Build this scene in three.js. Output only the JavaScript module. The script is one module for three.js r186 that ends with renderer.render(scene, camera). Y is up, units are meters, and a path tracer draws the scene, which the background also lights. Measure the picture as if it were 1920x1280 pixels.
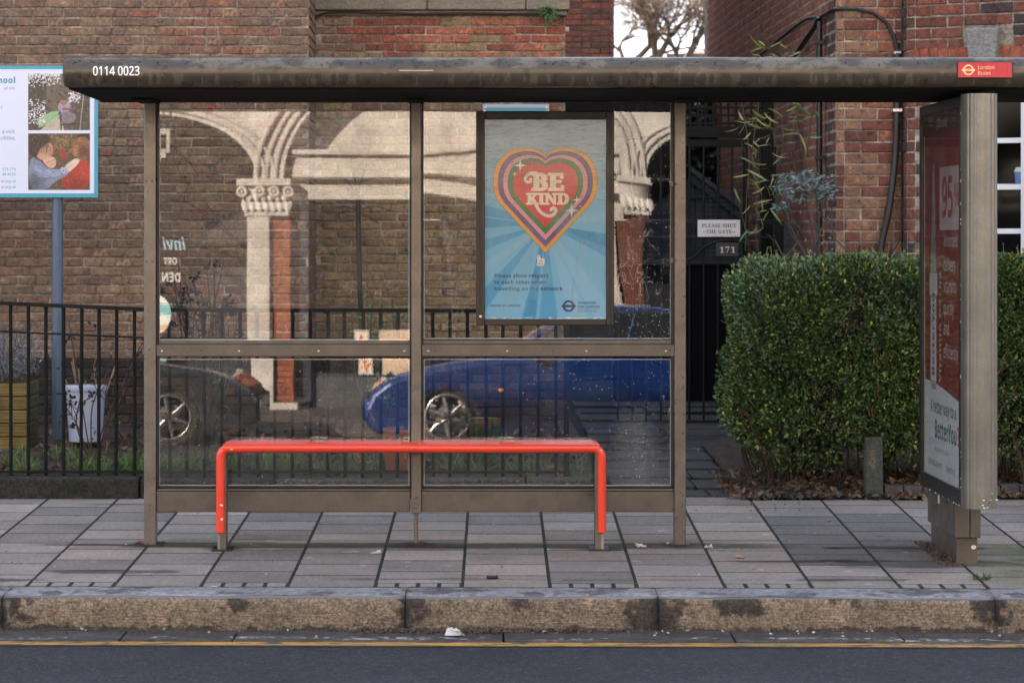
import * as THREE from 'three';
import { RoundedBoxGeometry } from 'three/addons/geometries/RoundedBoxGeometry.js';
import { mergeGeometries } from 'three/addons/utils/BufferGeometryUtils.js';

// ---------- camera, sky, sun, exposure ----------
const D = 14, F = 5124, VX = 840, VY = 436, EY = 1.595;      // eye distance from the glazing, focal length in photo pixels, optical axis, eye height
const scene = new THREE.Scene();
const camera = new THREE.PerspectiveCamera(2 * Math.atan(640 / F) * 180 / Math.PI, 1.5, 0.1, 600);
camera.position.set(0, EY, D);
camera.setViewOffset(1920, 1280, 120, 204, 1920, 1280);
camera.focus = 14; camera.userData.fStop = 5.6;
const SKY = 0.62;
const SUN_EL = 24 * Math.PI / 180, SUN_AZ = 40 * Math.PI / 180;
const sunDir = new THREE.Vector3(-Math.sin(SUN_AZ) * Math.cos(SUN_EL), Math.sin(SUN_EL), -Math.cos(SUN_AZ) * Math.cos(SUN_EL));
// a hazy winter sky: blue overhead, white towards the horizon and round the sun
{ const W = 512, H = 256, data = new Float32Array(W * H * 4);
  for (let j = 0; j < H; j++) for (let i = 0; i < W; i++) {
    const el = ((j + 0.5) / H - 0.5) * Math.PI, az = ((i + 0.5) / W - 0.5) * 2 * Math.PI, d = new THREE.Vector3(Math.cos(az) * Math.cos(el), Math.sin(el), Math.sin(az) * Math.cos(el));
    const h = Math.pow(1 - Math.max(0, d.y), 3), g = Math.max(0, d.dot(sunDir)), glow = 0.35 * Math.pow(g, 3) + 0.6 * Math.pow(g, 24), o = (j * W + i) * 4;
    [[0.28, 0.515, 0.45], [0.335, 0.55, 0.43], [0.45, 0.60, 0.40]].forEach(([z, w, s], c) => { data[o + c] = SKY * (z + (w - z) * h + s * glow); }); data[o + 3] = 1;
  }
  const t = new THREE.DataTexture(data, W, H, THREE.RGBAFormat, THREE.FloatType); t.mapping = THREE.EquirectangularReflectionMapping; t.magFilter = THREE.LinearFilter; t.needsUpdate = true; scene.background = t; scene.environment = t; }
const sun = new THREE.DirectionalLight(0xffead2, 5);
sun.position.copy(sunDir).multiplyScalar(60); sun.target.position.set(0, 0, 0); sun.name = 'sun';
sun.castShadow = true; sun.shadow.mapSize.set(4096, 4096);
Object.assign(sun.shadow.camera, { left: -40, right: 40, top: 40, bottom: -40, near: 1, far: 160 });
scene.add(sun, sun.target);
const renderer = new THREE.WebGLRenderer({ antialias: true });
renderer.toneMapping = THREE.LinearToneMapping;
renderer.toneMappingExposure = 7.6;
renderer.shadowMap.enabled = true;

// ---------- helpers ----------
const V3 = THREE.Vector3, R = Math.PI / 180;
const at = (px, py, z) => new V3((px - VX) / F * (D - z), EY - (py - VY) / F * (D - z), z);   // where a point of the place stands, given its depth
const ppm = (z) => F / (D - z);
let seed = 7;
const reseed = (s) => { seed = s; };
const rnd = () => { seed = (seed + 0x6d2b79f5) | 0; let t = Math.imul(seed ^ (seed >>> 15), 1 | seed); t = (t + Math.imul(t ^ (t >>> 7), 61 | t)) ^ t; return ((t ^ (t >>> 14)) >>> 0) / 4294967296; };
const rr = (a, b) => a + (b - a) * rnd();
const pick = (a) => a[Math.floor(rnd() * a.length)];
const clamp = (x, a = 0, b = 1) => Math.min(b, Math.max(a, x));
const sstep = (a, b, x) => { const t = clamp((x - a) / (b - a)); return t * t * (3 - 2 * t); };
const hash = (x, y, s = 0) => { let h = Math.imul(x | 0, 374761393) + Math.imul(y | 0, 668265263) + Math.imul(s | 0, 1274126177); h = Math.imul(h ^ (h >>> 13), 1274126177); return ((h ^ (h >>> 16)) >>> 0) / 4294967296; };
function vnoise(x, y, per, s) {
  const ix = Math.floor(x), iy = Math.floor(y), fx = x - ix, fy = y - iy, m = (a) => per ? ((a % per) + per) % per : a;
  const u = fx * fx * (3 - 2 * fx), v = fy * fy * (3 - 2 * fy);
  const a = hash(m(ix), m(iy), s), b = hash(m(ix + 1), m(iy), s), c = hash(m(ix), m(iy + 1), s), d = hash(m(ix + 1), m(iy + 1), s);
  return a + (b - a) * u + (c - a) * v + (a - b - c + d) * u * v;
}
function fbm(x, y, per, oct, s = 0) { let f = 0, a = 0.5, t = 0; for (let i = 0; i < oct; i++) { f += a * vnoise(x, y, per, s + i * 17); t += a; x *= 2; y *= 2; if (per) per *= 2; a *= 0.5; } return f / t; }
// a tiling texture n pixels wide: f(u, v) gives a grey or [r, g, b] in 0..1
function tex(n, f, { srgb = false, size = 1, n2 = n, wrap = true } = {}) {
  const data = new Uint8Array(n * n2 * 4);
  for (let y = 0; y < n2; y++) for (let x = 0; x < n; x++) {
    const c = f(x / n, y / n2), o = (y * n + x) * 4;
    if (Array.isArray(c)) for (let k = 0; k < 3; k++) data[o + k] = clamp(c[k]) * 255; else data[o] = data[o + 1] = data[o + 2] = clamp(c) * 255;
    data[o + 3] = 255;
  }
  const t = new THREE.DataTexture(data, n, n2);
  if (wrap) { t.wrapS = t.wrapT = THREE.RepeatWrapping; }
  t.magFilter = t.minFilter = THREE.LinearFilter;
  if (srgb) t.colorSpace = THREE.SRGBColorSpace;
  t.repeat.set(1 / size, 1 / size); t.needsUpdate = true;
  return t;
}
function canvasTex(w, h, draw) {
  const c = document.createElement('canvas'); c.width = w; c.height = h;
  draw(c.getContext('2d'), w, h);
  const t = new THREE.CanvasTexture(c); t.colorSpace = THREE.SRGBColorSpace;
  return t;
}
const M = (o) => { const { c, ...rest } = o; const m = new THREE.MeshPhysicalMaterial({ roughness: 0.8, metalness: 0, side: THREE.DoubleSide, ...rest }); if (c) m.color.setRGB(...c); return m; };
const names = {};
function numbered(n) { const k = names[n] = (names[n] ?? -1) + 1; return k ? n + '_' + String(k).padStart(3, '0') : n; }
const UD = (o, label, category, group) => { Object.assign(o.userData, { label, category }); if (group) o.userData.group = group; return o; };
function thing(name, label, category, pos = [0, 0, 0], group) { const o = new THREE.Group(); o.name = numbered(name); o.position.set(...(pos.isVector3 ? pos.toArray() : pos)); scene.add(o); return UD(o, label, category, group); }
function part(name, geo, m, parent, pos) { const o = new THREE.Mesh(Array.isArray(geo) ? merge(geo) : geo, m); o.name = name; o.castShadow = o.receiveShadow = true; if (pos) o.position.set(...pos); parent.add(o); return o; }
function solo(name, label, category, geo, m, pos, group) { const o = part(numbered(name), geo, m, scene, pos); return UD(o, label, category, group); }
function struct(name, geo, m, pos) { const o = geo ? part(numbered(name), geo, m, scene, pos) : new THREE.Group(); if (!geo) { o.name = numbered(name); scene.add(o); } o.userData.kind = 'structure'; return o; }
// texture coordinates in metres, looked up along the axis a face points to
function muv(g, ou = 0, ov = 0) {
  g = g.index ? g.toNonIndexed() : g;
  const p = g.attributes.position, n = p.count, uv = new Float32Array(n * 2), a = new V3(), b = new V3(), c = new V3(), e = new V3(), f = new V3();
  for (let i = 0; i < n; i += 3) {
    a.fromBufferAttribute(p, i); b.fromBufferAttribute(p, i + 1); c.fromBufferAttribute(p, i + 2);
    const m = e.subVectors(b, a).cross(f.subVectors(c, a)); const ax = Math.abs(m.x), ay = Math.abs(m.y), az = Math.abs(m.z);
    [a, b, c].forEach((v, k) => { const [s, t] = ay > ax && ay > az ? [v.x, v.z] : ax > az ? [v.z, v.y] : [v.x, v.y]; uv[(i + k) * 2] = s + ou; uv[(i + k) * 2 + 1] = t + ov; });
  }
  g.setAttribute('uv', new THREE.BufferAttribute(uv, 2));
  return g;
}
const bare = (g) => { const q = g.index ? g.toNonIndexed() : g; for (const k of Object.keys(q.attributes)) if (!['position', 'normal', 'uv', 'color'].includes(k)) q.deleteAttribute(k); return q; };
const merge = (list) => mergeGeometries(list.map(bare));
// a box from one corner to the opposite one, edges rounded by r
function bx(x0, x1, y0, y1, z0, z1, r = 0) {
  const w = Math.abs(x1 - x0), h = Math.abs(y1 - y0), d = Math.abs(z1 - z0);
  const g = r ? new RoundedBoxGeometry(w, h, d, 1, Math.min(r, w / 2.01, h / 2.01, d / 2.01)) : new THREE.BoxGeometry(w, h, d);
  return muv(g.translate((x0 + x1) / 2, (y0 + y1) / 2, (z0 + z1) / 2));
}
const tube = (pts, r, seg = 12, rad = 6, closed = false) => { const q = pts.map((p) => p.isVector3 ? p : new V3(...p)); return new THREE.TubeGeometry(q.length === 2 ? new THREE.LineCurve3(...q) : new THREE.CatmullRomCurve3(q, closed, 'catmullrom', 0.4), seg, r, rad, closed); };
// a tapering branch
function limb(a, b, r0, r1, rad = 5) {
  const d = new V3().subVectors(b, a), L = d.length(), g = new THREE.CylinderGeometry(r1, r0, L, rad, 1, true);
  g.translate(0, L / 2, 0).applyQuaternion(new THREE.Quaternion().setFromUnitVectors(new V3(0, 1, 0), d.normalize())).translate(a.x, a.y, a.z);
  return g;
}
const cyl = (r0, r1, h, n, x, y, z, open = false) => new THREE.CylinderGeometry(r1, r0, h, n, 1, open).translate(x, y + h / 2, z);
function quad(a, b, c, d, uvs = [0, 0, 1, 0, 1, 1, 0, 1]) {
  const g = new THREE.BufferGeometry();
  g.setAttribute('position', new THREE.Float32BufferAttribute([a, b, c, a, c, d].flatMap((v) => v.toArray ? v.toArray() : v), 3));
  g.setAttribute('uv', new THREE.Float32BufferAttribute([0, 1, 2, 0, 2, 3].flatMap((k) => [uvs[2 * k], uvs[2 * k + 1]]), 2));
  g.computeVertexNormals(); return g;
}
function instanced(name, geo, m, list, parent, colors) {
  const o = new THREE.InstancedMesh(geo, m, list.length); o.name = name;
  list.forEach((q, i) => { o.setMatrixAt(i, q); if (colors) o.setColorAt(i, colors[i]); });
  o.castShadow = o.receiveShadow = true; parent.add(o); o.userData.kind = 'stuff';
  return o;
}
const lin = (r, g, b) => new THREE.Color().setRGB(r, g, b);
const col = (m) => new THREE.Color().setRGB(...m);

// ---------- textures ----------
const T = {};
T.brick = tex(512, (u, v) => { const a = fbm(u * 6, v * 6, 6, 5, 3), b = fbm(u * 48, v * 48, 48, 3, 9), k = fbm(u * 20, v * 20, 20, 3, 21); let g = 0.72 + 0.26 * (a - 0.5) + 0.32 * (b - 0.5); const s = sstep(0.66, 0.78, k); const d = sstep(0.3, 0.22, k); return [g + 0.16 * s - 0.2 * d, g + 0.15 * s - 0.2 * d, g + 0.14 * s - 0.19 * d]; }, { srgb: true, size: 0.7 });
T.brickB = tex(512, (u, v) => 0.55 * fbm(u * 40, v * 40, 40, 4, 5) + 0.45 * fbm(u * 12, v * 12, 12, 3, 15), { size: 0.7 });
T.mortar = tex(256, (u, v) => { const a = fbm(u * 8, v * 8, 8, 4, 31), b = fbm(u * 64, v * 64, 64, 2, 36); return 0.62 + 0.5 * (a - 0.5) + 0.3 * (b - 0.5); }, { srgb: true, size: 0.8 });
T.stone = tex(512, (u, v) => { const a = fbm(u * 5, v * 5, 5, 5, 41), b = fbm(u * 90, v * 90, 90, 2, 47); return 0.8 + 0.3 * (a - 0.5) + 0.22 * (b - 0.5); }, { srgb: true, size: 1.1 });
T.grain = tex(512, (u, v) => 0.5 * fbm(u * 100, v * 100, 100, 2, 51) + 0.5 * fbm(u * 24, v * 24, 24, 3, 55), { size: 0.5 });
T.metal = tex(512, (u, v) => { const a = fbm(u * 7, v * 7, 7, 5, 61), b = fbm(u * 60, v * 60, 60, 3, 66); const sp = sstep(0.72, 0.8, fbm(u * 70, v * 70, 70, 2, 67)); return 0.84 + 0.16 * (a - 0.5) + 0.08 * (b - 0.5) - 0.03 * sp; }, { srgb: true, size: 0.6 });
T.metalR = tex(512, (u, v) => { const a = fbm(u * 9, v * 9, 9, 5, 71); return 0.7 + 0.5 * (a - 0.5); }, { size: 0.6 });
T.wood = tex(512, (u, v) => { const w = fbm(u * 4, v * 60, 4, 4, 81), k = fbm(u * 6, v * 6, 6, 3, 85); return 0.72 + 0.5 * (w - 0.5) + 0.3 * (k - 0.5); }, { srgb: true, size: 0.6 });
// rain-streaked, water-marked paint for the shelter's roof edge
T.fascia = tex(1024, (u, v) => {
  const run = fbm(u * 140, v * 3, 140, 3, 91), blot = fbm(u * 24, v * 6, 24, 5, 95), dot = fbm(u * 200, v * 24, 200, 2, 97), edge = 0.5 + 0.16 * (fbm(u * 10, 0.5, 10, 4, 99) - 0.5);
  const streak = sstep(0.56, 0.66, run) * sstep(0.1, 0.2, v) * sstep(edge, edge - 0.06, v) * 0.16, film = sstep(0.52, 0.6, blot) * sstep(0.5, 0.62, v) * 0.16, specks = sstep(0.72, 0.78, dot) * sstep(0.5, 0.7, v) * 0.3;
  return clamp(0.62 + 0.2 * (blot - 0.5) + streak + film - specks - 0.1 * sstep(0.6, 0.7, fbm(u * 60, v * 5, 60, 4, 98)));
}, { srgb: true, n2: 256, size: 1 });

// ---------- the ground ----------
const SL = 0.0334, YAW = 0.0175;                       // the footway falls towards the road; the kerb runs a degree off the shelter's line
const slope = (z) => -SL * z;
const own = new THREE.Matrix4().makeRotationY(-YAW);
const toStreet = (p) => p.clone().applyMatrix4(own.clone().invert());
function sheet(x0, x1, z0, z1, y, nx = 1, nz = 1) {     // a horizontal sheet whose height follows y(x, z)
  const g = new THREE.PlaneGeometry(x1 - x0, z1 - z0, nx, nz).rotateX(-Math.PI / 2).translate((x0 + x1) / 2, 0, (z0 + z1) / 2), p = g.attributes.position;
  for (let i = 0; i < p.count; i++) p.setY(i, y(p.getX(i), p.getZ(i)));
  g.computeVertexNormals(); return muv(g);
}
const mEarth = M({ c: [0.09, 0.075, 0.06], map: T.mortar, bumpMap: T.brickB, bumpScale: 0.01, roughness: 1 });
struct('ground', sheet(-300, 300, -300, 300, (x, z) => (z > 1.6 ? -0.36 - 0.034 * (z - 1.6) * (z < 40 ? 1 : 0) - (z >= 40 ? 1.5 : 0) : z > -2 ? -0.2 : -0.02), 60, 120), mEarth);

// road
const asphaltC = tex(1024, (u, v) => { const a = hash(u * 1024, v * 1024, 5), b = fbm(u * 160, v * 160, 160, 2, 111), c = fbm(u * 5, v * 5, 5, 4, 115); const st = sstep(0.7, 0.82, b); const d = fbm(u * 70, v * 70, 70, 2, 117); const t = 0.29 + 0.14 * (a - 0.5) + 0.34 * (b - 0.5) + 0.2 * (d - 0.5) + 0.14 * (c - 0.5) + 0.16 * st; return [t * 0.93, t * 0.97, t * 1.06]; }, { srgb: true, size: 1.3 });
const asphaltB = tex(512, (u, v) => 0.7 * fbm(u * 120, v * 120, 120, 2, 121) + 0.3 * hash(u * 512, v * 512, 3), { size: 0.65 });
const roadY = (z) => -0.204 - 0.034 * (z - 1.66);
const mRoad = M({ c: [0.23, 0.23, 0.24], map: asphaltC, bumpMap: asphaltB, bumpScale: 0.006, roughness: 0.72 });
const roadG = struct('road', sheet(-60, 60, 1.965, 16.4, (x, z) => roadY(z) + 0.004, 1, 6), mRoad);
roadG.rotation.y = -YAW;
// worn yellow line
const lineTex = tex(1024, (u, v) => { const w = fbm(u * 60, v * 6, 60, 4, 131), a = hash(u * 1024, v * 64, 8), e = Math.min(v, 1 - v), k = sstep(0.4, 0.3, w) + 0.7 * sstep(0.6, 0.7, fbm(u * 9, v * 2, 9, 3, 133)) * sstep(0.45, 0.6, a) + sstep(0.07 + 0.08 * vnoise(u * 90, 3, 90, 7), 0, e) * 0.9; const c = 0.86 + 0.3 * (fbm(u * 30, v * 4, 30, 3, 5) - 0.5) + 0.12 * (a - 0.5); const t = clamp(k); return [c * (0.86 * (1 - t) + 0.27 * t), c * (0.63 * (1 - t) + 0.27 * t), c * (0.30 * (1 - t) + 0.27 * t)]; }, { srgb: true, n2: 64, size: 1 });
const lineG = new THREE.BoxGeometry(30, 0.004, 0.108); { const uv = lineG.attributes.uv, p = lineG.attributes.position; for (let i = 0; i < uv.count; i++) uv.setXY(i, (p.getX(i) + 15) / 4, p.getZ(i) / 0.108 + 0.5); }
const yl = struct('yellow_line', lineG.translate(0, roadY(2.02) + 0.0065, 2.02), M({ c: [1, 1, 1], map: lineTex, roughness: 0.75, bumpMap: asphaltB, bumpScale: 0.003 }));
yl.rotation.y = -YAW;

// gutter channel of flat stones, with scuffed pale paint
const gutTex = tex(1024, (u, v) => { const a = fbm(u * 8, v * 4, 8, 5, 141), b = fbm(u * 90, v * 14, 90, 3, 145), c = hash(u * 1024, v * 256, 4); const pale = sstep(0.5, 0.62, fbm(u * 14, v * 3, 14, 4, 149)) * sstep(0.48, 0.6, b) * sstep(0.5, 0.75, v) * sstep(1, 0.86, v); const t = 0.27 + 0.2 * (a - 0.5) + 0.16 * (b - 0.5) + 0.06 * (c - 0.5) + 0.42 * pale; return [t, t * 0.95, t * 0.92]; }, { srgb: true, n2: 256, size: 1 });
const gutter = struct('gutter'); gutter.rotation.y = -YAW;
{ const m = M({ c: [0.8, 0.78, 0.76], map: gutTex, bumpMap: T.grain, bumpScale: 0.005, roughness: 0.6 });
  const cuts = [-6, -4.2, -3.1, -1.42, -0.92, 0.28, 1.3, 2.05, 3.3, 4.6, 6]; reseed(11);
  for (let i = 0; i < cuts.length - 1; i++) { const g = bx(cuts[i] + 0.004, cuts[i + 1] - 0.004, -0.1, 0, 1.655, 1.95 + rr(-0.012, 0.012), 0.006); const uv = g.attributes.uv, p = g.attributes.position; for (let k = 0; k < uv.count; k++) uv.setXY(k, p.getX(k) / 2.4 + 0.3, (p.getZ(k) - 1.655) / 0.3); g.translate(0, roadY(1.8) + 0.006 + rr(-0.004, 0.004), 0); part('gutter_stone', g, m, gutter); } }

// granite kerb: rough brown face, damp where the joints and the gutter wet it
const KF = [-1.995, -0.165, 0.98, 2.5];
const kerbTex = canvasTex(2048, 256, (c, w, h) => {      // 8 m of face from x = -4, its top at the top
  const im = c.createImageData(w, h), damp = [[-1.95, 0.05, 0.6], [-1.98, 0.02, 1], [-0.94, 0.035, 0.35], [-0.165, 0.02, 1], [-0.12, 0.03, 0.5], [0.96, 0.10, 1], [1.35, 0.07, 0.4], [2.46, 0.05, 0.6], [-2.9, 0.1, 0.6], [0.34, 0.02, 0.25], [1.8, 0.03, 0.2]];
  for (let y = 0; y < h; y++) for (let x = 0; x < w; x++) {
    const X = x / w * 8 - 4, t = y / h, o = (y * w + x) * 4, n = fbm(X * 30 + 200, t * 4.5 + 9, 0, 4, 151) - 0.5, n2 = fbm(X * 150 + 900, t * 22, 0, 2, 155) - 0.5, n3 = fbm(X * 5 + 90, t * 0.8 + 5, 0, 3, 157) - 0.5;
    let wet = sstep(0.84, 0.95, t + n * 0.34 + n3 * 0.3);
    for (const [dx, r, len] of damp) wet = Math.max(wet, sstep(0.05, -0.02, Math.abs(X - dx) - r + n * 0.16) * sstep(len + 0.12, len, t + n * 0.5));
    const g = 0.92 + 0.75 * n2 + 0.3 * n3 + 0.3 * n; const k = 1 - 0.5 * wet;
    im.data[o] = clamp(0.55 * g * k) * 255; im.data[o + 1] = clamp(0.475 * g * k) * 255; im.data[o + 2] = clamp(0.385 * g * k) * 255; im.data[o + 3] = 255;
  }
  c.putImageData(im, 0, 0);
});
const kerbTopTex = tex(1024, (u, v) => { const a = fbm(u * 10, v * 3, 10, 5, 161), b = fbm(u * 120, v * 30, 120, 2, 165), d = sstep(0.55, 0.64, fbm(u * 16, v * 6, 16, 4, 167)); const t = 0.50 + 0.14 * (a - 0.5) + 0.3 * (b - 0.5) - 0.16 * d; return [t * 1.0, t * 0.98, t * 0.99]; }, { srgb: true, n2: 256 });
const kerb = struct('kerb'); kerb.rotation.y = -YAW;
{ const mf = M({ map: kerbTex, bumpMap: T.grain, bumpScale: 0.008, roughness: 0.85 }), mt = M({ map: kerbTopTex, bumpMap: T.grain, bumpScale: 0.003, roughness: 0.7 });
  const cuts = [-9.5, -7.2, -4.9, -3.5, ...KF, 4.1, 5.8, 7.6, 9.5];
  const zi = 1.352, zo = 1.645, yt = -0.047, yb = -0.34;
  for (let i = 0; i < cuts.length - 1; i++) {
    const a = cuts[i] + 0.0018, b = cuts[i + 1] - 0.0018, nx = Math.max(2, Math.round((b - a) / 0.05)); reseed(300 + i);
    // profile from the back, over the rounded nose, down the battered face; the face is hewn, so it is uneven
    const prof = [[yb, zi], [yt - 0.004, zi], [yt, zi + 0.008], [yt - 0.002, zo - 0.07], [yt - 0.006, zo - 0.035], [yt - 0.014, zo - 0.015], [yt - 0.03, zo - 0.004], [yt - 0.055, zo + 0.002], [yt - 0.085, zo + 0.006], [yt - 0.115, zo + 0.01], [yt - 0.15, zo + 0.013], [yb, zo + 0.014]];
    const pos = [], uv = [], idx = [], grp = [];
    for (let k = 0; k <= nx; k++) prof.forEach(([y, z], j) => {
      const x = a + (b - a) * k / nx, e = j >= 5 ? (fbm(x * 22 + 50, y * 30 + 50, 0, 3, 171) - 0.5) * 0.014 : 0, end = (k === 0 || k === nx) ? -0.0022 : 0;
      pos.push(x, y + (j > 0 && j < 11 ? end : 0) + (j > 2 && j < 7 ? (vnoise(x * 9, 1, 0, 5) - 0.5) * 0.006 : 0), z + e + (j > 4 ? end : 0));
      uv.push(j < 5 ? x / 2.2 : (x + 4) / 8, j < 5 ? (z - zi) / 0.55 : 1 - clamp((yt - y) / 0.16, 0, 1)); });
    for (const face of [0, 1]) { const s = idx.length; for (let k = 0; k < nx; k++) for (let j = face ? 5 : 0; j < (face ? 11 : 4); j++) { const p = k * 12 + j, q = p + 12; idx.push(p, q, p + 1, q, q + 1, p + 1); } grp.push([s, idx.length - s]); }
    const s2 = idx.length; for (let k = 0; k < nx; k++) { const p = k * 12 + 4, q = p + 12; idx.push(p, q, p + 1, q, q + 1, p + 1); } grp[0][2] = 0;
    for (const e of [0, nx * 12]) for (let j = 1; j < 11; j++) idx.push(e, e + j, e + j + 1);
    const g = new THREE.BufferGeometry(); g.setAttribute('position', new THREE.Float32BufferAttribute(pos, 3)); g.setAttribute('uv', new THREE.Float32BufferAttribute(uv, 2)); g.setIndex(idx);
    g.addGroup(grp[0][0], grp[0][1], 0); g.addGroup(grp[1][0], grp[1][1], 1); g.addGroup(s2, idx.length - s2, 0); g.computeVertexNormals();
    const o = new THREE.Mesh(g, [mt, mf]); o.name = 'kerb_stone'; o.castShadow = o.receiveShadow = true; kerb.add(o);
  } }

// footway: small concrete slabs in staggered columns, every other column closed by a strip of four little blocks
const PX0 = -4.4, PX1 = 4.4, PZ0 = -1.95, PZ1 = 1.36;
const slabs = [], SW = 0.4053, X0 = 0.09; reseed(21);
for (let k = -11; k < 11; k++) {
  const xa = X0 + k * SW, strip = ((k % 2) + 2) % 2 === 1; let z = 1.346;
  if (strip) { const z1 = z - 0.105; for (let b = 0; b < 4; b++) slabs.push({ x0: xa + 0.011 + b * (SW - 0.011) / 4, x1: xa + (b + 1) * (SW - 0.011) / 4 - (b < 3 ? 0.009 : 0.002), z0: z1, z1: z, block: 1 }); z = z1 - 0.018; }
  else z -= rr(-0.004, 0.004);
  while (z > -1.75) { const d = Math.min(strip && z > 1.2 ? 0.345 : 0.345, z + 1.9); slabs.push({ x0: xa + 0.008, x1: xa + SW - 0.008, z0: z - d + 0.024, z1: z }); z -= d; }
}
for (const s of slabs) { const t = rnd(); s.t = s.block ? 0.5 : t < 0.14 ? 0.42 : t < 0.2 ? 0.56 : 0.485 + rr(-0.045, 0.045); s.hue = rr(-1.3, 2.6); s.y = rr(-0.0003, 0.0004); }
for (const s of slabs) if (!s.block && s.z0 > -1.2 && s.z1 < 0.85 && s.x0 > 1.62 && s.x0 < 2.2) { s.t = 0.37; s.hue = -1.6; }     // a few newer, bluer slabs near the hedge
const PW = 2048, PH = 1024, footTex = (() => {
  const data = new Uint8Array(PW * PH * 4), rough = new Uint8Array(PW * PH * 4), sx = PW / (PX1 - PX0), sz = PH / (PZ1 - PZ0);
  const gum = []; reseed(31); for (let i = 0; i < 150; i++) gum.push([rr(PX0, PX1), rr(PZ0, PZ1), rr(0.008, 0.028), rnd() < 0.55 ? 0.22 : -0.16]);
  const tone = new Float32Array(PW * PH).fill(0.3), hue = new Float32Array(PW * PH);
  for (const s of slabs) for (let j = Math.max(0, Math.floor((s.z0 - PZ0) * sz)); j < Math.min(PH, (s.z1 - PZ0) * sz); j++) for (let i = Math.max(0, Math.floor((s.x0 - PX0) * sx)); i < Math.min(PW, (s.x1 - PX0) * sx); i++) { tone[j * PW + i] = s.t; hue[j * PW + i] = s.hue; }
  const puddle = [[-1.75, 0.05, 0.42, 0.035, 1], [-1.62, 0.92, 0.3, 0.07, 0.8], [-0.02, 1.12, 0.5, 0.035, 0.6], [0.9, 1.13, 0.6, 0.03, 0.5], [1.75, 0.55, 0.4, 0.05, 0.9], [1.9, 1.12, 0.35, 0.035, 0.8], [-2.3, 1.17, 0.5, 0.06, 1], [2.3, 0.62, 0.5, 0.13, 0.7], [2.35, 0.1, 0.45, 0.07, 0.8], [-2.0, -1.5, 0.2, 0.03, 0.6]];
  for (let j = 0; j < PH; j++) for (let i = 0; i < PW; i++) {
    const x = PX0 + i / sx, z = PZ0 + j / sz, o = (j * PW + i) * 4, n = fbm(i / 40, j / 40, 0, 4, 201) - 0.5, f = fbm(i / 2.2, j / 2.2, 0, 2, 205) - 0.5, b = fbm(i / 140, j / 60, 0, 4, 209) - 0.5;
    let t = tone[o / 4] + 0.09 * n + 0.2 * f + 0.05 * b, h = hue[o / 4] * 0.012, wet = 0, moss = 0;
    for (const [px, pz, rx, rz, k] of puddle) wet = Math.max(wet, k * sstep(1.05, 0.75, Math.hypot((x - px) / rx, (z - pz) / rz) + n * 1.1));
    // the dirty, mossy line under the glazing, where the roof drips
    const drip = sstep(0.10, 0.03, Math.abs(z - 0.055 + n * 0.05) - 0.02) * sstep(-1.75, -1.5, x) * sstep(1.95, 1.4, x), dripW = sstep(0.16, 0.0, Math.abs(z + 0.07) + n * 0.12) * sstep(-1.6, -1.4, x) * sstep(1.7, 1.3, x);
    moss = 0.75 * drip * (0.55 + 0.9 * n + 0.5 * f) + 0.55 * dripW * clamp(0.4 + 2 * n) + sstep(2.45, 2.9, x) * sstep(-0.2, 0.3, z) * clamp(0.55 + 2.2 * n);
    moss = Math.max(moss, sstep(0.045, 0.0, Math.abs(z - 1.34)) * clamp(0.2 + 3 * n) * 0.6);
    t -= 0.2 * wet + 0.22 * drip + 0.06 * dripW;
    for (const fx0 of [-1.53, -1.147, -0.16, 0.777, 1.167]) { const q = Math.hypot((x - fx0) / 0.13, (z - (fx0 === -1.147 || fx0 === 0.777 ? 0.17 : 0)) / 0.1) + n * 1.3; t -= 0.2 * sstep(1.1, 0.3, q); }  // grime round the feet, doubling as contact shadow painted into the slabs
    let r = t * (1.055 + h), g = t * (0.98), bl = t * (0.93 - h);
    moss = clamp(moss); r = r * (1 - 0.42 * moss); g = g * (1 - 0.3 * moss); bl = bl * (1 - 0.62 * moss);
    data[o] = clamp(r) * 255; data[o + 1] = clamp(g) * 255; data[o + 2] = clamp(bl) * 255; data[o + 3] = 255;
    const ro = clamp(0.78 - 0.42 * wet - 0.1 * drip + 0.3 * n + 0.1 * f); rough[o] = rough[o + 1] = rough[o + 2] = ro * 255; rough[o + 3] = 255;
  }
  for (const [x, z, q, k] of gum) { const ci = (x - PX0) * sx, cj = (z - PZ0) * sz, a = q * sx, b = q * 0.7 * sz; for (let j = Math.floor(cj - b); j <= cj + b; j++) for (let i = Math.floor(ci - a); i <= ci + a; i++) { if (i < 0 || j < 0 || i >= PW || j >= PH) continue; if (Math.hypot((i - ci) / a, (j - cj) / b) + 0.5 * (vnoise(i / 3, j / 3, 0, 9) - 0.5) > 0.9) continue; const o = (j * PW + i) * 4; for (let c = 0; c < 3; c++) data[o + c] = clamp(data[o + c] / 255 + k * 0.7) * 255; } }
  const mk = (d, s) => { const t = new THREE.DataTexture(d, PW, PH); t.magFilter = t.minFilter = THREE.LinearFilter; if (s) t.colorSpace = THREE.SRGBColorSpace; t.needsUpdate = true; return t; };
  return { map: mk(data, 1), rough: mk(rough, 0) };
})();
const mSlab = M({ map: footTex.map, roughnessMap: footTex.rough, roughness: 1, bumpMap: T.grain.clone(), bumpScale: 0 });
mSlab.bumpMap = null;
const pavement = struct('pavement'); pavement.rotation.y = -YAW;
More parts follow.
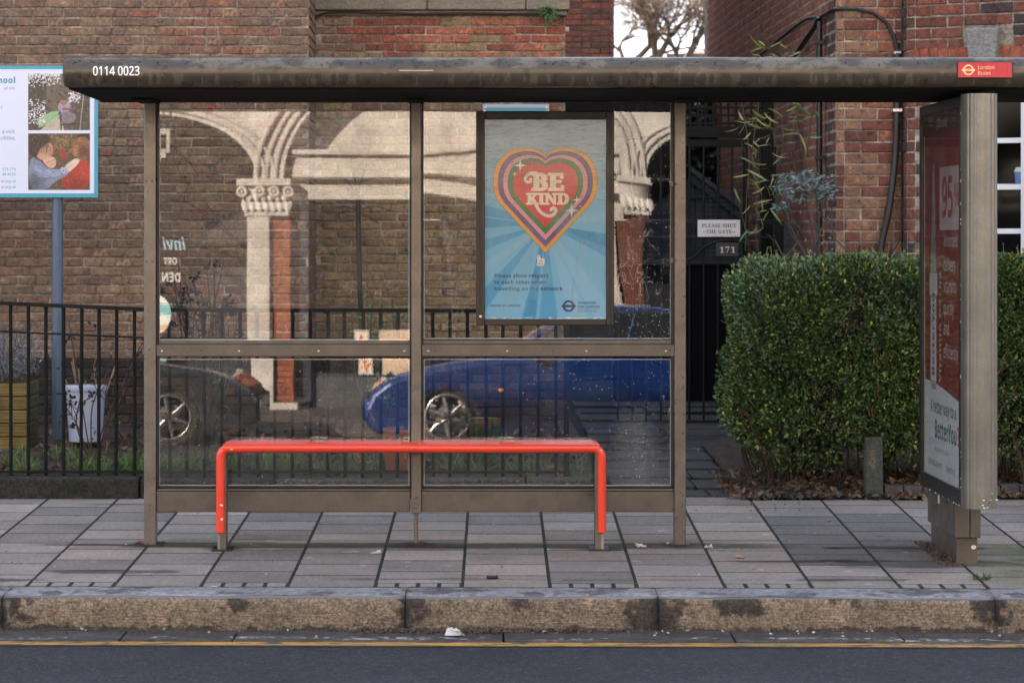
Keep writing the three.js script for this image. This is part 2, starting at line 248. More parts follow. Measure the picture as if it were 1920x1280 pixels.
for (const s of slabs) {
  const w = s.x1 - s.x0, d = s.z1 - s.z0, cx = (s.x0 + s.x1) / 2, cz = (s.z0 + s.z1) / 2, c = 0.0012, y = slope(cz) + s.y * 0.6;
  const P0 = [], U = [], ring = (q, h) => [[-1, -1], [1, -1], [1, 1], [-1, 1]].map(([a, b]) => { const x = cx + a * (w / 2 - q), z = cz + b * (d / 2 - q); return [x, slope(z) + s.y + h, z]; });
  const top = ring(c, 0), mid = ring(0, -c * 0.8), low = ring(0, -0.06), add = (a, b, e) => { for (const v of [a, b, e]) { P0.push(...v); U.push((v[0] - PX0) / (PX1 - PX0), (v[2] - PZ0) / (PZ1 - PZ0)); } };
  add(top[0], top[2], top[1]); add(top[0], top[3], top[2]);
  for (const [A, B] of [[top, mid], [mid, low]]) for (let k = 0; k < 4; k++) { const n = (k + 1) % 4; add(A[k], A[n], B[n]); add(A[k], B[n], B[k]); }
  const g = new THREE.BufferGeometry(); g.setAttribute('position', new THREE.Float32BufferAttribute(P0, 3)); g.setAttribute('uv', new THREE.Float32BufferAttribute(U, 2)); g.computeVertexNormals();
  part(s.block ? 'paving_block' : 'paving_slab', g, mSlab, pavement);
}
const jointTex = tex(512, (u, v) => { const a = fbm(u * 60, v * 60, 60, 3, 221), b = sstep(0.5, 0.62, fbm(u * 14, v * 14, 14, 3, 225)); return [0.12 + 0.16 * (a - 0.5), 0.115 + 0.16 * (a - 0.5) + 0.05 * b, 0.10 + 0.16 * (a - 0.5) - 0.03 * b]; }, { srgb: true, size: 1.2 });
const mJoint = M({ map: jointTex, bumpMap: T.grain, bumpScale: 0.01, roughness: 0.95 });
part('jointing', sheet(-9, 9, PZ0, 1.353, (x, z) => slope(z) - 0.0012, 1, 6), mJoint, pavement);
// footway beyond the picture, left and right
{ const m = M({ c: [0.2, 0.195, 0.19], map: T.stone, roughness: 0.8 }); for (const [a, b] of [[-9.5, -4.38], [4.56, 9.5]]) part('paving_slab', sheet(a, b, -1.7, 1.35, (x, z) => slope(z), 1, 4), m, pavement); }

// path to the gate: bigger, older flags
const path = struct('path');
{ reseed(41); const mp = [0, 1, 2].map((k) => M({ c: [[0.05, 0.047, 0.045], [0.042, 0.04, 0.04], [0.058, 0.054, 0.05]][k], map: T.stone, bumpMap: T.grain, bumpScale: 0.006, roughness: 0.65 }));
  let z = -1.78; while (z > -7.5) { const d = rr(0.38, 0.62); let x = 0.98; for (const w of z > -5.4 ? [rr(0.5, 0.62), rr(0.5, 0.6)] : [0.55, 0.55, 0.6]) { const y = slope(z) - 0.004 + rr(-0.008, 0.008); part('flagstone', bx(x + 0.006, x + w - 0.006, y - 0.05, y, z - d + 0.007, z, 0.008), pick(mp), path); x += w; } z -= d; }
  part('path_bed', sheet(0.85, 2.7, -13, -1.7, (x, z) => slope(z) - 0.03, 1, 2), mJoint, path); }

// garden earth behind the railings, and under the hedge
const soilTex = tex(512, (u, v) => { const a = fbm(u * 30, v * 30, 30, 4, 231), b = fbm(u * 110, v * 110, 110, 2, 235), s = sstep(0.64, 0.7, b); return [0.2 + 0.24 * (a - 0.5) + 0.16 * s, 0.16 + 0.2 * (a - 0.5) + 0.15 * s, 0.12 + 0.16 * (a - 0.5) + 0.13 * s]; }, { srgb: true, size: 0.9 });
const mSoil = M({ map: soilTex, bumpMap: T.grain, bumpScale: 0.03, roughness: 1 });
const soilY = (x, z) => 0.17 + 0.075 * sstep(-1.9, -3.6, z) * 1.4 + 0.03 * (fbm(x * 3 + 40, z * 3 + 40, 0, 3, 241) - 0.5);
struct('garden_soil', sheet(-9, 0.86, -5.5, -1.95, soilY, 70, 30), mSoil);
const hedgeY = (x, z) => slope(z) + 0.012 + 0.05 * sstep(-1.72, -2.1, z) * sstep(1.75, 1.95, x) + 0.02 * (fbm(x * 5 + 40, z * 5 + 40, 0, 3, 243) - 0.5);
struct('hedge_bed', sheet(1.72, 9, -4.6, -1.71, hedgeY, 50, 20), mSoil);

// ---------- brickwork ----------
// bricks with chipped, uneven edges: front face at z = 0, the body behind it
function brickGeo(w, h, s) {
  reseed(s); const c = 0.0045, d = 0.03, j = () => rr(-0.0028, 0.0028);
  const ring = (q, z, k) => [[-1, -1], [0, -1], [1, -1], [1, 1], [0, 1], [-1, 1]].map(([a, b]) => [a * (w / 2 - q) + (k ? j() : 0), b * (h / 2 - q) + (k ? j() : 0), z]);
  const f = ring(c, 0, 1).map(([x, y]) => [x, y, rr(-0.0015, 0.0015)]), m = ring(0, -c, 1), b = ring(0, -d, 0), P = [], add = (...v) => v.forEach((q) => P.push(...q));
  add(f[0], f[1], f[4], f[0], f[4], f[5], f[1], f[2], f[3], f[1], f[3], f[4]);
  for (const [A, B] of [[f, m], [m, b]]) for (let k = 0; k < 6; k++) { const n = (k + 1) % 6; add(A[k], B[k], B[n], A[k], B[n], A[n]); }
  const g = new THREE.BufferGeometry(); g.setAttribute('position', new THREE.Float32BufferAttribute(P, 3)); g.computeVertexNormals();
  return muv(g, rr(0, 3), rr(0, 3));
}
const geoCache = {}, mmCache = {};
const brickGeos = (w, h) => geoCache[w.toFixed(3) + h.toFixed(3)] ??= [...Array(7)].map((_, i) => brickGeo(w, h, 900 + i * 31 + Math.round(w * 1000)));
const brickMat = (c) => mmCache[c.join()] ??= M({ c: c.map((x, i) => x * [2.7, 2.2, 1.66][i]), map: T.brick, bumpMap: T.brickB, bumpScale: 0.007, roughness: 0.9 });
const mBrickAny = M({ c: [2.7, 2.2, 1.66], map: T.brick, bumpMap: T.brickB, bumpScale: 0.007, roughness: 0.9 });
class Brickwork {
  constructor(parent) { this.parent = parent; this.list = []; }
  // o: origin, u (along), n (outwards), w, h, course, len, joint, flemish, skip(u, v), tone(u, v)
  wall(o) {
    const { course, len, joint, w, h } = o, up = new V3(0, 1, 0), half = len / 2, rows = Math.floor(h / course);
    for (let r = 0; r < rows; r++) {
      let x = o.flemish ? (r % 2 ? -len * 0.25 : -len * 0.75 + (o.shift ?? 0)) : (r % 2 ? -half : 0) + (o.shift ?? 0) + rr(-0.012, 0.012), k = r % 2;
      while (x < w) {
        const L = o.flemish ? (k++ % 2 ? half : len) : len + rr(-0.006, 0.006), a = Math.max(0, x) , b = Math.min(w, x + L);
        x += L; if (b - a < 0.035) continue;
        const u = (a + b) / 2, v = (r + 0.5) * course; if (o.skip?.(u, v, a, b)) continue;
        const bw = b - a - (a > 0 ? joint / 2 : 0) - (b < w ? joint / 2 : 0), size = bw > len * 0.8 ? len - joint : bw > half * 0.8 ? half - joint : half * 0.6;
        const p = o.origin.clone().addScaledVector(o.u, u + rr(-0.002, 0.002)).addScaledVector(up, v + rr(-0.002, 0.002)).addScaledVector(o.n, o.proud ? o.proud + rr(-0.0006, 0.0006) : 0.008 + rr(-0.003, 0.003));
        const m = new THREE.Matrix4().makeBasis(o.u, up, o.n).multiply(new THREE.Matrix4().makeRotationFromEuler(new THREE.Euler(rr(-0.006, 0.006), rr(-0.006, 0.006), rr(-0.006, 0.006)))).scale(new V3(bw / size, 1, 1)).setPosition(p);
        const px = VX + p.x * F / (D - p.z), py = VY + (EY - p.y) * F / (D - p.z), area = bw * Math.abs(o.n.z) * F / (D - p.z);
        let rank = area; if (px < -30 || px > 1950 || py < -15 || py > 1000 || (py > 108 && py < 184 && px > 125)) rank = 0; else if (px > 275 && px < 1285 && py > 185) rank *= 0.6;
        if (px > 890 && px < 1155 && py > 205 && py < 612) rank = 0;
        if (o.mass) rank = 0;
        this.list.push({ m, g: brickGeos(size, course - joint)[Math.floor(rnd() * 7)], c: o.tone(u, v), rank });
      }
    }
  }
  build() {
    const order = this.list.map((b, i) => [b.rank, i]).sort((a, b) => b[0] - a[0] || a[1] - b[1]), solo = new Set(order.slice(0, 300).filter(([k]) => k > 0).map(([, i]) => i)), rest = new Map();
    this.list.forEach((b, i) => {
      if (solo.has(i)) { const o = part('brick', b.g, brickMat(b.c), this.parent); b.m.decompose(o.position, o.quaternion, o.scale); }
      else { if (!rest.has(b.g)) rest.set(b.g, []); rest.get(b.g).push(b); }
    });
    const left = [...rest.entries()]; if (!left.length) return;
    // the rest, too many or too far off to pick apart, as one part
    const n = left.reduce((s, [g, l]) => s + l.length * g.attributes.position.count, 0), P = new Float32Array(n * 3), N = new Float32Array(n * 3), U = new Float32Array(n * 2), C = new Float32Array(n * 3), v = new V3(), nm = new THREE.Matrix3(); let k = 0;
    for (const [g, l] of left) for (const b of l) { nm.getNormalMatrix(b.m); const p = g.attributes.position, q = g.attributes.normal, t = g.attributes.uv, ou = rnd() * 3, ov = rnd() * 3; for (let i = 0; i < p.count; i++, k++) { v.fromBufferAttribute(p, i).applyMatrix4(b.m).toArray(P, k * 3); v.fromBufferAttribute(q, i).applyMatrix3(nm).normalize().toArray(N, k * 3); U[k * 2] = t.getX(i) + ou; U[k * 2 + 1] = t.getY(i) + ov; C.set(b.c, k * 3); } }
    const g = new THREE.BufferGeometry(); for (const [a, s, d] of [['position', 3, P], ['normal', 3, N], ['uv', 2, U], ['color', 3, C]]) g.setAttribute(a, new THREE.BufferAttribute(d, s));
    const m = mBrickAny.clone(); m.vertexColors = true; const o = part('bricks', g, m, this.parent); o.userData.kind = 'stuff';
  }
}
const XU = new V3(1, 0, 0), ZN = new V3(0, 0, 1);
const mMortarTan = M({ c: [0.75, 0.62, 0.47], map: T.mortar, bumpMap: T.brickB, bumpScale: 0.008, roughness: 1 });
const mMortarGrey = M({ c: [0.36, 0.30, 0.25], map: T.mortar, bumpMap: T.brickB, bumpScale: 0.008, roughness: 1 });
const mStone = M({ c: [0.36, 0.30, 0.21], map: T.stone, bumpMap: T.grain, bumpScale: 0.006, roughness: 0.9 });
const noise2 = (u, v, s) => fbm(u + 30, v + 30, 0, 3, s);

// ---------- the brown brick building behind the garden ----------
const bld = thing('brick_building', 'tall brown brick building with a recessed low wing behind the railings', 'building');
{
  const ZL = -4.5, ZR = -5.4, XC = -0.946, XE = 0.833, Y0 = 0.05, HR = 3.17;
  part('plinth', [bx(-16, XC, -0.3, 0.77, -9, ZL), bx(XC, XE, -0.3, 0.77, -8, ZR)], M({ c: [0.15, 0.12, 0.095], map: T.mortar, bumpMap: T.brickB, bumpScale: 0.008, roughness: 1 }), bld);
  part('wall', [bx(-16, XC, 0.77, 11, -9, ZL), bx(XC, XE, 0.77, HR + 0.05, -8, ZR), bx(XC + 0.002, 0.86, -0.3, 11, -14, -8.002)], mMortarTan, bld);  // the set-back tall block is unseen, added to keep the street shaded
  const B = new Brickwork(bld); reseed(51);
  const pal = [[0.145, 0.105, 0.086], [0.132, 0.092, 0.077], [0.158, 0.113, 0.09], [0.122, 0.094, 0.08], [0.155, 0.088, 0.072], [0.168, 0.088, 0.068], [0.112, 0.085, 0.075], [0.17, 0.13, 0.10], [0.138, 0.108, 0.092]];
  const plinth = [[0.016, 0.014, 0.013], [0.022, 0.018, 0.016], [0.034, 0.025, 0.02], [0.05, 0.034, 0.024], [0.036, 0.022, 0.018]];
  const tone = (red) => (u, v) => { const y = v + Y0; if (y < 0.62) return pick(plinth); if (y < 0.76) return pick(plinth.slice(0, 2)); const k = noise2(u * 0.7, v * 0.7, 261) + red; return k > 0.58 ? pick([pal[4], pal[5], pal[4], pal[1], pal[2]]) : k > 0.46 ? pick(pal) : pick([pal[0], pal[3], pal[8], pal[6], pal[1], pal[7]]); };
  // long thin bricks: 60 by 18 photo pixels
  B.wall({ origin: new V3(-4.6, Y0, ZL), u: XU, n: ZN, w: XC + 4.6, h: 3.5, course: 0.0625, len: 0.2155, joint: 0.011, tone: tone(0), shift: 0.06 });
  const palR = (u, v) => { const y = v + Y0; if (y < 0.76) return pick(plinth); const w = noise2(u * 1.3, v * 1.3, 271); if (y > 2.75) return u < 0.25 ? pick([pal[7], pal[2]]) : pick([[0.21, 0.075, 0.055], [0.18, 0.07, 0.052], [0.235, 0.10, 0.07], [0.20, 0.13, 0.09], [0.19, 0.15, 0.10], [0.16, 0.06, 0.05]]); return w > 0.5 ? pick([[0.20, 0.16, 0.10], [0.18, 0.14, 0.095], [0.16, 0.115, 0.085]]) : pick(pal); };
  B.wall({ origin: new V3(XC, Y0, ZR), u: XU, n: ZN, w: XE - XC, h: HR - Y0, course: 0.0602, len: 0.2125, joint: 0.011, tone: palR, shift: 0.05 });
  B.wall({ origin: new V3(XC, Y0, ZL), u: new V3(0, 0, -1), n: XU, w: 0.9, h: 3.5, course: 0.0625, len: 0.2155, joint: 0.011, tone: tone(0.02), mass: true });
  B.build();
  // coping stones of the wing, in three lengths, and the drip moulding under them
  reseed(57); for (const [a, b] of [[XC + 0.003, -0.15], [-0.147, 0.55], [0.553, XE + 0.03]]) part('coping_stone', bx(a, b, HR + 0.0, HR + 0.14, ZR - 0.3, ZR + 0.075, 0.012), mStone, bld);
  part('coping_drip', bx(XC + 0.003, XE + 0.012, HR - 0.035, HR, ZR, ZR + 0.035, 0.008), mStone, bld);
}
// far back, a darker brick gable between the two
{
  const hs = thing('rear_house', 'dark purple brick house wall far behind the low wing, beside the bare tree', 'house');
  const X1 = (1152 - VX) / ppm(-19);
  part('wall', bx(-6, X1, -0.3, 8, -26, -19), M({ c: [0.20, 0.17, 0.17], map: T.mortar, roughness: 1 }), hs);
  const B = new Brickwork(hs); reseed(61);
  B.wall({ origin: new V3(X1 - 0.225 * 5, 2.6, -19), u: XU, n: ZN, w: 0.225 * 5, h: 2.4, course: 0.068, len: 0.225, joint: 0.013, tone: () => pick([[0.10, 0.045, 0.045], [0.075, 0.04, 0.045], [0.06, 0.04, 0.05], [0.085, 0.05, 0.055], [0.12, 0.05, 0.045]]), flemish: true });
  B.wall({ origin: new V3(X1 - 0.225 * 5, 0.3, -19), u: XU, n: ZN, w: 0.225 * 5, h: 2.3, course: 0.068, len: 0.225, joint: 0.013, tone: () => pick([[0.10, 0.045, 0.045], [0.075, 0.04, 0.045]]), flemish: true, mass: true });
  B.build();
}

// ---------- the red brick house on the right ----------
const house = thing('brick_house', 'red brick house with a receding side wall, bay window and pale keystone', 'house');
const HX = 2.628, HZ = -4.5, BXX = 3.085, CANT = 30 * R;      // its corner, and where the bay begins
const cantU = new V3(Math.cos(CANT), 0, Math.sin(CANT)), cantN = new V3(-Math.sin(CANT), 0, Math.cos(CANT)), bay0 = new V3(BXX, 0, HZ + 0.16);
{
  const bk = M({ c: [0.8, 0.68, 0.54], map: T.mortar, bumpMap: T.brickB, bumpScale: 0.008, roughness: 1 });
  // window opening in the bay, found along its canted face
  const WU0 = 0.25, WU1 = 0.83, WY0 = 1.25, WY1 = 2.64;
  const slab = (u0, u1, y0, y1, d = 0.3) => { const g = new THREE.BoxGeometry(u1 - u0, y1 - y0, d); g.applyMatrix4(new THREE.Matrix4().makeBasis(cantU, new V3(0, 1, 0), cantN).setPosition(bay0.clone().addScaledVector(cantU, (u0 + u1) / 2).addScaledVector(cantN, -d / 2).setY((y0 + y1) / 2))); return muv(g); };
  part('wall', [bx(HX, BXX + 0.3, -0.3, 9, -14, HZ), bx(HX + 2.4, 12, -0.3, 9, -14, HZ + 0.2), bx(BXX, BXX + 0.25, -0.3, 9, HZ - 0.2, HZ + 0.16), slab(0.02, WU0, -0.3, 6), slab(WU1, 2.6, -0.3, 6), slab(WU0, WU1, -0.3, WY0), slab(WU0, WU1, WY1, 6)], bk, house);
  const B = new Brickwork(house); reseed(71);
  const redD = [[0.105, 0.042, 0.037], [0.09, 0.037, 0.034], [0.12, 0.05, 0.041], [0.078, 0.036, 0.035], [0.112, 0.052, 0.044]], blue = [[0.036, 0.030, 0.036], [0.045, 0.034, 0.038], [0.06, 0.035, 0.036]], tan = [[0.19, 0.135, 0.095], [0.17, 0.115, 0.085], [0.16, 0.10, 0.075], [0.145, 0.085, 0.065]];
  // front pier, weathered paler on its left
  B.wall({ origin: new V3(HX, 0.02, HZ), u: XU, n: ZN, w: BXX - HX, h: 3.6, course: 0.0755, len: 0.226, joint: 0.011, flemish: true, tone: (u, v) => { const k = noise2(u * 3, v * 1.2, 281); return u < 0.2 ? (rnd() < 0.8 ? pick(tan) : pick(redD)) : k > 0.52 ? pick([...tan.slice(2), redD[2], redD[4]]) : pick([redD[0], redD[2], redD[4], [0.16, 0.075, 0.058], blue[2]]); } });
  // the side wall going back: one mass of foreshortened bricks, dark headers at the corner
  B.wall({ origin: new V3(HX, 0.02, HZ - 9.153), u: ZN, n: new V3(-1, 0, 0), proud: 0.0022, w: 9.153, h: 4.4, course: 0.0755, len: 0.226, joint: 0.014, flemish: true, mass: true, tone: (u, v) => u > 8.65 ? (rnd() < 0.5 ? pick(blue) : pick(redD)) : pick([[0.2, 0.088, 0.076], [0.175, 0.074, 0.068], [0.225, 0.104, 0.088], [0.16, 0.076, 0.072], [0.2, 0.088, 0.074]]) });
  // return of the bay, then its canted face
  B.wall({ origin: new V3(BXX, 0.02, HZ), u: ZN, n: new V3(-1, 0, 0), w: 0.16, h: 3.6, course: 0.0755, len: 0.226, joint: 0.011, flemish: true, mass: true, tone: () => pick([...redD, ...blue]) });
  const KC = (WU0 + WU1) / 2, archY = WY1 + 0.0;
  B.wall({ origin: new V3(BXX, 0.02, HZ + 0.16), u: cantU, n: cantN, w: 2.4, h: 3.6, course: 0.0755, len: 0.226, joint: 0.011, flemish: true, tone: (u, v) => rnd() < 0.17 ? pick(blue) : pick(redD), skip: (u, v, a, b) => { const y = v + 0.02; return (b > WU0 && a < WU1 && y > WY0 && y < WY1) || (b > WU0 - 0.06 && a < WU1 + 0.06 && y > archY && y < archY + 0.19) || (b > KC - 0.1 && a < KC + 0.1 && y > archY && y < archY + 0.31); } });
  B.build();
  const M4 = (u, y, o = 0) => new THREE.Matrix4().makeBasis(cantU, new V3(0, 1, 0), cantN).setPosition(bay0.clone().addScaledVector(cantU, u).addScaledVector(cantN, o).setY(y));
  // flat gauged arch of bricks on end, leaning out from the keystone
  const gz = brickGeos(0.19, 0.062);
  for (let k = -7; k <= 7; k++) { if (Math.abs(k) < 2) continue; const o = part('arch_brick', pick(gz), brickMat(pick([[0.20, 0.07, 0.045], [0.17, 0.06, 0.042]])), house); M4(KC + k * 0.068, archY + 0.093, 0.009).multiply(new THREE.Matrix4().makeRotationZ(Math.PI / 2 - k * 0.03)).decompose(o.position, o.quaternion, o.scale); }
  const ks = new THREE.Shape(); ks.moveTo(-0.075, 0); ks.lineTo(0.075, 0); ks.lineTo(0.106, 0.28); ks.lineTo(-0.106, 0.28);
  const kg = muv(new THREE.ExtrudeGeometry(ks, { depth: 0.09, bevelSize: 0.008, bevelThickness: 0.008, bevelSegments: 1 })); kg.applyMatrix4(M4(KC, archY + 0.015, -0.03));
  part('keystone', kg, M({ c: [0.42, 0.40, 0.37], map: T.stone, bumpMap: T.grain, bumpScale: 0.01, roughness: 0.9 }), house);
  // sash window
  const white = M({ c: [0.72, 0.72, 0.72], roughness: 0.5 }), win = part('window', (() => { const L = []; const add = (u0, u1, y0, y1, d, o) => L.push(new THREE.BoxGeometry(u1 - u0, y1 - y0, d).applyMatrix4(M4((u0 + u1) / 2, (y0 + y1) / 2, o))); add(WU0, WU0 + 0.06, WY0, WY1, 0.1, -0.1); add(WU1 - 0.06, WU1, WY0, WY1, 0.1, -0.1); add(WU0 + 0.06, WU1 - 0.06, WY0, WY0 + 0.07, 0.1, -0.1); add(WU0 + 0.06, WU1 - 0.06, WY1 - 0.06, WY1, 0.1, -0.1); for (const y of [1.605, 1.897, 2.205]) add(WU0 + 0.06, WU1 - 0.06, y - 0.017, y + 0.017, 0.04, -0.105); add(KC - 0.014, KC + 0.014, WY0 + 0.07, WY1 - 0.06, 0.036, -0.106); return L; })(), white, house);
  const paneM = M({ c: [0.9, 0.93, 0.92], transmission: 1, thickness: 0, roughness: 0.03, ior: 1.5, specularIntensity: 0.2 });
  const ys = [WY0 + 0.07, 1.605, 1.897, 2.205, WY1 - 0.06];
  for (let r = 0; r < 4; r++) for (const s of [0, 1]) { const a = s ? KC + 0.014 : WU0 + 0.06, b = s ? WU1 - 0.06 : KC - 0.014; const g = new THREE.PlaneGeometry(b - a, ys[r + 1] - ys[r]).applyMatrix4(M4((a + b) / 2, (ys[r] + ys[r + 1]) / 2, -0.112)); const o = part('pane', g, paneM, win); }
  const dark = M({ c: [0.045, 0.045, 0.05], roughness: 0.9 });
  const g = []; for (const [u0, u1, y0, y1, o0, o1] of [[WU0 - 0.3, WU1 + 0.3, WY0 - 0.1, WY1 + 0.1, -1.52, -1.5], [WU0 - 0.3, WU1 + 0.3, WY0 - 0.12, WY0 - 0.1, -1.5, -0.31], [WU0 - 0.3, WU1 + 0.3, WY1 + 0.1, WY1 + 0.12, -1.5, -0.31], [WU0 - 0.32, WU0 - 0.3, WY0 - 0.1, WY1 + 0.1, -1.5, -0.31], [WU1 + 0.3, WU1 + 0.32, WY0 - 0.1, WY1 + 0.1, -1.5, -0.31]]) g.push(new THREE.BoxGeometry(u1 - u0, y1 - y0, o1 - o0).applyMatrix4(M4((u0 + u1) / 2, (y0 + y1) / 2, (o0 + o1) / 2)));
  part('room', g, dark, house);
  const sill = new RoundedBoxGeometry(WU1 - WU0 + 0.16, 0.09, 0.2, 1, 0.012).applyMatrix4(M4(KC, WY0 - 0.045, 0.0)); part('window_sill', muv(sill), mStone, house);
  // small blue and white pot standing on the window board
  const cup = thing('storage_jar', 'small blue jar with a white lid inside the bay window', 'jar', bay0.clone().addScaledVector(cantU, WU1 - 0.12).addScaledVector(cantN, -0.24).setY(1.92));
  part('body', cyl(0.04, 0.045, 0.08, 16, 0, 0, 0), M({ c: [0.08, 0.22, 0.5], roughness: 0.4 }), cup); part('lid', cyl(0.05, 0.035, 0.03, 16, 0, 0.08, 0), white, cup); part('shelf', bx(-0.3, 0.1, -0.02, -0.002, -0.1, 0.06), white, cup);
  // rain pipe down the side wall, with its slanting branch
  const black = M({ c: [0.012, 0.012, 0.013], roughness: 0.35 });
  const DP = at(1535, 60, -4.9); DP.x = HX - 0.05; const top = new V3(HX - 0.05, 3.06, -4.95);
  const dp = part('drainpipe', [tube([new V3(HX - 0.05, 0.1, -4.95), top], 0.021, 1, 10), tube([top, new V3(HX - 0.05, 3.075, -4.99), new V3(HX - 0.052, 3.06, -5.05)], 0.025, 6, 10), tube([new V3(HX - 0.05, 3.06, -5.03), new V3(HX - 0.05, 2.86, -6.7)], 0.021, 1, 10)], black, house);
  for (const y of [0.9, 2.1, 2.9]) part('pipe_bracket', bx(HX - 0.08, HX, y, y + 0.03, -4.98, -4.92, 0.004), black, dp);
}
// black service cables on the right-hand house
{
  const rub = M({ c: [0.014, 0.014, 0.015], roughness: 0.45 }), w = (px, py, z = HZ + 0.035) => at(px, py, z);
  const c1 = thing('power_cable', 'thick black cable looping over the pale brick pier to the bay corner', 'cable');
  part('cable', tube([new V3(HX - 0.03, 3.02, -10.5), new V3(HX - 0.03, at(1500, 40, -6).y, -6.2), new V3(HX - 0.03, at(1545, 32, -5.1).y, -5.1), w(1568, 17), w(1620, 19), w(1650, 30), w(1672, 55), w(1684, 95), w(1688, 130)], 0.012, 60, 8), rub, c1);
  part('clip', [bx(...[w(1678, 96).x, w(1690, 96).x], w(0, 102).y, w(0, 96).y, HZ, HZ + 0.05, 0.003)], M({ c: [0.55, 0.53, 0.5], roughness: 0.4 }), c1);
  const c2 = thing('hose_pipe', 'thick black pipe leaning across the pier from a metal clip', 'pipe');
  part('pipe', tube([w(1684, 100), w(1683, 200, HZ + 0.05), w(1679, 300, HZ + 0.05), w(1668, 390, HZ + 0.06), w(1655, 450, HZ + 0.06), w(1646, 500, HZ + 0.06)], 0.023, 40, 9), rub, c2);
  part('clip', bx(w(1673, 0).x, w(1691, 0).x, w(0, 210).y, w(0, 204).y, HZ, HZ + 0.085, 0.003), M({ c: [0.6, 0.58, 0.55], roughness: 0.35, metalness: 0.6 }), c2);
  const c3 = thing('corner_wire', 'thin black wire running straight up the bay corner', 'wire');
  part('wire', tube([w(1691, 720, HZ + 0.02), w(1692, -20, HZ + 0.02)], 0.007, 1, 6), rub, c3);
}
// cables on the brown building
{
  const rub = M({ c: [0.014, 0.014, 0.015], roughness: 0.5 }), w = (px, py, z = -5.36) => at(px, py, z);
  const c = thing('telephone_cable', 'black cables dropping down the corner where the brown wall steps back', 'cable');
  part('cable', tube([w(584, -10), w(582, 60), w(583, 200), w(581, 420), w(580, 640), w(580, 700)], 0.010, 30, 6), rub, c);
  part('cable', tube([w(588, -10), w(587, 80), w(588, 300), w(586, 700)], 0.008, 30, 6), rub, c);
  const c2 = thing('wall_cable', 'black cable bending out of the corner and running along under the coping', 'cable');
  part('cable', tube([w(584, 44), w(592, 32), w(608, 25), w(640, 23), w(700, 24), w(780, 26), w(860, 25), w(940, 26), w(1000, 26), w(1062, 30)], 0.009, 60, 6), rub, c2);
  const c3 = thing('upper_cable', 'thinner black cable sagging directly below the coping stones', 'cable');
  part('cable', tube([w(590, 7), w(640, 6), w(672, 11), w(760, 12), w(900, 9), w(1010, 10), w(1064, 11)], 0.007, 60, 6), rub, c3);
  const v = thing('air_vent', 'small pale vent cap on the edge of the low wing', 'vent'); const p = at(1063, 56, -5.5);
  part('cap', new THREE.CylinderGeometry(0.022, 0.022, 0.03, 12).rotateZ(Math.PI / 2).translate(p.x, p.y, p.z), M({ c: [0.6, 0.48, 0.43], roughness: 0.6 }), v);
}

// ---------- the bus shelter ----------
const bronze = M({ c: [0.195, 0.167, 0.14], map: T.metal, roughnessMap: T.metalR, roughness: 0.5, metalness: 0.5, bumpMap: T.brickB, bumpScale: 0.0006 });
const bronzeDark = M({ c: [0.03, 0.025, 0.02], map: T.metal, roughnessMap: T.metalR, roughness: 0.6, metalness: 0.3 });
const postM = M({ c: [0.255, 0.22, 0.185], map: T.metal, roughnessMap: T.metalR, roughness: 0.46, metalness: 0.5 });
const steel = M({ c: [0.42, 0.40, 0.36], map: T.metal, roughness: 0.42, metalness: 0.7 });
const gum = M({ c: [0.018, 0.018, 0.019], roughness: 0.7 });
const boltM = M({ c: [0.62, 0.60, 0.56], roughness: 0.3, metalness: 0.8 });
const shelter = thing('bus_shelter', 'glazed bronze bus shelter with a long rounded roof edge over the footway', 'bus shelter');
const X = (px, z = 0) => (px - VX) / ppm(z), Y = (py, z = 0) => EY - (py - VY) / ppm(z);
const ZP = 0.045;
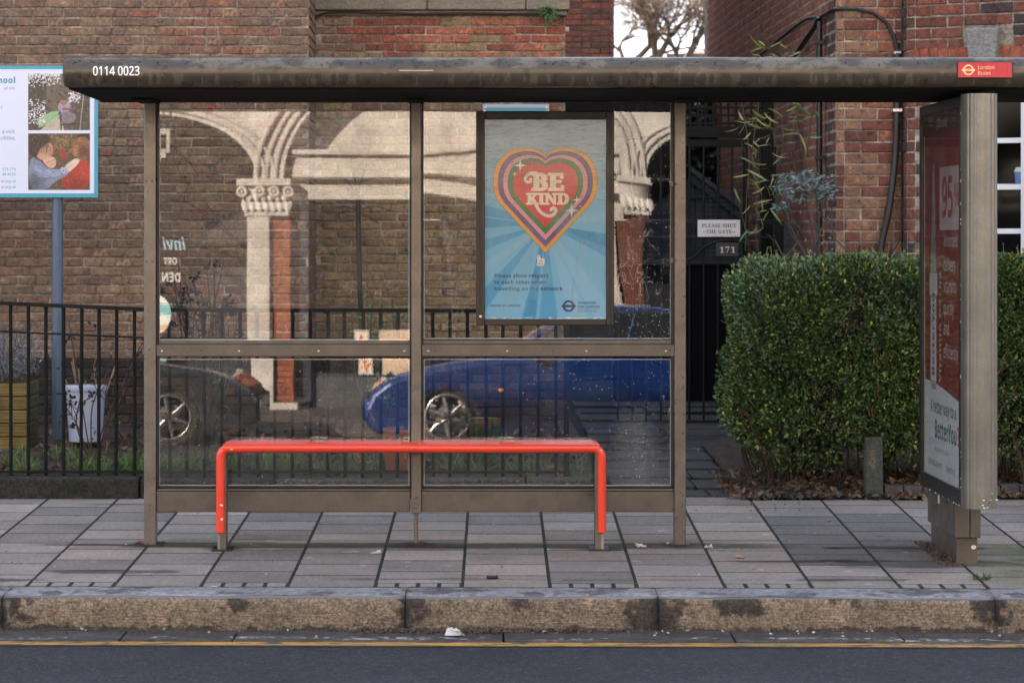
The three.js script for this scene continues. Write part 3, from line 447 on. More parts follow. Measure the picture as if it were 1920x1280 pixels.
{
  // posts with rounded arrises, a recessed glazing bead along their inner edges and riveted feet
  const post = (x0, x1, y0 = -0.01) => part('post', [bx(x0, x1, y0, 2.2722, -0.04, ZP, 0.007)], postM, shelter);
  const pA = post(X(269, ZP), X(292, ZP)), pC = post(X(1265, ZP), X(1287, ZP)), pB = part('post', [bx(X(771, ZP), X(790, ZP), Y(961), 2.2722, -0.03, ZP, 0.006), cyl(0.0115, 0.0115, Y(961) + 0.01, 14, X(780), -0.01, 0.0)], postM, shelter);
  part('bead', [bx(X(292, ZP) + 0.001, X(297, 0.03), Y(912), 2.261, -0.02, 0.03, 0.002)], bronzeDark, pA);
  part('bead', [bx(X(1259, 0.03), X(1265, ZP) - 0.001, Y(912), 2.261, -0.02, 0.03, 0.002)], bronzeDark, pC);
  part('bead', [bx(X(790, ZP) + 0.001, X(794, 0.03), Y(912), 2.261, -0.02, 0.03, 0.002), bx(X(768, 0.03), X(771, ZP) - 0.001, Y(912), 2.261, -0.02, 0.03, 0.002)], bronzeDark, pB);
  const rivet = (p, px, py, r = 0.006) => part('rivet', new THREE.SphereGeometry(r, 8, 5).scale(1, 1, 0.45).translate(X(px, ZP), Y(py, ZP), ZP), bronze, p);
  for (const [x, y] of [[274, 339], [285, 339], [274, 490], [285, 490], [280, 655], [274, 793], [285, 793], [280, 947], [280, 955]]) rivet(pA, x, y);
  for (const [x, y] of [[1279, 180], [1268, 345], [1268, 488]]) rivet(pC, x, y);
  for (const [x, y] of [[780, 932], [780, 951]]) rivet(pB, x, y, 0.008);
  part('foot_plate', bx(X(255), X(306), -0.012, 0.004, -0.09, 0.07, 0.003), bronzeDark, pA);
  part('foot_plate', bx(X(764), X(797), -0.012, 0.006, -0.06, 0.05, 0.003), bronzeDark, pB);
  part('foot_plate', bx(X(1258), X(1294), -0.012, 0.003, -0.07, 0.06, 0.003), bronzeDark, pC);
  for (const [px, y] of [[786, 496], [786, 520], [1258, 345], [1258, 488]]) part('glass_clip', bx(X(px - 2), X(px + 4), Y(y + 5), Y(y - 5), 0.0, 0.042, 0.003), bronze, shelter);
  // rails: header, middle with screws, kick panel with a rounded top edge
  part('header_rail', bx(X(293) , X(1266), 2.262, 2.272, -0.03, 0.03, 0.003), bronzeDark, shelter);
  for (const [a, b, screws] of [[293, 770, [303, 448, 597, 758]], [790, 1265, [803, 951, 1100, 1249]]]) {
    const rl = part('middle_rail', [bx(X(a) + 0.001, X(b) - 0.001, Y(668), Y(645), -0.028, 0.034, 0.005), bx(X(a) + 0.001, X(b) - 0.001, Y(645) , Y(638), -0.02, 0.02, 0.003)], bronze, shelter);
    for (const s of screws) part('screw', new THREE.SphereGeometry(0.0062, 9, 6).scale(1, 1, 0.5).translate(X(s, 0.034), Y(658, 0.034), 0.034), boltM, rl);
    part('kick_panel', [bx(X(a) + 0.001, X(b) - 0.001, Y(960, 0.02), Y(921, 0.02), -0.022, 0.02, 0.004), bx(X(a) + 0.001, X(b) - 0.001, Y(921, 0.02), Y(916, 0.02), -0.022, 0.026, 0.007)], bronze, shelter);
    part('glazing_bead', bx(X(a) + 0.002, X(b) - 0.002, Y(916, 0.02) + 0.0005, Y(911, 0.02), -0.012, 0.014, 0.002), bronzeDark, shelter);
  }
}
// panes: scratches, dust and dried splashes take the clearness away where they are
function paneTex(w, h, draw, s, dust = 0.006) {
  const c = document.createElement('canvas'); c.width = w; c.height = h; const g = c.getContext('2d'), im = g.createImageData(w, h);
  for (let y = 0; y < h; y++) for (let x = 0; x < w; x++) { const n = fbm(x / 60, y / 60, 0, 4, s), f = hash(x, y, s), o = (y * w + x) * 4, sp = f > 0.9985 ? 0.3 : 0; const v = clamp(1 - dust * (0.3 + 1.4 * sstep(0.4, 0.75, n)) - sp); im.data[o] = im.data[o + 1] = im.data[o + 2] = v * 255; im.data[o + 3] = 255; }
  g.putImageData(im, 0, 0); g.lineCap = 'round'; reseed(s); draw(g, w, h);
  const t = new THREE.CanvasTexture(c); return t;
}
const scrawl = (g, x, y, r, n, a = 0.5) => { g.strokeStyle = `rgba(120,120,120,${a})`; g.lineWidth = rr(0.8, 1.5); g.beginPath(); g.moveTo(x, y); for (let i = 0; i < n; i++) g.bezierCurveTo(x + rr(-r, r), y + rr(-r, r), x + rr(-r, r), y + rr(-r, r), x + rr(-r, r), y + rr(-r, r)); g.stroke(); };
const spots = (g, w, h, n, f, a = 0.8) => { for (let i = 0; i < n; i++) { const [x, y, k] = f(); if (rnd() > k) continue; g.fillStyle = `rgba(60,60,60,${a * rr(0.4, 1)})`; g.beginPath(); g.arc(x, y, rr(0.7, 2.2), 0, 7); g.fill(); } };
const edge = (g, w, h) => { g.strokeStyle = 'rgba(90,90,90,.55)'; g.lineWidth = 5; g.strokeRect(3, 3, w - 6, h - 6); };
const waves = tex(256, (u, v) => fbm(u * 3, v * 3, 3, 3, 301), { size: 1.3 }), bigWaves = tex(256, (u, v) => fbm(u * 3, v * 2, 3, 2, 305), { size: 0.95 });
const mPane = (map, bump, k) => M({ c: [0.86, 0.88, 0.86], transmission: 1, transmissionMap: map, thickness: 0, roughness: 0.004, ior: 1.95, bumpMap: bump, bumpScale: k });
const panes = [
  [297, 768, 188, 638, paneTex(960, 920, (g, w, h) => { for (let i = 0; i < 26; i++) scrawl(g, rr(0.3, 1) * w, rr(0.1, 0.9) * h, rr(20, 90), 2, 0.4); edge(g, w, h); spots(g, w, h, 160, () => [rr(0, w), rr(0, h), 0.5]); }, 311), waves, 0.00006, [0, 0]],
  [794, 1259, 188, 636, paneTex(960, 920, (g, w, h) => { for (let i = 0; i < 26; i++) scrawl(g, rr(0, 0.22) * w, rr(0.1, 0.9) * h, rr(20, 110), 3, 0.55); for (let i = 0; i < 22; i++) scrawl(g, rr(0.78, 0.97) * w, rr(0.3, 0.8) * h, rr(15, 70), 3, 0.6); edge(g, w, h); spots(g, w, h, 420, () => [w * (1 - rnd() * 0.25), h * Math.sqrt(rnd()), 0.7], 0.7); }, 321), bigWaves, 0.0011, [0.001, 0.0002]],
  [297, 768, 672, 911, paneTex(960, 500, (g, w, h) => { for (let i = 0; i < 10; i++) scrawl(g, rr(0, 1) * w, rr(0, 1) * h, rr(20, 60), 2, 0.35); edge(g, w, h); spots(g, w, h, 260, () => [rr(0, w), rr(0, h), 0.6]); }, 331, 0.01), waves, 0.00008, [-0.0012, 0]],
  [794, 1259, 672, 911, paneTex(960, 500, (g, w, h) => { edge(g, w, h); for (let i = 0; i < 5200; i++) { const x = w * (0.86 + 0.1 * (rnd() + rnd() + rnd() - 1.5)), y = h * (0.72 + 0.36 * (rnd() + rnd() + rnd() - 1.5)); g.fillStyle = `rgba(110,110,110,${rr(0.1, 0.5)})`; g.beginPath(); g.arc(x, y, rr(0.5, 1.5), 0, 7); g.fill(); } spots(g, w, h, 400, () => [w * rr(0.4, 1), rr(0, h), 0.7]); }, 341, 0.012), bigWaves, 0.0003, [0.0006, 0]],
];
for (const [a, b, y0, y1, t, wv, k, [ry, rx]] of panes) {
  const g = new THREE.PlaneGeometry(X(b) - X(a), Y(y0) - Y(y1)), o = part('glass_pane', g, mPane(t, null, 0), shelter, [(X(a) + X(b)) / 2, (Y(y0) + Y(y1)) / 2, 0]);
  const uv2 = new Float32Array(g.attributes.uv.count * 2); for (let i = 0; i < g.attributes.uv.count; i++) { uv2[2 * i] = g.attributes.position.getX(i); uv2[2 * i + 1] = g.attributes.position.getY(i); } g.setAttribute('uv1', new THREE.BufferAttribute(uv2, 2));
  const wt = wv.clone(); wt.channel = 1; o.material.bumpMap = wt; o.material.bumpScale = k; o.rotation.set(rx, ry, 0);
}
// beads of rain on the right-hand panes
{ reseed(351); const L = []; for (let i = 0; i < 200; i++) { const up = rnd() < 0.62, x = X(1255) - Math.pow(rnd(), 1.6) * 0.3, y = up ? Y(630) + Math.pow(rnd(), 1.5) * 1.05 : Y(905) + rnd() * 0.62, r = rr(0.001, 0.0028); L.push(new THREE.Matrix4().makeScale(r, r * rr(1, 1.3), r * 0.5).setPosition(x, y, 0.0025)); }
  for (let i = 0; i < 170; i++) { const x = X(rr(300, 1255)), r = rr(0.0022, 0.0042); L.push(new THREE.Matrix4().makeScale(r, r * 1.5, r).setPosition(x, 2.262, 0.022)); }
  instanced('rain_beads', new THREE.SphereGeometry(1, 8, 6), M({ c: [1, 1, 1], transmission: 1, thickness: 0.004, ior: 1.33, roughness: 0.02 }), L, shelter); }
// roof: a shallow slab behind a rounded front edge
const RZ = 1.27, RX0 = X(116, RZ), RX1 = 3.35, RB = 2.273, RT = 2.4165;
const fasciaProfile = (n = 16, off = 0) => [...Array(n + 1)].map((_, i) => { const a = (-90 + 180 * i / n) * R, h = (RT - RB) / 2, y = (RT + RB) / 2 + Math.sin(a) * (h + off); return [y, RZ - 0.062 + Math.sign(Math.cos(a)) * Math.pow(Math.abs(Math.cos(a)), 0.75) * (0.062 + off)]; });
{
  const prof = fasciaProfile(20), xs = [RX0, RX0 + 0.005, RX0 + 0.02, ...[...Array(23)].map((_, i) => RX0 + 0.02 + (RX1 - RX0 - 0.02) * (i + 1) / 23)], pos = [], uv = [], idx = [];
  xs.forEach((x, i) => prof.forEach(([y, z], j) => { const q = i === 0 ? 0.78 : i === 1 ? 0.93 : 1; pos.push(x, (RT + RB) / 2 + (y - (RT + RB) / 2) * q, RZ - 0.062 + (z - RZ + 0.062) * q); uv.push((x - RX0) / 2.6, j / 20); }));
  for (let i = 0; i < xs.length - 1; i++) for (let j = 0; j < 20; j++) { const p = i * 21 + j, q = p + 21; idx.push(p, q, p + 1, q, q + 1, p + 1); }
  for (let j = 1; j < 20; j++) idx.push(0, j, j + 1);
  const g = new THREE.BufferGeometry(); g.setAttribute('position', new THREE.Float32BufferAttribute(pos, 3)); g.setAttribute('uv', new THREE.Float32BufferAttribute(uv, 2)); g.setIndex(idx); g.computeVertexNormals();
  const fb = tex(256, (u, v) => 0.5 * fbm(u * 30, v * 6, 30, 4, 361) + 0.5 * sstep(0.66, 0.8, fbm(u * 180, v * 20, 180, 2, 365)), { n2: 128, size: 1 });
  part('roof_edge', g, M({ c: [0.22, 0.182, 0.135], map: T.fascia, roughness: 0.26, metalness: 0.3, bumpMap: fb, bumpScale: 0.0003 }), shelter);
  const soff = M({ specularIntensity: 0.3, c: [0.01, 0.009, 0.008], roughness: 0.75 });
  part('roof_panel', [bx(RX0 + 0.006, RX1, RB + 0.003, RT - 0.012, -0.055, RZ - 0.0625, 0.004)], M({ c: [0.12, 0.11, 0.1], map: T.metal, roughness: 0.5 }), shelter);
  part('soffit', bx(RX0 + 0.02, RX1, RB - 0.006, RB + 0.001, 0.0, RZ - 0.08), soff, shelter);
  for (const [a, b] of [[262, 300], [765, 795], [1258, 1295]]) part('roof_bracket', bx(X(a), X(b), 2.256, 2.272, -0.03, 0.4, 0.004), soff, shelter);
  part('rear_gutter', bx(RX0 + 0.006, RX1, 2.266, 2.33, -0.075, -0.056, 0.004), bronzeDark, shelter);
  part('edge_beam', bx(X(1287), RX1, 2.263, 2.2725, -0.03, 0.03, 0.004), soff, shelter);
  part('edge_beam', bx(RX0 + 0.02, X(268), 2.263, 2.2725, -0.03, 0.03, 0.004), soff, shelter);
  // scuffed bare-metal line on the edge, left by something that scraped it
  part('scrape', new THREE.PlaneGeometry(0.16, 0.005).translate(X(780, RZ), Y(132, RZ), RZ + 0.0012), M({ c: [0.36, 0.31, 0.25], roughness: 0.4, metalness: 0.6 }), shelter);
}
// flat print wrapped on the curved edge
function wrapped(x0, x1, y0, y1, off) { const n = 8, pos = [], uv = [], idx = [], h = (RT - RB) / 2; for (let i = 0; i <= n; i++) { const y = y0 + (y1 - y0) * i / n, s = clamp((y - (RT + RB) / 2) / h, -0.999, 0.999), z = RZ - 0.062 + Math.pow(Math.sqrt(1 - s * s), 0.75) * 0.062 + off; for (const [k, x] of [[0, x0], [1, x1]]) { pos.push(x, y, z); uv.push(k, i / n); } } for (let i = 0; i < n; i++) { const p = 2 * i; idx.push(p, p + 1, p + 2, p + 1, p + 3, p + 2); } const g = new THREE.BufferGeometry(); g.setAttribute('position', new THREE.Float32BufferAttribute(pos, 3)); g.setAttribute('uv', new THREE.Float32BufferAttribute(uv, 2)); g.setIndex(idx); g.computeVertexNormals(); return g; }
part('stop_number', wrapped(X(168, RZ), X(270, RZ), Y(146, RZ), Y(116, RZ), 0.0016), M({ map: canvasTex(816, 240, (c, w, h) => { c.clearRect(0, 0, w, h); c.fillStyle = '#f4f2ee'; c.strokeStyle = '#f4f2ee'; c.lineWidth = 5; c.font = '182px sans-serif'; c.textBaseline = 'alphabetic'; c.save(); c.translate(40, 200); c.scale(0.84, 1.03); c.fillText('0114', 0, 0); c.strokeText('0114', 0, 0); c.fillText('0023', 446, 0); c.strokeText('0023', 446, 0); c.restore(); c.clearRect(534, 74, 5, 60); c.clearRect(600, 96, 26, 10); }), transparent: true, alphaTest: 0.5, roughness: 0.5 }), shelter);
{ const red = canvasTex(1024, 280, (c, w, h) => { c.fillStyle = '#c8323c'; c.fillRect(0, 0, w, h); c.strokeStyle = '#f3cf8f'; c.lineWidth = 28; c.beginPath(); c.arc(196, 142, 86, 0, 7); c.stroke(); c.fillStyle = '#f3cf8f'; c.fillRect(72, 122, 248, 42); c.fillStyle = '#c8323c'; c.font = 'bold 34px sans-serif'; c.textAlign = 'center'; c.fillText('BUSES', 196, 155); c.fillStyle = '#f3cf8f'; c.textAlign = 'left'; c.font = '96px sans-serif'; c.fillText('London', 368, 128); c.fillText('Buses', 368, 232); c.strokeStyle = 'rgba(90,10,20,.5)'; c.lineWidth = 3; reseed(5); for (let i = 0; i < 14; i++) { const x = rr(300, 1000); c.beginPath(); c.moveTo(x, rr(0, 120)); c.lineTo(x + rr(-6, 6), rr(150, 280)); c.stroke(); } c.fillStyle = 'rgba(60,20,20,.5)'; for (let i = 0; i < 60; i++) c.fillRect(rr(0, w), rr(220, h), rr(2, 8), rr(2, 6)); });
  const x0 = X(1797, RZ), x1 = X(1898, RZ), y0 = Y(145, RZ), y1 = Y(117, RZ), pl = part('sign_plate', bx(x0 - 0.005, x1 + 0.005, y0 - 0.003, y1 + 0.003, RZ - 0.02, RZ + 0.004, 0.002), gum, shelter); part('sign_face', new THREE.PlaneGeometry(x1 - x0, y1 - y0).translate((x0 + x1) / 2, (y0 + y1) / 2, RZ + 0.0062), M({ map: red, roughness: 0.45 }), pl); }

// ---------- red perch bench ----------
const redM = M({ c: [0.8, 0.052, 0.018], roughness: 0.3, clearcoat: 0.45, clearcoatRoughness: 0.12 });
const redTop = M({ c: [0.55, 0.045, 0.03], roughness: 0.22, clearcoat: 1, clearcoatRoughness: 0.08 });
{
  const bench = thing('bench', 'glossy red perch bench bent from tube, standing in the shelter', 'bench');
  const z = 0.23, xl = X(413, z), xr = X(1128.5, z), yt = Y(840, z), yb = Y(997, z), q = 0.045, pts = [];
  const arc = (cx, cy, a0, a1) => { for (let i = 0; i <= 6; i++) { const a = (a0 + (a1 - a0) * i / 6) * R; pts.push(new V3(cx + q * Math.cos(a), cy + q * Math.sin(a), z)); } };
  pts.push(new V3(xl, yb, z), new V3(xl, (yb + yt) / 2, z)); arc(xl + q, yt - q, 180, 90); pts.push(new V3((xl * 2 + xr) / 3, yt + 0.001, z), new V3((xl + 2 * xr) / 3, yt - 0.001, z)); arc(xr - q, yt - q, 90, 0); pts.push(new V3(xr, (yb + yt) / 2, z), new V3(xr, yb, z));
  const fr = part('tube_frame', muv(tube(pts, 0.0225, 150, 14)), redM, bench);
  for (const x of [xl, xr]) { part('tube_cap', cyl(0.0222, 0.0222, 0.004, 14, x, yb - 0.002, z), redM, fr); }
  // five long slats behind the tube, rising slightly towards the back, turned down at both ends
  for (let k = 0; k < 5; k++) { const zz = z - 0.035 - k * 0.0365, y = yt + 0.016 + 0.002 * k, P = [[xl - 0.004, y - 0.075], [xl + 0.0, y - 0.03], [xl + 0.014, y - 0.008], [xl + 0.04, y], [xr - 0.04, y], [xr - 0.014, y - 0.008], [xr, y - 0.03], [xr + 0.004, y - 0.075]];
    const s = new THREE.Shape(); P.forEach(([x, v], i) => i ? s.lineTo(x, v) : s.moveTo(x, v)); [...P].reverse().forEach(([x, v], i) => { const c = [0.012, 0.012, 0.01, 0, 0, 0.01, 0.012, 0.012].reverse()[i], dx = (7 - i) < 3 ? c : (7 - i) > 4 ? -c : 0; s.lineTo(x + dx, v - (c && (7 - i) % 7 === 0 ? 0 : 0.009)); });
    part('slat', muv(new THREE.ExtrudeGeometry(s, { depth: 0.029, bevelEnabled: true, bevelSize: 0.0025, bevelThickness: 0.0025, bevelSegments: 2 }).translate(0, 0, zz - 0.029)), redTop, bench); }
  for (const px of [592, 768, 950]) part('slat_joiner', bx(X(px - 15, 0.15), X(px + 17, 0.15), yt + 0.018, yt + 0.0275, z - 0.212, z - 0.036, 0.002), redTop, bench);
  part('crossbar', [bx(xl + 0.06, xr - 0.06, yt - 0.012, yt + 0.004, z - 0.2, z - 0.03, 0.003)], M({ c: [0.1, 0.02, 0.015], roughness: 0.5 }), bench);
  // steel legs behind the red tube, with scraped feet on little plates
  for (const [a, b, s] of [[X(408, 0.22), X(424, 0.22), 1], [X(1116, 0.22), X(1132, 0.22), -1]]) { const l = part('leg', bx(a, b, -0.008, yt - 0.02, z - 0.105, z - 0.006, 0.004), M({ c: [0.22, 0.19, 0.155], map: T.metal, roughness: 0.5, metalness: 0.5 }), bench); part('foot_plate', bx(a - 0.03, b + 0.03, -0.018, 0.0, z - 0.16, z + 0.02, 0.003), bronzeDark, l); const f = part('scuffed_paint', bx(s > 0 ? a - 0.0008 : b - 0.012, s > 0 ? a + 0.011 : b + 0.0008, -0.004, 0.075, z - 0.02, z - 0.0052, 0.0002), steel, l); }
  reseed(6); for (const [px, py, w, h] of [[415, 946, 8, 4], [416, 972, 6, 6], [1127, 843, 5, 2], [434, 842, 7, 2]]) { const s = new THREE.Shape(); for (let i = 0; i < 9; i++) { const a = i / 9 * 2 * Math.PI, k = rr(0.6, 1.1); s[i ? 'lineTo' : 'moveTo'](Math.cos(a) * w / 2 / 372 * k, Math.sin(a) * h / 2 / 372 * k); } part('paint_chip', new THREE.ShapeGeometry(s).translate(X(px, z), Y(py, z), z + 0.0228), M({ c: [0.7, 0.66, 0.6], roughness: 0.6 }), fr); }
}

// ---------- poster case fixed to the glass ----------
function heart(c, cx, cy, k) { c.beginPath(); c.moveTo(cx, cy - 92 * k); c.bezierCurveTo(cx - 34 * k, cy - 138 * k, cx - 182 * k, cy - 136 * k, cx - 182 * k, cy - 2 * k); c.bezierCurveTo(cx - 182 * k, cy + 44 * k, cx - 168 * k, cy + 66 * k, cx - 148 * k, cy + 88 * k); c.lineTo(cx, cy + 248 * k); c.lineTo(cx + 148 * k, cy + 88 * k); c.bezierCurveTo(cx + 168 * k, cy + 66 * k, cx + 182 * k, cy + 44 * k, cx + 182 * k, cy - 2 * k); c.bezierCurveTo(cx + 182 * k, cy - 136 * k, cx + 34 * k, cy - 138 * k, cx, cy - 92 * k); c.closePath(); }
const posterTex = canvasTex(1000, 1640, (c, w, h) => {
  c.fillStyle = '#7db9da'; c.fillRect(0, 0, w, h);
  const cx = 500, cy = 1000; c.save(); c.beginPath(); c.rect(0, 0, w, h); c.clip();
  reseed(75); for (let k = 0; k < 15; k++) { const a0 = -24 + k * 15.2 + rr(-3, 3), wd = rr(7, 11); c.fillStyle = pick(['rgba(46,134,184,.75)', 'rgba(60,146,194,.6)', 'rgba(150,194,218,.5)', 'rgba(126,178,208,.5)']); for (const g of [0, 0.8]) { c.beginPath(); c.moveTo(cx, 860); c.lineTo(cx + 1700 * Math.cos((a0 - g) * R), 860 + 1700 * Math.sin((a0 - g) * R)); c.lineTo(cx + 1700 * Math.cos((a0 + wd + g) * R), 860 + 1700 * Math.sin((a0 + wd + g) * R)); c.globalAlpha = g ? 0.4 : 0.8; c.fill(); } } c.globalAlpha = 1;
  c.restore();
  c.fillStyle = '#8fb0c5'; c.fillRect(0, 0, w, 300); for (let i = 0; i < 40; i++) { c.fillStyle = `rgba(143,176,197,${0.62 - i * 0.0155})`; c.fillRect(0, 300 + i * 9, w, 9); }
  for (let i = 0; i < 160; i++) { c.fillStyle = pick(['rgba(178,198,210,.10)', 'rgba(84,108,128,.10)', 'rgba(200,212,220,.08)']); c.beginPath(); c.ellipse(rr(0, w), Math.pow(rnd(), 1.4) * 620, rr(40, 190), rr(14, 60), rr(-0.4, 0.4), 0, 7); c.fill(); }
  reseed(77); const bands = ['#f0a032', '#6a4a84', '#e79aa0', '#3f7f43', '#d8413c'];
  bands.forEach((f, i) => { const k = [2.36, 2.14, 1.92, 1.7, 1.48][i]; heart(c, 500, 512 + i * 3, k); c.fillStyle = f; c.fill(); c.strokeStyle = 'rgba(60,40,40,.6)'; c.lineWidth = 3; c.stroke(); });
  // lettering with a long swash
  c.fillStyle = '#f1e4cf'; c.save(); c.textAlign = 'center'; c.lineJoin = 'round'; c.strokeStyle = '#f1e4cf'; c.lineWidth = 15;
  c.save(); c.translate(520, 580); c.scale(1.08, 1); c.font = 'bold 190px serif'; c.fillText('BE', 0, 0); c.strokeText('BE', 0, 0); c.restore();
  c.save(); c.translate(520, 695); c.scale(1.0, 0.92); c.font = 'bold 132px serif'; c.lineWidth = 11; c.fillText('KIND', 0, 0); c.strokeText('KIND', 0, 0); c.restore();
  c.lineWidth = 26; c.lineCap = 'round'; c.beginPath(); c.moveTo(420, 690); c.bezierCurveTo(450, 790, 560, 830, 586, 750); c.bezierCurveTo(590, 724, 552, 716, 548, 742); c.stroke();
  c.beginPath(); c.moveTo(440, 445); c.bezierCurveTo(370, 420, 320, 470, 340, 505); c.bezierCurveTo(362, 530, 392, 505, 376, 488); c.stroke(); c.restore();
  const star = (x, y, r) => { c.fillStyle = '#f3ead8'; c.strokeStyle = 'rgba(80,60,60,.6)'; c.lineWidth = 2; c.beginPath(); for (let i = 0; i < 8; i++) { const a = i * 45 * R, q = i % 2 ? r * 0.25 : r; c[i ? 'lineTo' : 'moveTo'](x + q * Math.sin(a), y - q * Math.cos(a)); } c.closePath(); c.fill(); c.stroke(); };
  star(292, 376, 60); star(248, 448, 30); star(716, 748, 64); star(760, 660, 42); star(790, 712, 16);
  c.fillStyle = '#e8dcd6'; c.beginPath(); [[430, 1120], [455, 1110], [462, 1145], [492, 1140], [496, 1170], [488, 1200], [440, 1206], [424, 1196], [436, 1170]].forEach(([x, y], i) => c[i ? 'lineTo' : 'moveTo'](x, y)); c.fill(); c.strokeStyle = '#5a3040'; c.lineWidth = 4; c.beginPath(); c.moveTo(440, 1128); c.lineTo(452, 1122); c.moveTo(446, 1160); c.lineTo(476, 1164); c.moveTo(440, 1186); c.lineTo(480, 1182); c.stroke();
  c.fillStyle = '#2c3157'; c.font = 'bold 42px sans-serif'; c.textAlign = 'left'; ['Please show respect', 'to each other when', 'travelling on the network'].forEach((s, i) => { c.save(); c.translate(76, 1300 + i * 53); c.scale(1.1, 1); c.fillText(s, 0, 0); c.restore(); });
  c.fillStyle = '#2f3c63'; c.font = 'bold 26px sans-serif'; c.fillText('MAYOR OF LONDON', 44, 1540);
  c.strokeStyle = '#2c3a66'; c.lineWidth = 17; c.beginPath(); c.arc(692, 1534, 40, 0, 7); c.stroke(); c.fillStyle = '#2c3a66'; c.fillRect(634, 1524, 116, 20);
  c.font = 'bold 28px sans-serif'; c.fillText('TRANSPORT', 766, 1518); c.fillText('FOR LONDON', 766, 1550); c.fillRect(766, 1560, 168, 3); c.font = 'bold 13px sans-serif'; c.fillText('EVERY JOURNEY MATTERS', 766, 1582);
  // weathering: mould, rubbed patches, creases and drips
  for (let i = 0; i < 1500; i++) { const y = Math.pow(rnd(), 1.7) * 700, x = rr(0, w); c.strokeStyle = rnd() < 0.6 ? `rgba(34,48,62,${rr(0.06, 0.2)})` : `rgba(205,218,226,${rr(0.05, 0.17)})`; c.lineWidth = rr(1, 7); c.beginPath(); c.moveTo(x, y); c.quadraticCurveTo(x + rr(-60, 60), y + rr(-20, 20), x + rr(-130, 130), y + rr(-30, 30)); c.stroke(); }
  for (let i = 0; i < 240; i++) { const x = rr(0, w), y = rr(80, 1500); c.strokeStyle = rnd() < 0.5 ? `rgba(235,240,242,${rr(0.04, 0.2)})` : `rgba(40,30,40,${rr(0.04, 0.16)})`; c.lineWidth = rr(1, 4); c.beginPath(); c.moveTo(x, y); c.bezierCurveTo(x + rr(-20, 20), y + 40, x + rr(-30, 30), y + 80, x + rr(-16, 16), y + rr(60, 220)); c.stroke(); }
  for (let i = 0; i < 90; i++) { c.fillStyle = `rgba(150,182,202,${rr(0.05, 0.16)})`; c.beginPath(); c.ellipse(rr(0, w), rr(700, 1600), rr(20, 120), rr(20, 90), rr(0, 3), 0, 7); c.fill(); }
  for (let i = 0; i < 90; i++) { c.fillStyle = `rgba(240,240,236,${rr(0.4, 0.9)})`; c.fillRect(rr(0, w), rr(1624, 1640), rr(4, 40), rr(2, 9)); }
});
{
  const z = 0.075, cs = thing('poster_case', 'dark framed poster case on the glass, its weathered blue poster showing a striped heart', 'poster case'), x0 = X(893, z), x1 = X(1152, z), y0 = Y(610, z), y1 = Y(208, z);
  const fm = M({ c: [0.06, 0.047, 0.036], map: T.metal, roughnessMap: T.metalR, roughness: 0.55, metalness: 0.35 });
  part('frame', [bx(x0, X(909, z), y0 + 0.0005, y1 - 0.0005, 0.006, z, 0.005), bx(X(1137.5, z), x1, y0 + 0.0005, y1 - 0.0005, 0.006, z, 0.005), bx(X(909, z) + 0.001, X(1137.5, z) - 0.001, y0, Y(598, z), 0.006, z - 0.002, 0.005), bx(X(909, z) + 0.001, X(1137.5, z) - 0.001, Y(224, z), y1, 0.006, z - 0.002, 0.005)], fm, cs);
  part('frame_lip', [bx(X(899, z), X(901, z), y0 + 0.002, y1 - 0.002, z - 0.002, z + 0.003), bx(X(1144, z), X(1146, z), y0 + 0.002, y1 - 0.002, z - 0.002, z + 0.003), bx(X(911, z), X(1136, z), Y(222, z), Y(220, z), z - 0.003, z + 0.001)], bronzeDark, cs);
  part('back_board', bx(x0 + 0.005, x1 - 0.005, y0 + 0.005, y1 - 0.005, 0.004, 0.03), gum, cs);
  part('poster', new THREE.PlaneGeometry(X(1137, z) - X(909, z), Y(224, z) - Y(598, z)).translate((X(909, z) + X(1137, z)) / 2, (Y(224, z) + Y(598, z)) / 2, 0.056), M({ map: posterTex, roughness: 0.55 }), cs);
  part('cover_sheet', new THREE.PlaneGeometry(X(1138, z) - X(908, z), Y(223, z) - Y(599, z)).translate((X(909, z) + X(1137, z)) / 2, (Y(224, z) + Y(598, z)) / 2, 0.064), M({ c: [0.93, 0.94, 0.93], transmission: 1, thickness: 0, roughness: 0.1, ior: 1.49, bumpMap: waves, bumpScale: 0.002 }), cs);
  part('lock', new THREE.CylinderGeometry(0.007, 0.007, 0.004, 12).rotateX(Math.PI / 2).translate(X(901, z), Y(593, z), z + 0.002), boltM, cs);
}
{ // notice on the wall behind, its top edge showing over the poster case
  const z = -5.36, n = thing('wall_notice', 'small pale blue notice board on the brick wall above the heart poster', 'notice board'), x0 = at(905, 0, z).x, x1 = at(1030, 0, z).x, y1 = at(0, 195, z).y;
  part('board', bx(x0, x1, y1 - 0.32, y1, z - 0.02, z, 0.004), M({ c: [0.42, 0.44, 0.52], roughness: 0.4 }), n); part('face', new THREE.PlaneGeometry(x1 - x0 - 0.05, 0.26).translate((x0 + x1) / 2, y1 - 0.155, z + 0.002), M({ c: [0.07, 0.28, 0.36], roughness: 0.4 }), n);
  for (const px of [910, 1025]) part('screw', new THREE.SphereGeometry(0.012, 10, 6).scale(1, 1, 0.5).translate(at(px, 0, z).x, y1 - 0.025, z), boltM, n);
}

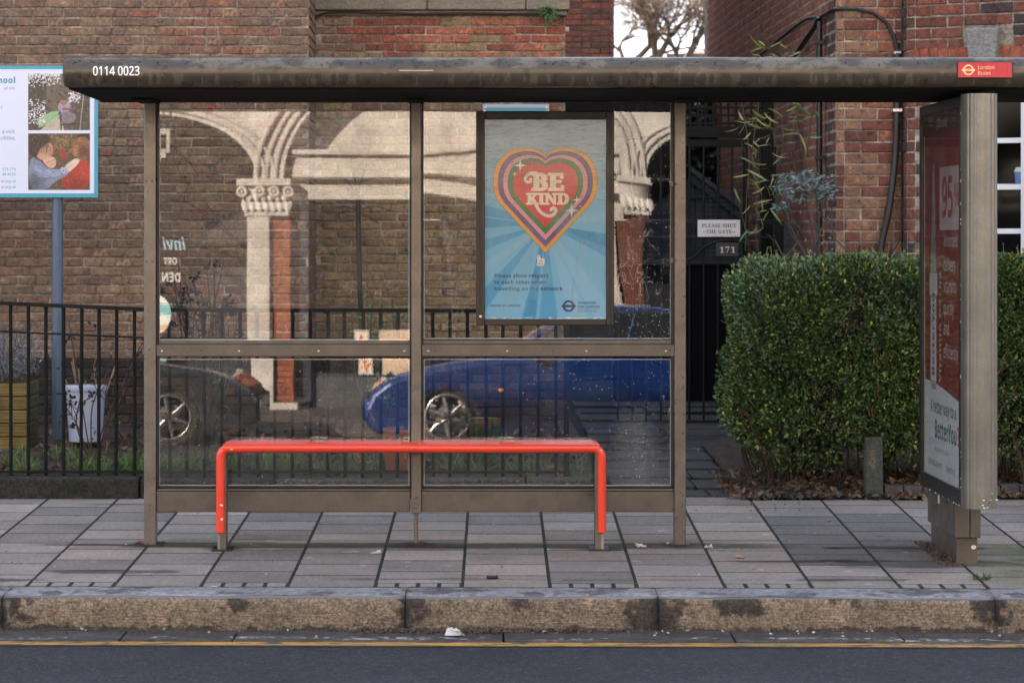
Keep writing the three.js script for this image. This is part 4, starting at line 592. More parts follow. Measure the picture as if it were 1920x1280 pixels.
// ---------- advertising panel at the end of the shelter ----------
{
  const pn = thing('advert_panel', 'tall double-sided advertising panel on a stepped metal foot at the shelter end', 'advertising panel');
  const x0 = 2.412, x1 = 2.572, y0 = 0.318, y1 = 2.236, zb = 0.03, zf = 1.15;
  part('casing', [bx(x0 + 0.012, x1, y0, y1, zb, zf, 0.006)], M({ c: [0.1, 0.09, 0.075], map: T.metal, roughness: 0.5, metalness: 0.3 }), pn);
  const blk = M({ c: [0.015, 0.016, 0.017], roughness: 0.35 });
  const door = part('door_frame', [bx(x0, x0 + 0.011, y0 - 0.01, y1, zf - 0.045, zf, 0.002), bx(x0, x0 + 0.011, y0 - 0.01, y1, zb, zb + 0.075, 0.002), bx(x0, x0 + 0.011, y1 - 0.05, y1, zb + 0.076, zf - 0.046, 0.002), bx(x0, x0 + 0.011, y0 - 0.01, y0 + 0.065, zb + 0.076, zf - 0.046, 0.002)], blk, pn);
  reseed(8); const chips = []; for (let i = 0; i < 20; i++) { const y = rr(y0, y1), h = rr(0.003, 0.014); chips.push(bx(x0 - 0.0006, x0 + 0.002, y, y + h, zf - rr(0.001, 0.006), zf + 0.0004)); } for (let i = 0; i < 14; i++) { const z = rr(zb, zf); chips.push(bx(x0 - 0.0006, x0 + 0.001, y0 - 0.0104, y0 - 0.01 + rr(0.002, 0.006), z, z + rr(0.004, 0.02))); }
  part('paint_chips', chips, M({ c: [0.7, 0.7, 0.68], roughness: 0.6 }), door).userData.kind = 'stuff';
  const adv = canvasTex(1000, 1750, (c, w, h) => {
    c.fillStyle = '#7d2a2e'; c.fillRect(0, 0, w, h); c.fillStyle = '#4a3a36'; c.fillRect(0, 0, w, 95); c.fillStyle = '#c2c6ca'; c.beginPath(); c.moveTo(0, 1290); c.quadraticCurveTo(500, 1296, w, 1360); c.lineTo(w, h); c.lineTo(0, h); c.fill();
    c.fillStyle = '#b9b6b4'; c.font = 'bold 62px sans-serif'; c.fillText('JCDecaux', 360, 72);
    c.fillStyle = '#b3a6a6'; c.fillRect(440, 262, w, 300); c.fillStyle = '#96353a'; c.font = 'bold 270px sans-serif'; c.save(); c.translate(500, 500); c.scale(1.02, 1); c.fillText('95', 0, 0); c.font = 'bold 150px sans-serif'; c.fillText('%', 320, -50); c.restore();
    const bottle = [[250, 240], [300, 240], [318, 420], [330, 640], [356, 760], [376, 770], [380, 870], [352, 890], [352, 1290], [330, 1330], [210, 1330], [188, 1290], [188, 890], [160, 870], [164, 770], [184, 760], [208, 640], [226, 420]]; c.fillStyle = '#9d8f94'; c.beginPath(); bottle.forEach(([x, y], i) => c[i ? 'lineTo' : 'moveTo'](x, y)); c.closePath(); c.fill(); c.fillStyle = '#bcbfc2'; c.fillRect(188, 890, 164, 400); c.fillRect(160, 770, 220, 104); c.fillStyle = '#8c7d83'; c.fillRect(246, 420, 40, 330);
    c.save(); c.translate(296, 1270); c.rotate(-Math.PI / 2); c.fillStyle = '#34343a'; c.font = 'bold 84px sans-serif'; c.fillText('BetterYou', 0, 0); c.restore();
    c.save(); c.translate(480, 1290); c.rotate(-Math.PI / 2); c.fillStyle = '#b8adb0'; c.font = 'bold 76px sans-serif'; c.fillText('Vitamin D3+K2', 0, 0); c.restore();
    c.fillStyle = '#c4bdc0'; c.font = '88px sans-serif'; ['absorbed it', 'delivers', 'vitamins', 'quickly', 'and', 'efficiently'].forEach((s, i) => c.fillText(s, 545, [640, 755, 855, 960, 1055, 1165][i]));
    c.fillStyle = '#3a3d44'; c.font = 'bold 84px sans-serif'; c.fillText('A better way to a', 190, 1440); c.font = 'bold 122px sans-serif'; c.fillText('BetterYou', 300, 1560); c.fillStyle = '#a23a4e'; c.fillText('?', 905, 1560);
    c.fillStyle = '#6b6f76'; c.font = '34px sans-serif'; c.fillText('Available from your store', 300, 1625); c.font = 'bold 44px sans-serif'; c.fillText('Holland & Barrett', 130, 1700); c.fillText('Superdrug', 620, 1700);
    c.fillStyle = '#b9ab98'; c.fillRect(0, 100, 34, 1650);
    reseed(9); for (let i = 0; i < 50; i++) { c.strokeStyle = `rgba(230,225,225,${rr(0.03, 0.12)})`; c.lineWidth = rr(2, 9); const y = rr(100, h); c.beginPath(); c.moveTo(0, y); c.bezierCurveTo(300, y + rr(-30, 30), 700, y + rr(-30, 30), w, y + rr(-20, 20)); c.stroke(); }
  });
  const pz0 = zb + 0.076, pz1 = zf - 0.046, py0 = y0 + 0.065, py1 = y1 - 0.05;
  part('poster', quad([x0 + 0.0105, py0, pz0], [x0 + 0.0105, py0, pz1], [x0 + 0.0105, py1, pz1], [x0 + 0.0105, py1, pz0]), M({ map: adv, roughness: 0.5 }), pn);
  part('cover_glass', quad([x0 + 0.004, py0, pz0], [x0 + 0.004, py0, pz1], [x0 + 0.004, py1, pz1], [x0 + 0.004, py1, pz0]), M({ c: [0.93, 0.94, 0.93], transmission: 1, thickness: 0, roughness: 0.03, ior: 1.6 }), pn);
  // fluted, rounded end casing towards the road
  const prof = []; const hw = (x1 - x0) / 2 + 0.001, cx = (x0 + x1) / 2 + 0.002;
  for (let i = 0; i <= 120; i++) { const t = i / 120, a = Math.PI * (1 - t), xx = cx + hw * Math.sign(Math.cos(a)) * Math.pow(Math.abs(Math.cos(a)), 0.7), flute = (t > 0.22 && t < 0.86) ? (Math.cos((t - 0.22) / 0.64 * 2 * Math.PI * 7) - 1) * 0.0032 : 0; prof.push([xx, zf + 0.002 + 0.125 * Math.pow(Math.sin(a), 0.6) + flute]); }
  const sh = new THREE.Shape(); prof.forEach(([x, z], i) => i ? sh.lineTo(x, -z) : sh.moveTo(x, -z)); sh.closePath();
  const cg = muv(new THREE.ExtrudeGeometry(sh, { depth: y1 - y0 + 0.02, bevelEnabled: false }).rotateX(-Math.PI / 2).translate(0, y0 - 0.012, 0));
  part('end_casing', cg, M({ c: [0.30, 0.28, 0.235], map: T.metal, roughnessMap: T.metalR, roughness: 0.5, metalness: 0.55 }), pn);
  { const L = []; reseed(14); for (let i = 0; i < 9; i++) { const a = rr(-0.1, 0.6), x = cx + hw * 0.9 * a; const g = new THREE.PlaneGeometry(rr(0.004, 0.016), rr(0.002, 0.006)).translate(x + rr(-0.01, 0.03), y0 + Math.pow(rnd(), 2) * 0.09 - 0.006, zf + 0.1285); L.push(g); } part('bare_patches', L, M({ c: [0.75, 0.74, 0.7], roughness: 0.5 }), pn).userData.kind = 'stuff'; }
  const fm = M({ c: [0.15, 0.125, 0.1], map: T.metal, roughnessMap: T.metalR, roughness: 0.6, metalness: 0.25 }), F0 = 2.482, F1 = 2.588;
  const ft = part('foot', [bx(F0, F1, -0.06, 0.195, -0.03, 0.66, 0.004)], fm, pn); part('foot_sleeve', [bx(F0 - 0.012, F1 - 0.046, 0.11, y0 - 0.001, -0.06, 0.70, 0.004), bx(F1 - 0.043, F1 + 0.008, 0.11, y0 - 0.001, -0.06, 0.70, 0.004)], fm, pn);
  part('inspection_tag', bx(F0 - 0.0135, F0 - 0.011, 0.235, 0.285, 0.24, 0.28), M({ c: [0.7, 0.7, 0.7], roughness: 0.4 }), pn);
  for (const [zz, y] of [[0.05, 0.28], [0.5, 0.27]]) part('bolt', new THREE.SphereGeometry(0.012, 10, 6).scale(0.5, 1, 1).translate(F0 - 0.012, y, zz), bronzeDark, pn);
  part('paint_flake', new THREE.CircleGeometry(0.011, 7).scale(1.2, 1, 1).translate(F1 - 0.02, 0.06, 0.661), M({ c: [0.65, 0.6, 0.48], roughness: 0.7 }), pn);
}

// ---------- school sign on its pole ----------
{
  const z = -3.45, sb = thing('signboard', 'white signboard with teal border and two photographs of children, on a grey pole', 'signboard'), xr = at(183, 0, z).x, y0 = at(0, 370, z).y, y1 = at(0, 123, z).y, xl = xr - 1.42;
  const s = new THREE.Shape(), r = 0.02; s.moveTo(xl + r, y0); s.lineTo(xr - r, y0); s.absarc(xr - r, y0 + r, r, -Math.PI / 2, 0); s.lineTo(xr, y1 - r); s.absarc(xr - r, y1 - r, r, 0, Math.PI / 2); s.lineTo(xl, y1); s.lineTo(xl, y0);
  part('backing', muv(new THREE.ExtrudeGeometry(s, { depth: 0.012, bevelEnabled: false }).translate(0, 0, z - 0.013)), M({ c: [0.045, 0.30, 0.38], roughness: 0.45 }), sb);
  const S = 7, face = canvasTex(Math.round(1.42 * ppm(z) * 4), Math.round((y1 - y0) * ppm(z) * 4), (c, w, h) => {
    const ox = w - 183 * 4, q = (x) => ox + x * 4, v = (y) => (y - 123) * 4;
    c.fillStyle = '#2f9fb8'; c.fillRect(0, 0, w, h); c.fillStyle = '#d9dbe8'; c.beginPath(); c.roundRect(-50, v(128), q(176) + 50, v(364) - v(128), 12); c.fill();
    reseed(15); for (let i = 0; i < 3000; i++) { c.fillStyle = `rgba(${rnd() < 0.5 ? '255,255,255' : '120,120,150'},.05)`; c.fillRect(rr(0, w), rr(0, h), rr(1, 14), 1); }
    c.textAlign = 'right'; c.fillStyle = '#23808f'; c.font = 'bold 66px sans-serif'; c.fillText('hool', q(29), v(156)); c.fillStyle = '#6f7f9c'; c.font = '29px sans-serif'; c.fillText('ell Hill', q(27), v(168)); c.fillStyle = '#2b8194'; c.font = '38px sans-serif';
    c.fillText('r', q(4), v(205)); c.fillText('a visit', q(27), v(250)); c.fillText('cilities.', q(29), v(262)); c.font = '29px sans-serif'; c.fillText('173 779', q(29), v(320)); c.fillText('44 4033', q(29), v(329)); c.fillText('ol.org.uk', q(29), v(342)); c.fillText('ol.org.uk', q(29), v(353));
    // upper photograph: blossom hanging over a dark garden, a child reading beside a green cloth
    c.save(); c.beginPath(); c.rect(q(52), v(138), 116 * 4, 106 * 4); c.clip(); c.fillStyle = '#55493f'; c.fillRect(q(52), v(138), 464, 424); const grd = [['#3b332d', 52, 138, 34, 106], ['#6b5f52', 86, 150, 60, 60], ['#4a3f38', 120, 190, 48, 54], ['#7b6f5e', 80, 138, 70, 18]]; for (const [f, x, y, a, b] of grd) { c.fillStyle = f; c.globalAlpha = 0.7; c.fillRect(q(x), v(y), a * 4, b * 4); } c.globalAlpha = 1;
    for (let i = 0; i < 900; i++) { c.fillStyle = `rgba(${pick(['30,25,22', '120,108,90', '90,80,66', '60,70,44'])},.25)`; c.beginPath(); c.arc(q(rr(52, 168)), v(rr(138, 244)), rr(2, 14), 0, 7); c.fill(); }
    c.fillStyle = '#8fb07e'; c.beginPath(); [[70, 222], [96, 209], [110, 208], [106, 226], [90, 232], [72, 240]].forEach(([x, y], i) => c[i ? 'lineTo' : 'moveTo'](q(x), v(y))); c.fill(); c.fillStyle = '#b7a994'; c.beginPath(); [[96, 226], [112, 214], [120, 244], [74, 244]].forEach(([x, y], i) => c[i ? 'lineTo' : 'moveTo'](q(x), v(y))); c.fill();
    c.fillStyle = '#9c8f98'; c.beginPath(); c.ellipse(q(120), v(200), 50, 46, 0, 0, 7); c.fill(); c.fillStyle = '#7d7078'; c.beginPath(); c.ellipse(q(126), v(220), 66, 44, 0, 0, 7); c.fill(); c.fillStyle = '#9d6f5e'; c.beginPath(); c.arc(q(119), v(191), 24, 0, 7); c.fill(); c.fillStyle = '#5b463c'; c.beginPath(); c.arc(q(118), v(187), 25, 3.1, 6.4); c.fill(); c.fillStyle = '#8a4f46'; c.fillRect(q(117), v(202), 66, 18);
    c.strokeStyle = '#a39a88'; c.lineWidth = 7; c.beginPath(); c.moveTo(q(156), v(178)); c.lineTo(q(149), v(244)); c.stroke(); c.strokeStyle = '#2a2420'; c.lineWidth = 10; c.beginPath(); c.moveTo(q(113), v(214)); c.lineTo(q(114), v(244)); c.moveTo(q(113), v(234)); c.lineTo(q(150), v(232)); c.stroke();
    for (let i = 0; i < 420; i++) { const k = rnd(); const [x, y] = k < 0.5 ? [rr(52, 112), 138 + Math.abs(rr(-1, 1)) * rr(2, 26)] : k < 0.8 ? [rr(54, 84), rr(186, 232)] : [rr(128, 150), rr(172, 192)]; c.fillStyle = pick(['#efe6e8', '#ddd0d6', '#c9bfc6']); c.beginPath(); c.ellipse(q(x), v(y), rr(3, 8), rr(2, 6), rr(0, 3), 0, 7); c.fill(); } for (let i = 0; i < 2600; i++) { c.fillStyle = rnd() < 0.55 ? `rgba(20,14,10,${rr(0.02, 0.11)})` : `rgba(255,240,220,${rr(0.02, 0.1)})`; c.beginPath(); c.ellipse(q(rr(52, 168)), v(rr(138, 244)), rr(2, 12), rr(1, 5), rr(0, 3), 0, 7); c.fill(); } c.restore();
    // lower photograph: two children face to face, one in grey, one in red
    c.save(); c.beginPath(); c.rect(q(52), v(250), 116 * 4, 106 * 4); c.clip(); c.fillStyle = '#5b4632'; c.fillRect(q(52), v(250), 464, 424); for (let i = 0; i < 700; i++) { c.fillStyle = pick(['#a5703f', '#8a5a34', '#3d3a2a', '#56603c', '#2c2a22', '#b98a55']); c.globalAlpha = 0.4; c.beginPath(); c.ellipse(q(rr(90, 168)), v(rr(250, 290)), rr(3, 16), rr(2, 8), rr(0, 3), 0, 7); c.fill(); } c.globalAlpha = 1;
    const poly = (f, P) => { c.fillStyle = f; c.beginPath(); c.moveTo(q(P[0][0]), v(P[0][1])); for (let i = 1; i <= P.length; i++) { const a = P[i % P.length], b = P[(i + 1) % P.length]; c.quadraticCurveTo(q(a[0]), v(a[1]), q((a[0] + b[0]) / 2), v((a[1] + b[1]) / 2)); } c.fill(); };
    poly('#b23126', [[168, 300], [150, 300], [128, 318], [112, 338], [120, 356], [168, 356]]); poly('#c43a2c', [[150, 318], [140, 326], [116, 340], [140, 348], [168, 330]]); poly('#9b2a22', [[108, 284], [122, 282], [128, 296], [114, 298]]);
    poly('#8f5a3d', [[136, 262], [150, 250], [168, 254], [169, 292], [154, 304], [142, 300], [134, 286]]); poly('#2a211d', [[139, 262], [150, 246], [171, 248], [170, 268], [160, 256], [148, 256]]); poly('#a46c4b', [[137, 276], [142, 270], [148, 280], [143, 292], [136, 290]]); c.strokeStyle = '#3d2218'; c.lineWidth = 4; c.beginPath(); c.moveTo(q(139), v(293)); c.quadraticCurveTo(q(144), v(299), q(150), v(292)); c.moveTo(q(140), v(276)); c.lineTo(q(144), v(277)); c.moveTo(q(149), v(279)); c.lineTo(q(153), v(280)); c.stroke();
    poly('#c99377', [[74, 262], [96, 266], [100, 282], [96, 296], [82, 302], [68, 296], [66, 276]]); poly('#3b2a22', [[52, 250], [88, 248], [96, 264], [84, 272], [72, 280], [68, 296], [56, 292], [50, 276]]); c.strokeStyle = '#6b3f34'; c.lineWidth = 4; c.beginPath(); c.moveTo(q(92), v(290)); c.quadraticCurveTo(q(96), v(291), q(98), v(288)); c.moveTo(q(88), v(274)); c.lineTo(q(94), v(275)); c.stroke();
    poly('#7c8298', [[54, 292], [74, 300], [90, 318], [124, 316], [130, 328], [104, 338], [88, 356], [52, 356]]); poly('#939ab2', [[62, 304], [82, 318], [112, 318], [116, 328], [90, 334], [66, 330]]); poly('#e0c0ad', [[118, 314], [132, 300], [146, 296], [150, 302], [138, 316], [124, 326]]); poly('#d7a58b', [[84, 296], [102, 290], [106, 310], [94, 318], [78, 302]]); poly('#a5a9bb', [[110, 314], [124, 312], [130, 324], [116, 328]]); c.strokeStyle = 'rgba(60,62,80,.4)'; c.lineWidth = 3; for (let i = 0; i < 14; i++) { c.beginPath(); c.moveTo(q(rr(56, 100)), v(rr(306, 350))); c.lineTo(q(rr(60, 110)), v(rr(310, 356))); c.stroke(); } const gr = (x, y, r, a) => { const k = c.createRadialGradient(q(x), v(y), 1, q(x), v(y), r * 4); k.addColorStop(0, a); k.addColorStop(1, 'rgba(0,0,0,0)'); c.fillStyle = k; c.fillRect(q(52), v(250), 464, 424); }; gr(98, 284, 12, 'rgba(150,70,50,.35)'); gr(158, 284, 16, 'rgba(60,28,14,.6)'); gr(148, 262, 12, 'rgba(220,160,120,.35)'); gr(84, 278, 14, 'rgba(240,200,170,.3)'); gr(140, 346, 30, 'rgba(60,6,4,.45)'); gr(64, 346, 26, 'rgba(30,30,46,.5)'); c.lineWidth = 2; for (let i = 0; i < 160; i++) { const x = rr(52, 92), y = rr(250, 276); c.strokeStyle = `rgba(${pick(['20,12,8', '96,70,52'])},.5)`; c.beginPath(); c.moveTo(q(x), v(y)); c.quadraticCurveTo(q(x - 4), v(y + 8), q(x - 5), v(y + 16)); c.stroke(); } c.strokeStyle = 'rgba(90,50,36,.7)'; for (const [x, y, x2, y2] of [[122, 312, 134, 302], [126, 316, 138, 306], [88, 298, 100, 292], [90, 304, 103, 298], [92, 310, 104, 305]]) { c.beginPath(); c.moveTo(q(x), v(y)); c.lineTo(q(x2), v(y2)); c.stroke(); } c.fillStyle = '#23222c'; for (const [x, y] of [[117, 319], [122, 322], [114, 324]]) c.fillRect(q(x), v(y), 8, 7); for (let i = 0; i < 2600; i++) { c.fillStyle = rnd() < 0.55 ? `rgba(20,14,10,${rr(0.02, 0.11)})` : `rgba(255,240,220,${rr(0.02, 0.1)})`; c.beginPath(); c.ellipse(q(rr(52, 168)), v(rr(250, 356)), rr(2, 12), rr(1, 5), rr(0, 3), 0, 7); c.fill(); } c.restore();
  });
  part('face', new THREE.PlaneGeometry(1.42, y1 - y0).translate((xl + xr) / 2, (y0 + y1) / 2, z + 0.0005), M({ map: face, roughness: 0.35 }), sb);
  part('edge_trim', [bx(xl, xr - 0.022, y0, y0 + 0.026, z, z + 0.0022), bx(xl, xr - 0.022, y1 - 0.022, y1, z, z + 0.0022), bx(xr - 0.024, xr, y0 + 0.02, y1 - 0.02, z, z + 0.0022)], M({ c: [0.05, 0.33, 0.42], roughness: 0.4 }), sb);
  const pm = M({ c: [0.135, 0.185, 0.25], map: T.metal, roughness: 0.4, metalness: 0.2 }), pz = z - 0.05; for (const px of [107, -235]) { part('pole', cyl(0.0365, 0.0365, y1 - 0.16, 24, at(px, 0, pz).x, 0.13, pz), pm, sb); }
}

// ---------- low kerb wall and iron railings ----------
{
  const w = thing('garden_wall', 'low mossy dark stone kerb wall carrying the iron railings', 'wall'); reseed(81);
  const mossT = tex(512, (u, v) => { const a = fbm(u * 10, v * 10, 10, 5, 401), b = fbm(u * 60, v * 60, 60, 3, 405), m = sstep(0.48, 0.62, a); const t = 0.24 + 0.24 * (b - 0.5); return [t * (1 - 0.35 * m), t * (0.9 - 0.12 * m), t * (0.82 - 0.5 * m)]; }, { srgb: true, size: 0.6 });
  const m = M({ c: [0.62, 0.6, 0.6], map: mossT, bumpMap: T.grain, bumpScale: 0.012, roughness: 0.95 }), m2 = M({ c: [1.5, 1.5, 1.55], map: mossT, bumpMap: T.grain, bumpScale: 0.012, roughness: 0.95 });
  const cuts = [-6.2, -5.2, -4.1, -3.0, -1.785, -1.0, -0.2, 0.45, 0.86];
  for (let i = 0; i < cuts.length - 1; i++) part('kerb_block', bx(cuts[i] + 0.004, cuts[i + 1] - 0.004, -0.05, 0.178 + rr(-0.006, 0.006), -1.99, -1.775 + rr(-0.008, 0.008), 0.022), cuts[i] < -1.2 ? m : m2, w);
  const rl = thing('railings', 'black iron railings with a thin middle bar in front of the brown building', 'railings'), iron = M({ specularIntensity: 0.5, c: [0.008, 0.009, 0.011], roughness: 0.45, map: T.metal, bumpMap: T.brickB, bumpScale: 0.004, metalness: 0.2 }), z = -1.87, s = ppm(z);
  const fy = (x) => { const px = VX + x * s; return EY - ((px < 290 ? 568 + px * 0.0433 : 580.6 + (px - 290) * 0.003) - VY) / s; }, xe = at(1062, 0, z).x;
  const run = (dy, h, d) => { const L = []; let a = -6; for (const b of [-2.54, at(290, 0, z).x, at(560, 0, z).x, xe]) { const ya = fy(a) + dy, yb = fy(b) + dy, g = new THREE.BoxGeometry(Math.hypot(b - a, yb - ya) + 0.004, h, d).rotateZ(Math.atan2(yb - ya, b - a)).translate((a + b) / 2, (ya + yb) / 2, z); L.push(muv(g)); a = b; } return L; };
  part('top_rail', run(0, 0.022, 0.045), iron, rl); part('middle_rail', run(-0.165, 0.011, 0.03), iron, rl); part('bottom_rail', [bx(-6, xe, 0.2, 0.214, z - 0.018, z + 0.018)], iron, rl);
  const x00 = at(20, 0, z).x, bar = new THREE.CylinderGeometry(0.0108, 0.0108, 1, 7);
  for (let k = -30; ; k++) { const x = x00 + k * 0.1022 + rr(-0.003, 0.003); if (x > xe) break; if (x < -5.9) continue; const y1 = fy(x) - 0.008, o = part('bar', bar, iron, rl, [x, (0.17 + y1) / 2, z]); o.scale.set(1, y1 - 0.17, 1); o.rotation.z = rr(-0.006, 0.006); }
  for (const px of [1062, -330]) part('end_post', bx(at(px, 0, z).x - 0.016, at(px, 0, z).x + 0.016, 0.0, 1.2, z - 0.016, z + 0.016, 0.003), iron, rl);
}

// ---------- gate, trellis screen and shed ----------
const blackWood = M({ specularIntensity: 0.35, c: [0.010, 0.009, 0.010], map: T.wood, roughness: 0.6, bumpMap: T.brickB, bumpScale: 0.002 }), ironB = M({ specularIntensity: 0.4, c: [0.009, 0.009, 0.010], roughness: 0.45, metalness: 0.2 });
const ZG = -5.7;
{
  const g = thing('garden_gate', 'black iron gate with an arched rail, number plate and solid lower half', 'gate'), x0 = at(1150, 0, ZG).x, x1 = at(1462, 0, ZG).x, x = (px) => at(px, 0, ZG).x, y = (py) => at(0, py, ZG).y;
  const b = new THREE.CylinderGeometry(0.0085, 0.0085, 1, 7); let k = 0;
  for (let px = 1159; px < 1460; px += 26.8) { const o = part('bar', b, ironB, g, [x(px), (y(275) + y(788)) / 2, ZG]); o.scale.y = y(275) - y(788); }
  part('rail', [bx(x0, x1, y(420), y(412), ZG - 0.012, ZG + 0.012, 0.002), bx(x0, x1, y(447), y(442), ZG - 0.012, ZG + 0.012, 0.002), bx(x0, x1, y(494), y(490), ZG - 0.012, ZG + 0.012, 0.002), bx(x0, x1, y(792), y(787), ZG - 0.012, ZG + 0.012, 0.002)], ironB, g);
  part('arched_rail', tube([[x(1290), y(488), ZG + 0.02], [x(1303), y(480), ZG + 0.02], [x(1320), y(464), ZG + 0.02], [x(1345), y(453), ZG + 0.02], [x(1372), y(451), ZG + 0.02], [x(1398), y(457), ZG + 0.02], [x(1420), y(472), ZG + 0.02], [x(1436), y(488), ZG + 0.02]], 0.0095, 40, 7), ironB, g);
  part('lower_panel', bx(x0, x1, y(752), y(496), ZG - 0.05, ZG - 0.03), M({ specularIntensity: 0.1, c: [0.004, 0.004, 0.005], roughness: 0.9 }), g);
  part('gate_post', bx(x(1455), x(1471), 0.1, y(415), ZG - 0.03, ZG + 0.03, 0.003), ironB, g);
  const pl = part('number_plate', bx(x(1342), x(1385), y(481), y(455), ZG + 0.02, ZG + 0.032, 0.004), M({ c: [0.03, 0.028, 0.028], roughness: 0.6 }), g);
  const numT = canvasTex(344, 208, (c, w, h) => { c.fillStyle = '#2b2726'; c.fillRect(0, 0, w, h); c.fillStyle = '#c9bcae'; c.font = 'bold 136px serif'; c.textAlign = 'center'; c.fillText('1', 86, 152); c.fillText('7', 172, 152); c.fillText('1', 262, 152); });
  part('number_face', quad([x(1343), y(480), ZG + 0.0335], [x(1384), y(480), ZG + 0.0335], [x(1384), y(456), ZG + 0.0335], [x(1343), y(456), ZG + 0.0335]), M({ map: numT, roughness: 0.6 }), pl);
  const sg = thing('gate_sign', 'white notice on the gate asking callers to shut it', 'sign');
  part('plate', bx(x(1308), x(1388), y(444), y(412), ZG + 0.014, ZG + 0.022, 0.003), M({ c: [0.55, 0.54, 0.52], roughness: 0.6 }), sg);
  part('lettering', quad([x(1308.5), y(443.5), ZG + 0.0235], [x(1387.5), y(443.5), ZG + 0.0235], [x(1387.5), y(412.5), ZG + 0.0235], [x(1308.5), y(412.5), ZG + 0.0235]), M({ map: canvasTex(800, 314, (c, w, h) => { c.fillStyle = '#cbc7c2'; c.fillRect(0, 0, w, h); c.fillStyle = '#8a8a78'; reseed(3); for (let i = 0; i < 80; i++) { c.globalAlpha = rr(0.05, 0.4); c.fillRect(rr(0, w), rr(280, h), rr(4, 40), rr(4, 24)); } c.globalAlpha = 1; c.fillStyle = '#17171a'; c.textAlign = 'center'; c.font = 'bold 94px serif'; c.fillText('PLEASE SHUT', w / 2, 138); c.fillText('THE GATE', w / 2, 254); c.fillRect(90, 226, 62, 9); c.fillRect(648, 226, 62, 9); c.beginPath(); c.moveTo(130, 214); c.lineTo(154, 230); c.lineTo(130, 238); c.moveTo(670, 214); c.lineTo(646, 230); c.lineTo(670, 238); c.fill(); }), roughness: 0.6 }), sg);
}
{
  const z = -6.0, t = thing('trellis_screen', 'black wooden screen with square trellis over a beam, standing above the gate', 'trellis'), x = (px) => at(px, 0, z).x, y = (py) => at(0, py, z).y;
  const vs = bx(-0.0085, 0.0085, y(238), y(150), -0.008, 0.008), hs = bx(x(1060), x(1442), -0.0085, 0.0085, -0.02, -0.009);
  for (let px = 1064; px < 1440; px += 14.4) part('upright_slat', vs, blackWood, t, [x(px), 0, z]);
  for (let py = 158; py < 236; py += 14.6) part('cross_slat', hs, blackWood, t, [0, y(py), z]);
  part('beam', [bx(x(1060), x(1441), y(258), y(237), z - 0.04, z + 0.03, 0.004), bx(x(1060), x(1441), y(275), y(261), z - 0.03, z + 0.02, 0.004)], blackWood, t);
  part('post', bx(x(1429), x(1450), 0.1, y(150), z - 0.05, z + 0.045, 0.004), blackWood, t); part('post', bx(x(1394), x(1403), 0.1, y(276), z - 0.03, z + 0.01, 0.003), blackWood, t); part('post', bx(x(1050), x(1062), 0.1, y(150), z - 0.05, z + 0.04, 0.004), blackWood, t);
  const p2 = thing('timber_post', 'short grey timber post beside the black gate post, behind the hedge', 'post'); part('post', bx(at(1472, 0, -5.3).x, at(1495, 0, -5.3).x, 0.1, at(0, 420, -5.3).y, -5.36, -5.28, 0.004), M({ c: [0.06, 0.055, 0.05], map: T.wood, roughness: 0.8 }), p2);
  const pp = thing('white_pipe', 'thin white waste pipe standing between the trellis and the house', 'pipe'); part('pipe', cyl(0.011, 0.011, 1.45, 12, at(1452, 0, -6.3).x, 0.2, -6.3), M({ c: [0.5, 0.52, 0.58], roughness: 0.5 }), pp);
}
{
  const z = -10, s = thing('garden_shed', 'small grey-blue boarded shed with a sloping roof behind the gate', 'shed'), x = (px) => at(px, 0, z).x, y = (py) => at(0, py, z).y, m = M({ c: [0.085, 0.1, 0.115], map: T.wood, roughness: 0.8 }), m2 = M({ c: [0.11, 0.125, 0.14], map: T.wood, roughness: 0.8 });
  const xa = x(1288), apex = y(316), xe = x(1436), ye = y(428), f = (X0) => apex - (apex - ye) * Math.max(0, Math.abs(X0 - xa)) / (xe - xa);
  for (let k = -9; k < 11; k++) { const a = xa + k * 0.075 + 0.003, b = a + 0.069; if (b > xe - 0.05) break; const sh = new THREE.Shape(); sh.moveTo(a, 0.2); sh.lineTo(b, 0.2); sh.lineTo(b, f(b) - 0.05); sh.lineTo(a, f(a) - 0.05); part('board', muv(new THREE.ExtrudeGeometry(sh, { depth: 0.02, bevelEnabled: false }).translate(0, 0, z - 0.02)), m, s); }
  part('roof', [-1, 1].map((d) => { const L = Math.hypot(xe - xa, apex - ye) + 0.1, a = Math.atan2(ye - apex, xe - xa); return muv(new THREE.BoxGeometry(L, 0.04, 1.6).translate(L / 2, 0, 0).rotateZ(a).scale(d, 1, 1).translate(xa, apex + 0.02, z - 0.72)); }), M({ c: [0.07, 0.075, 0.085], roughness: 0.8 }), s);
  part('barge_board', [-1, 1].map((d) => { const L = Math.hypot(xe - xa, apex - ye) + 0.1, a = Math.atan2(ye - apex, xe - xa); return muv(new THREE.BoxGeometry(L, 0.085, 0.02).translate(L / 2, 0, 0).rotateZ(a).scale(d, 1, 1).translate(xa, apex - 0.04, z + 0.025)); }), m2, s);
  part('door_frame', [bx(x(1330), x(1336), 0.2, y(372), z + 0.001, z + 0.02), bx(x(1288), x(1336), y(372), y(368), z + 0.001, z + 0.02)], m2, s);
  part('wall', bx(xa - 0.9, xe - 0.06, 0.2, ye + 0.02, z - 1.4, z - 0.022), m, s);
}

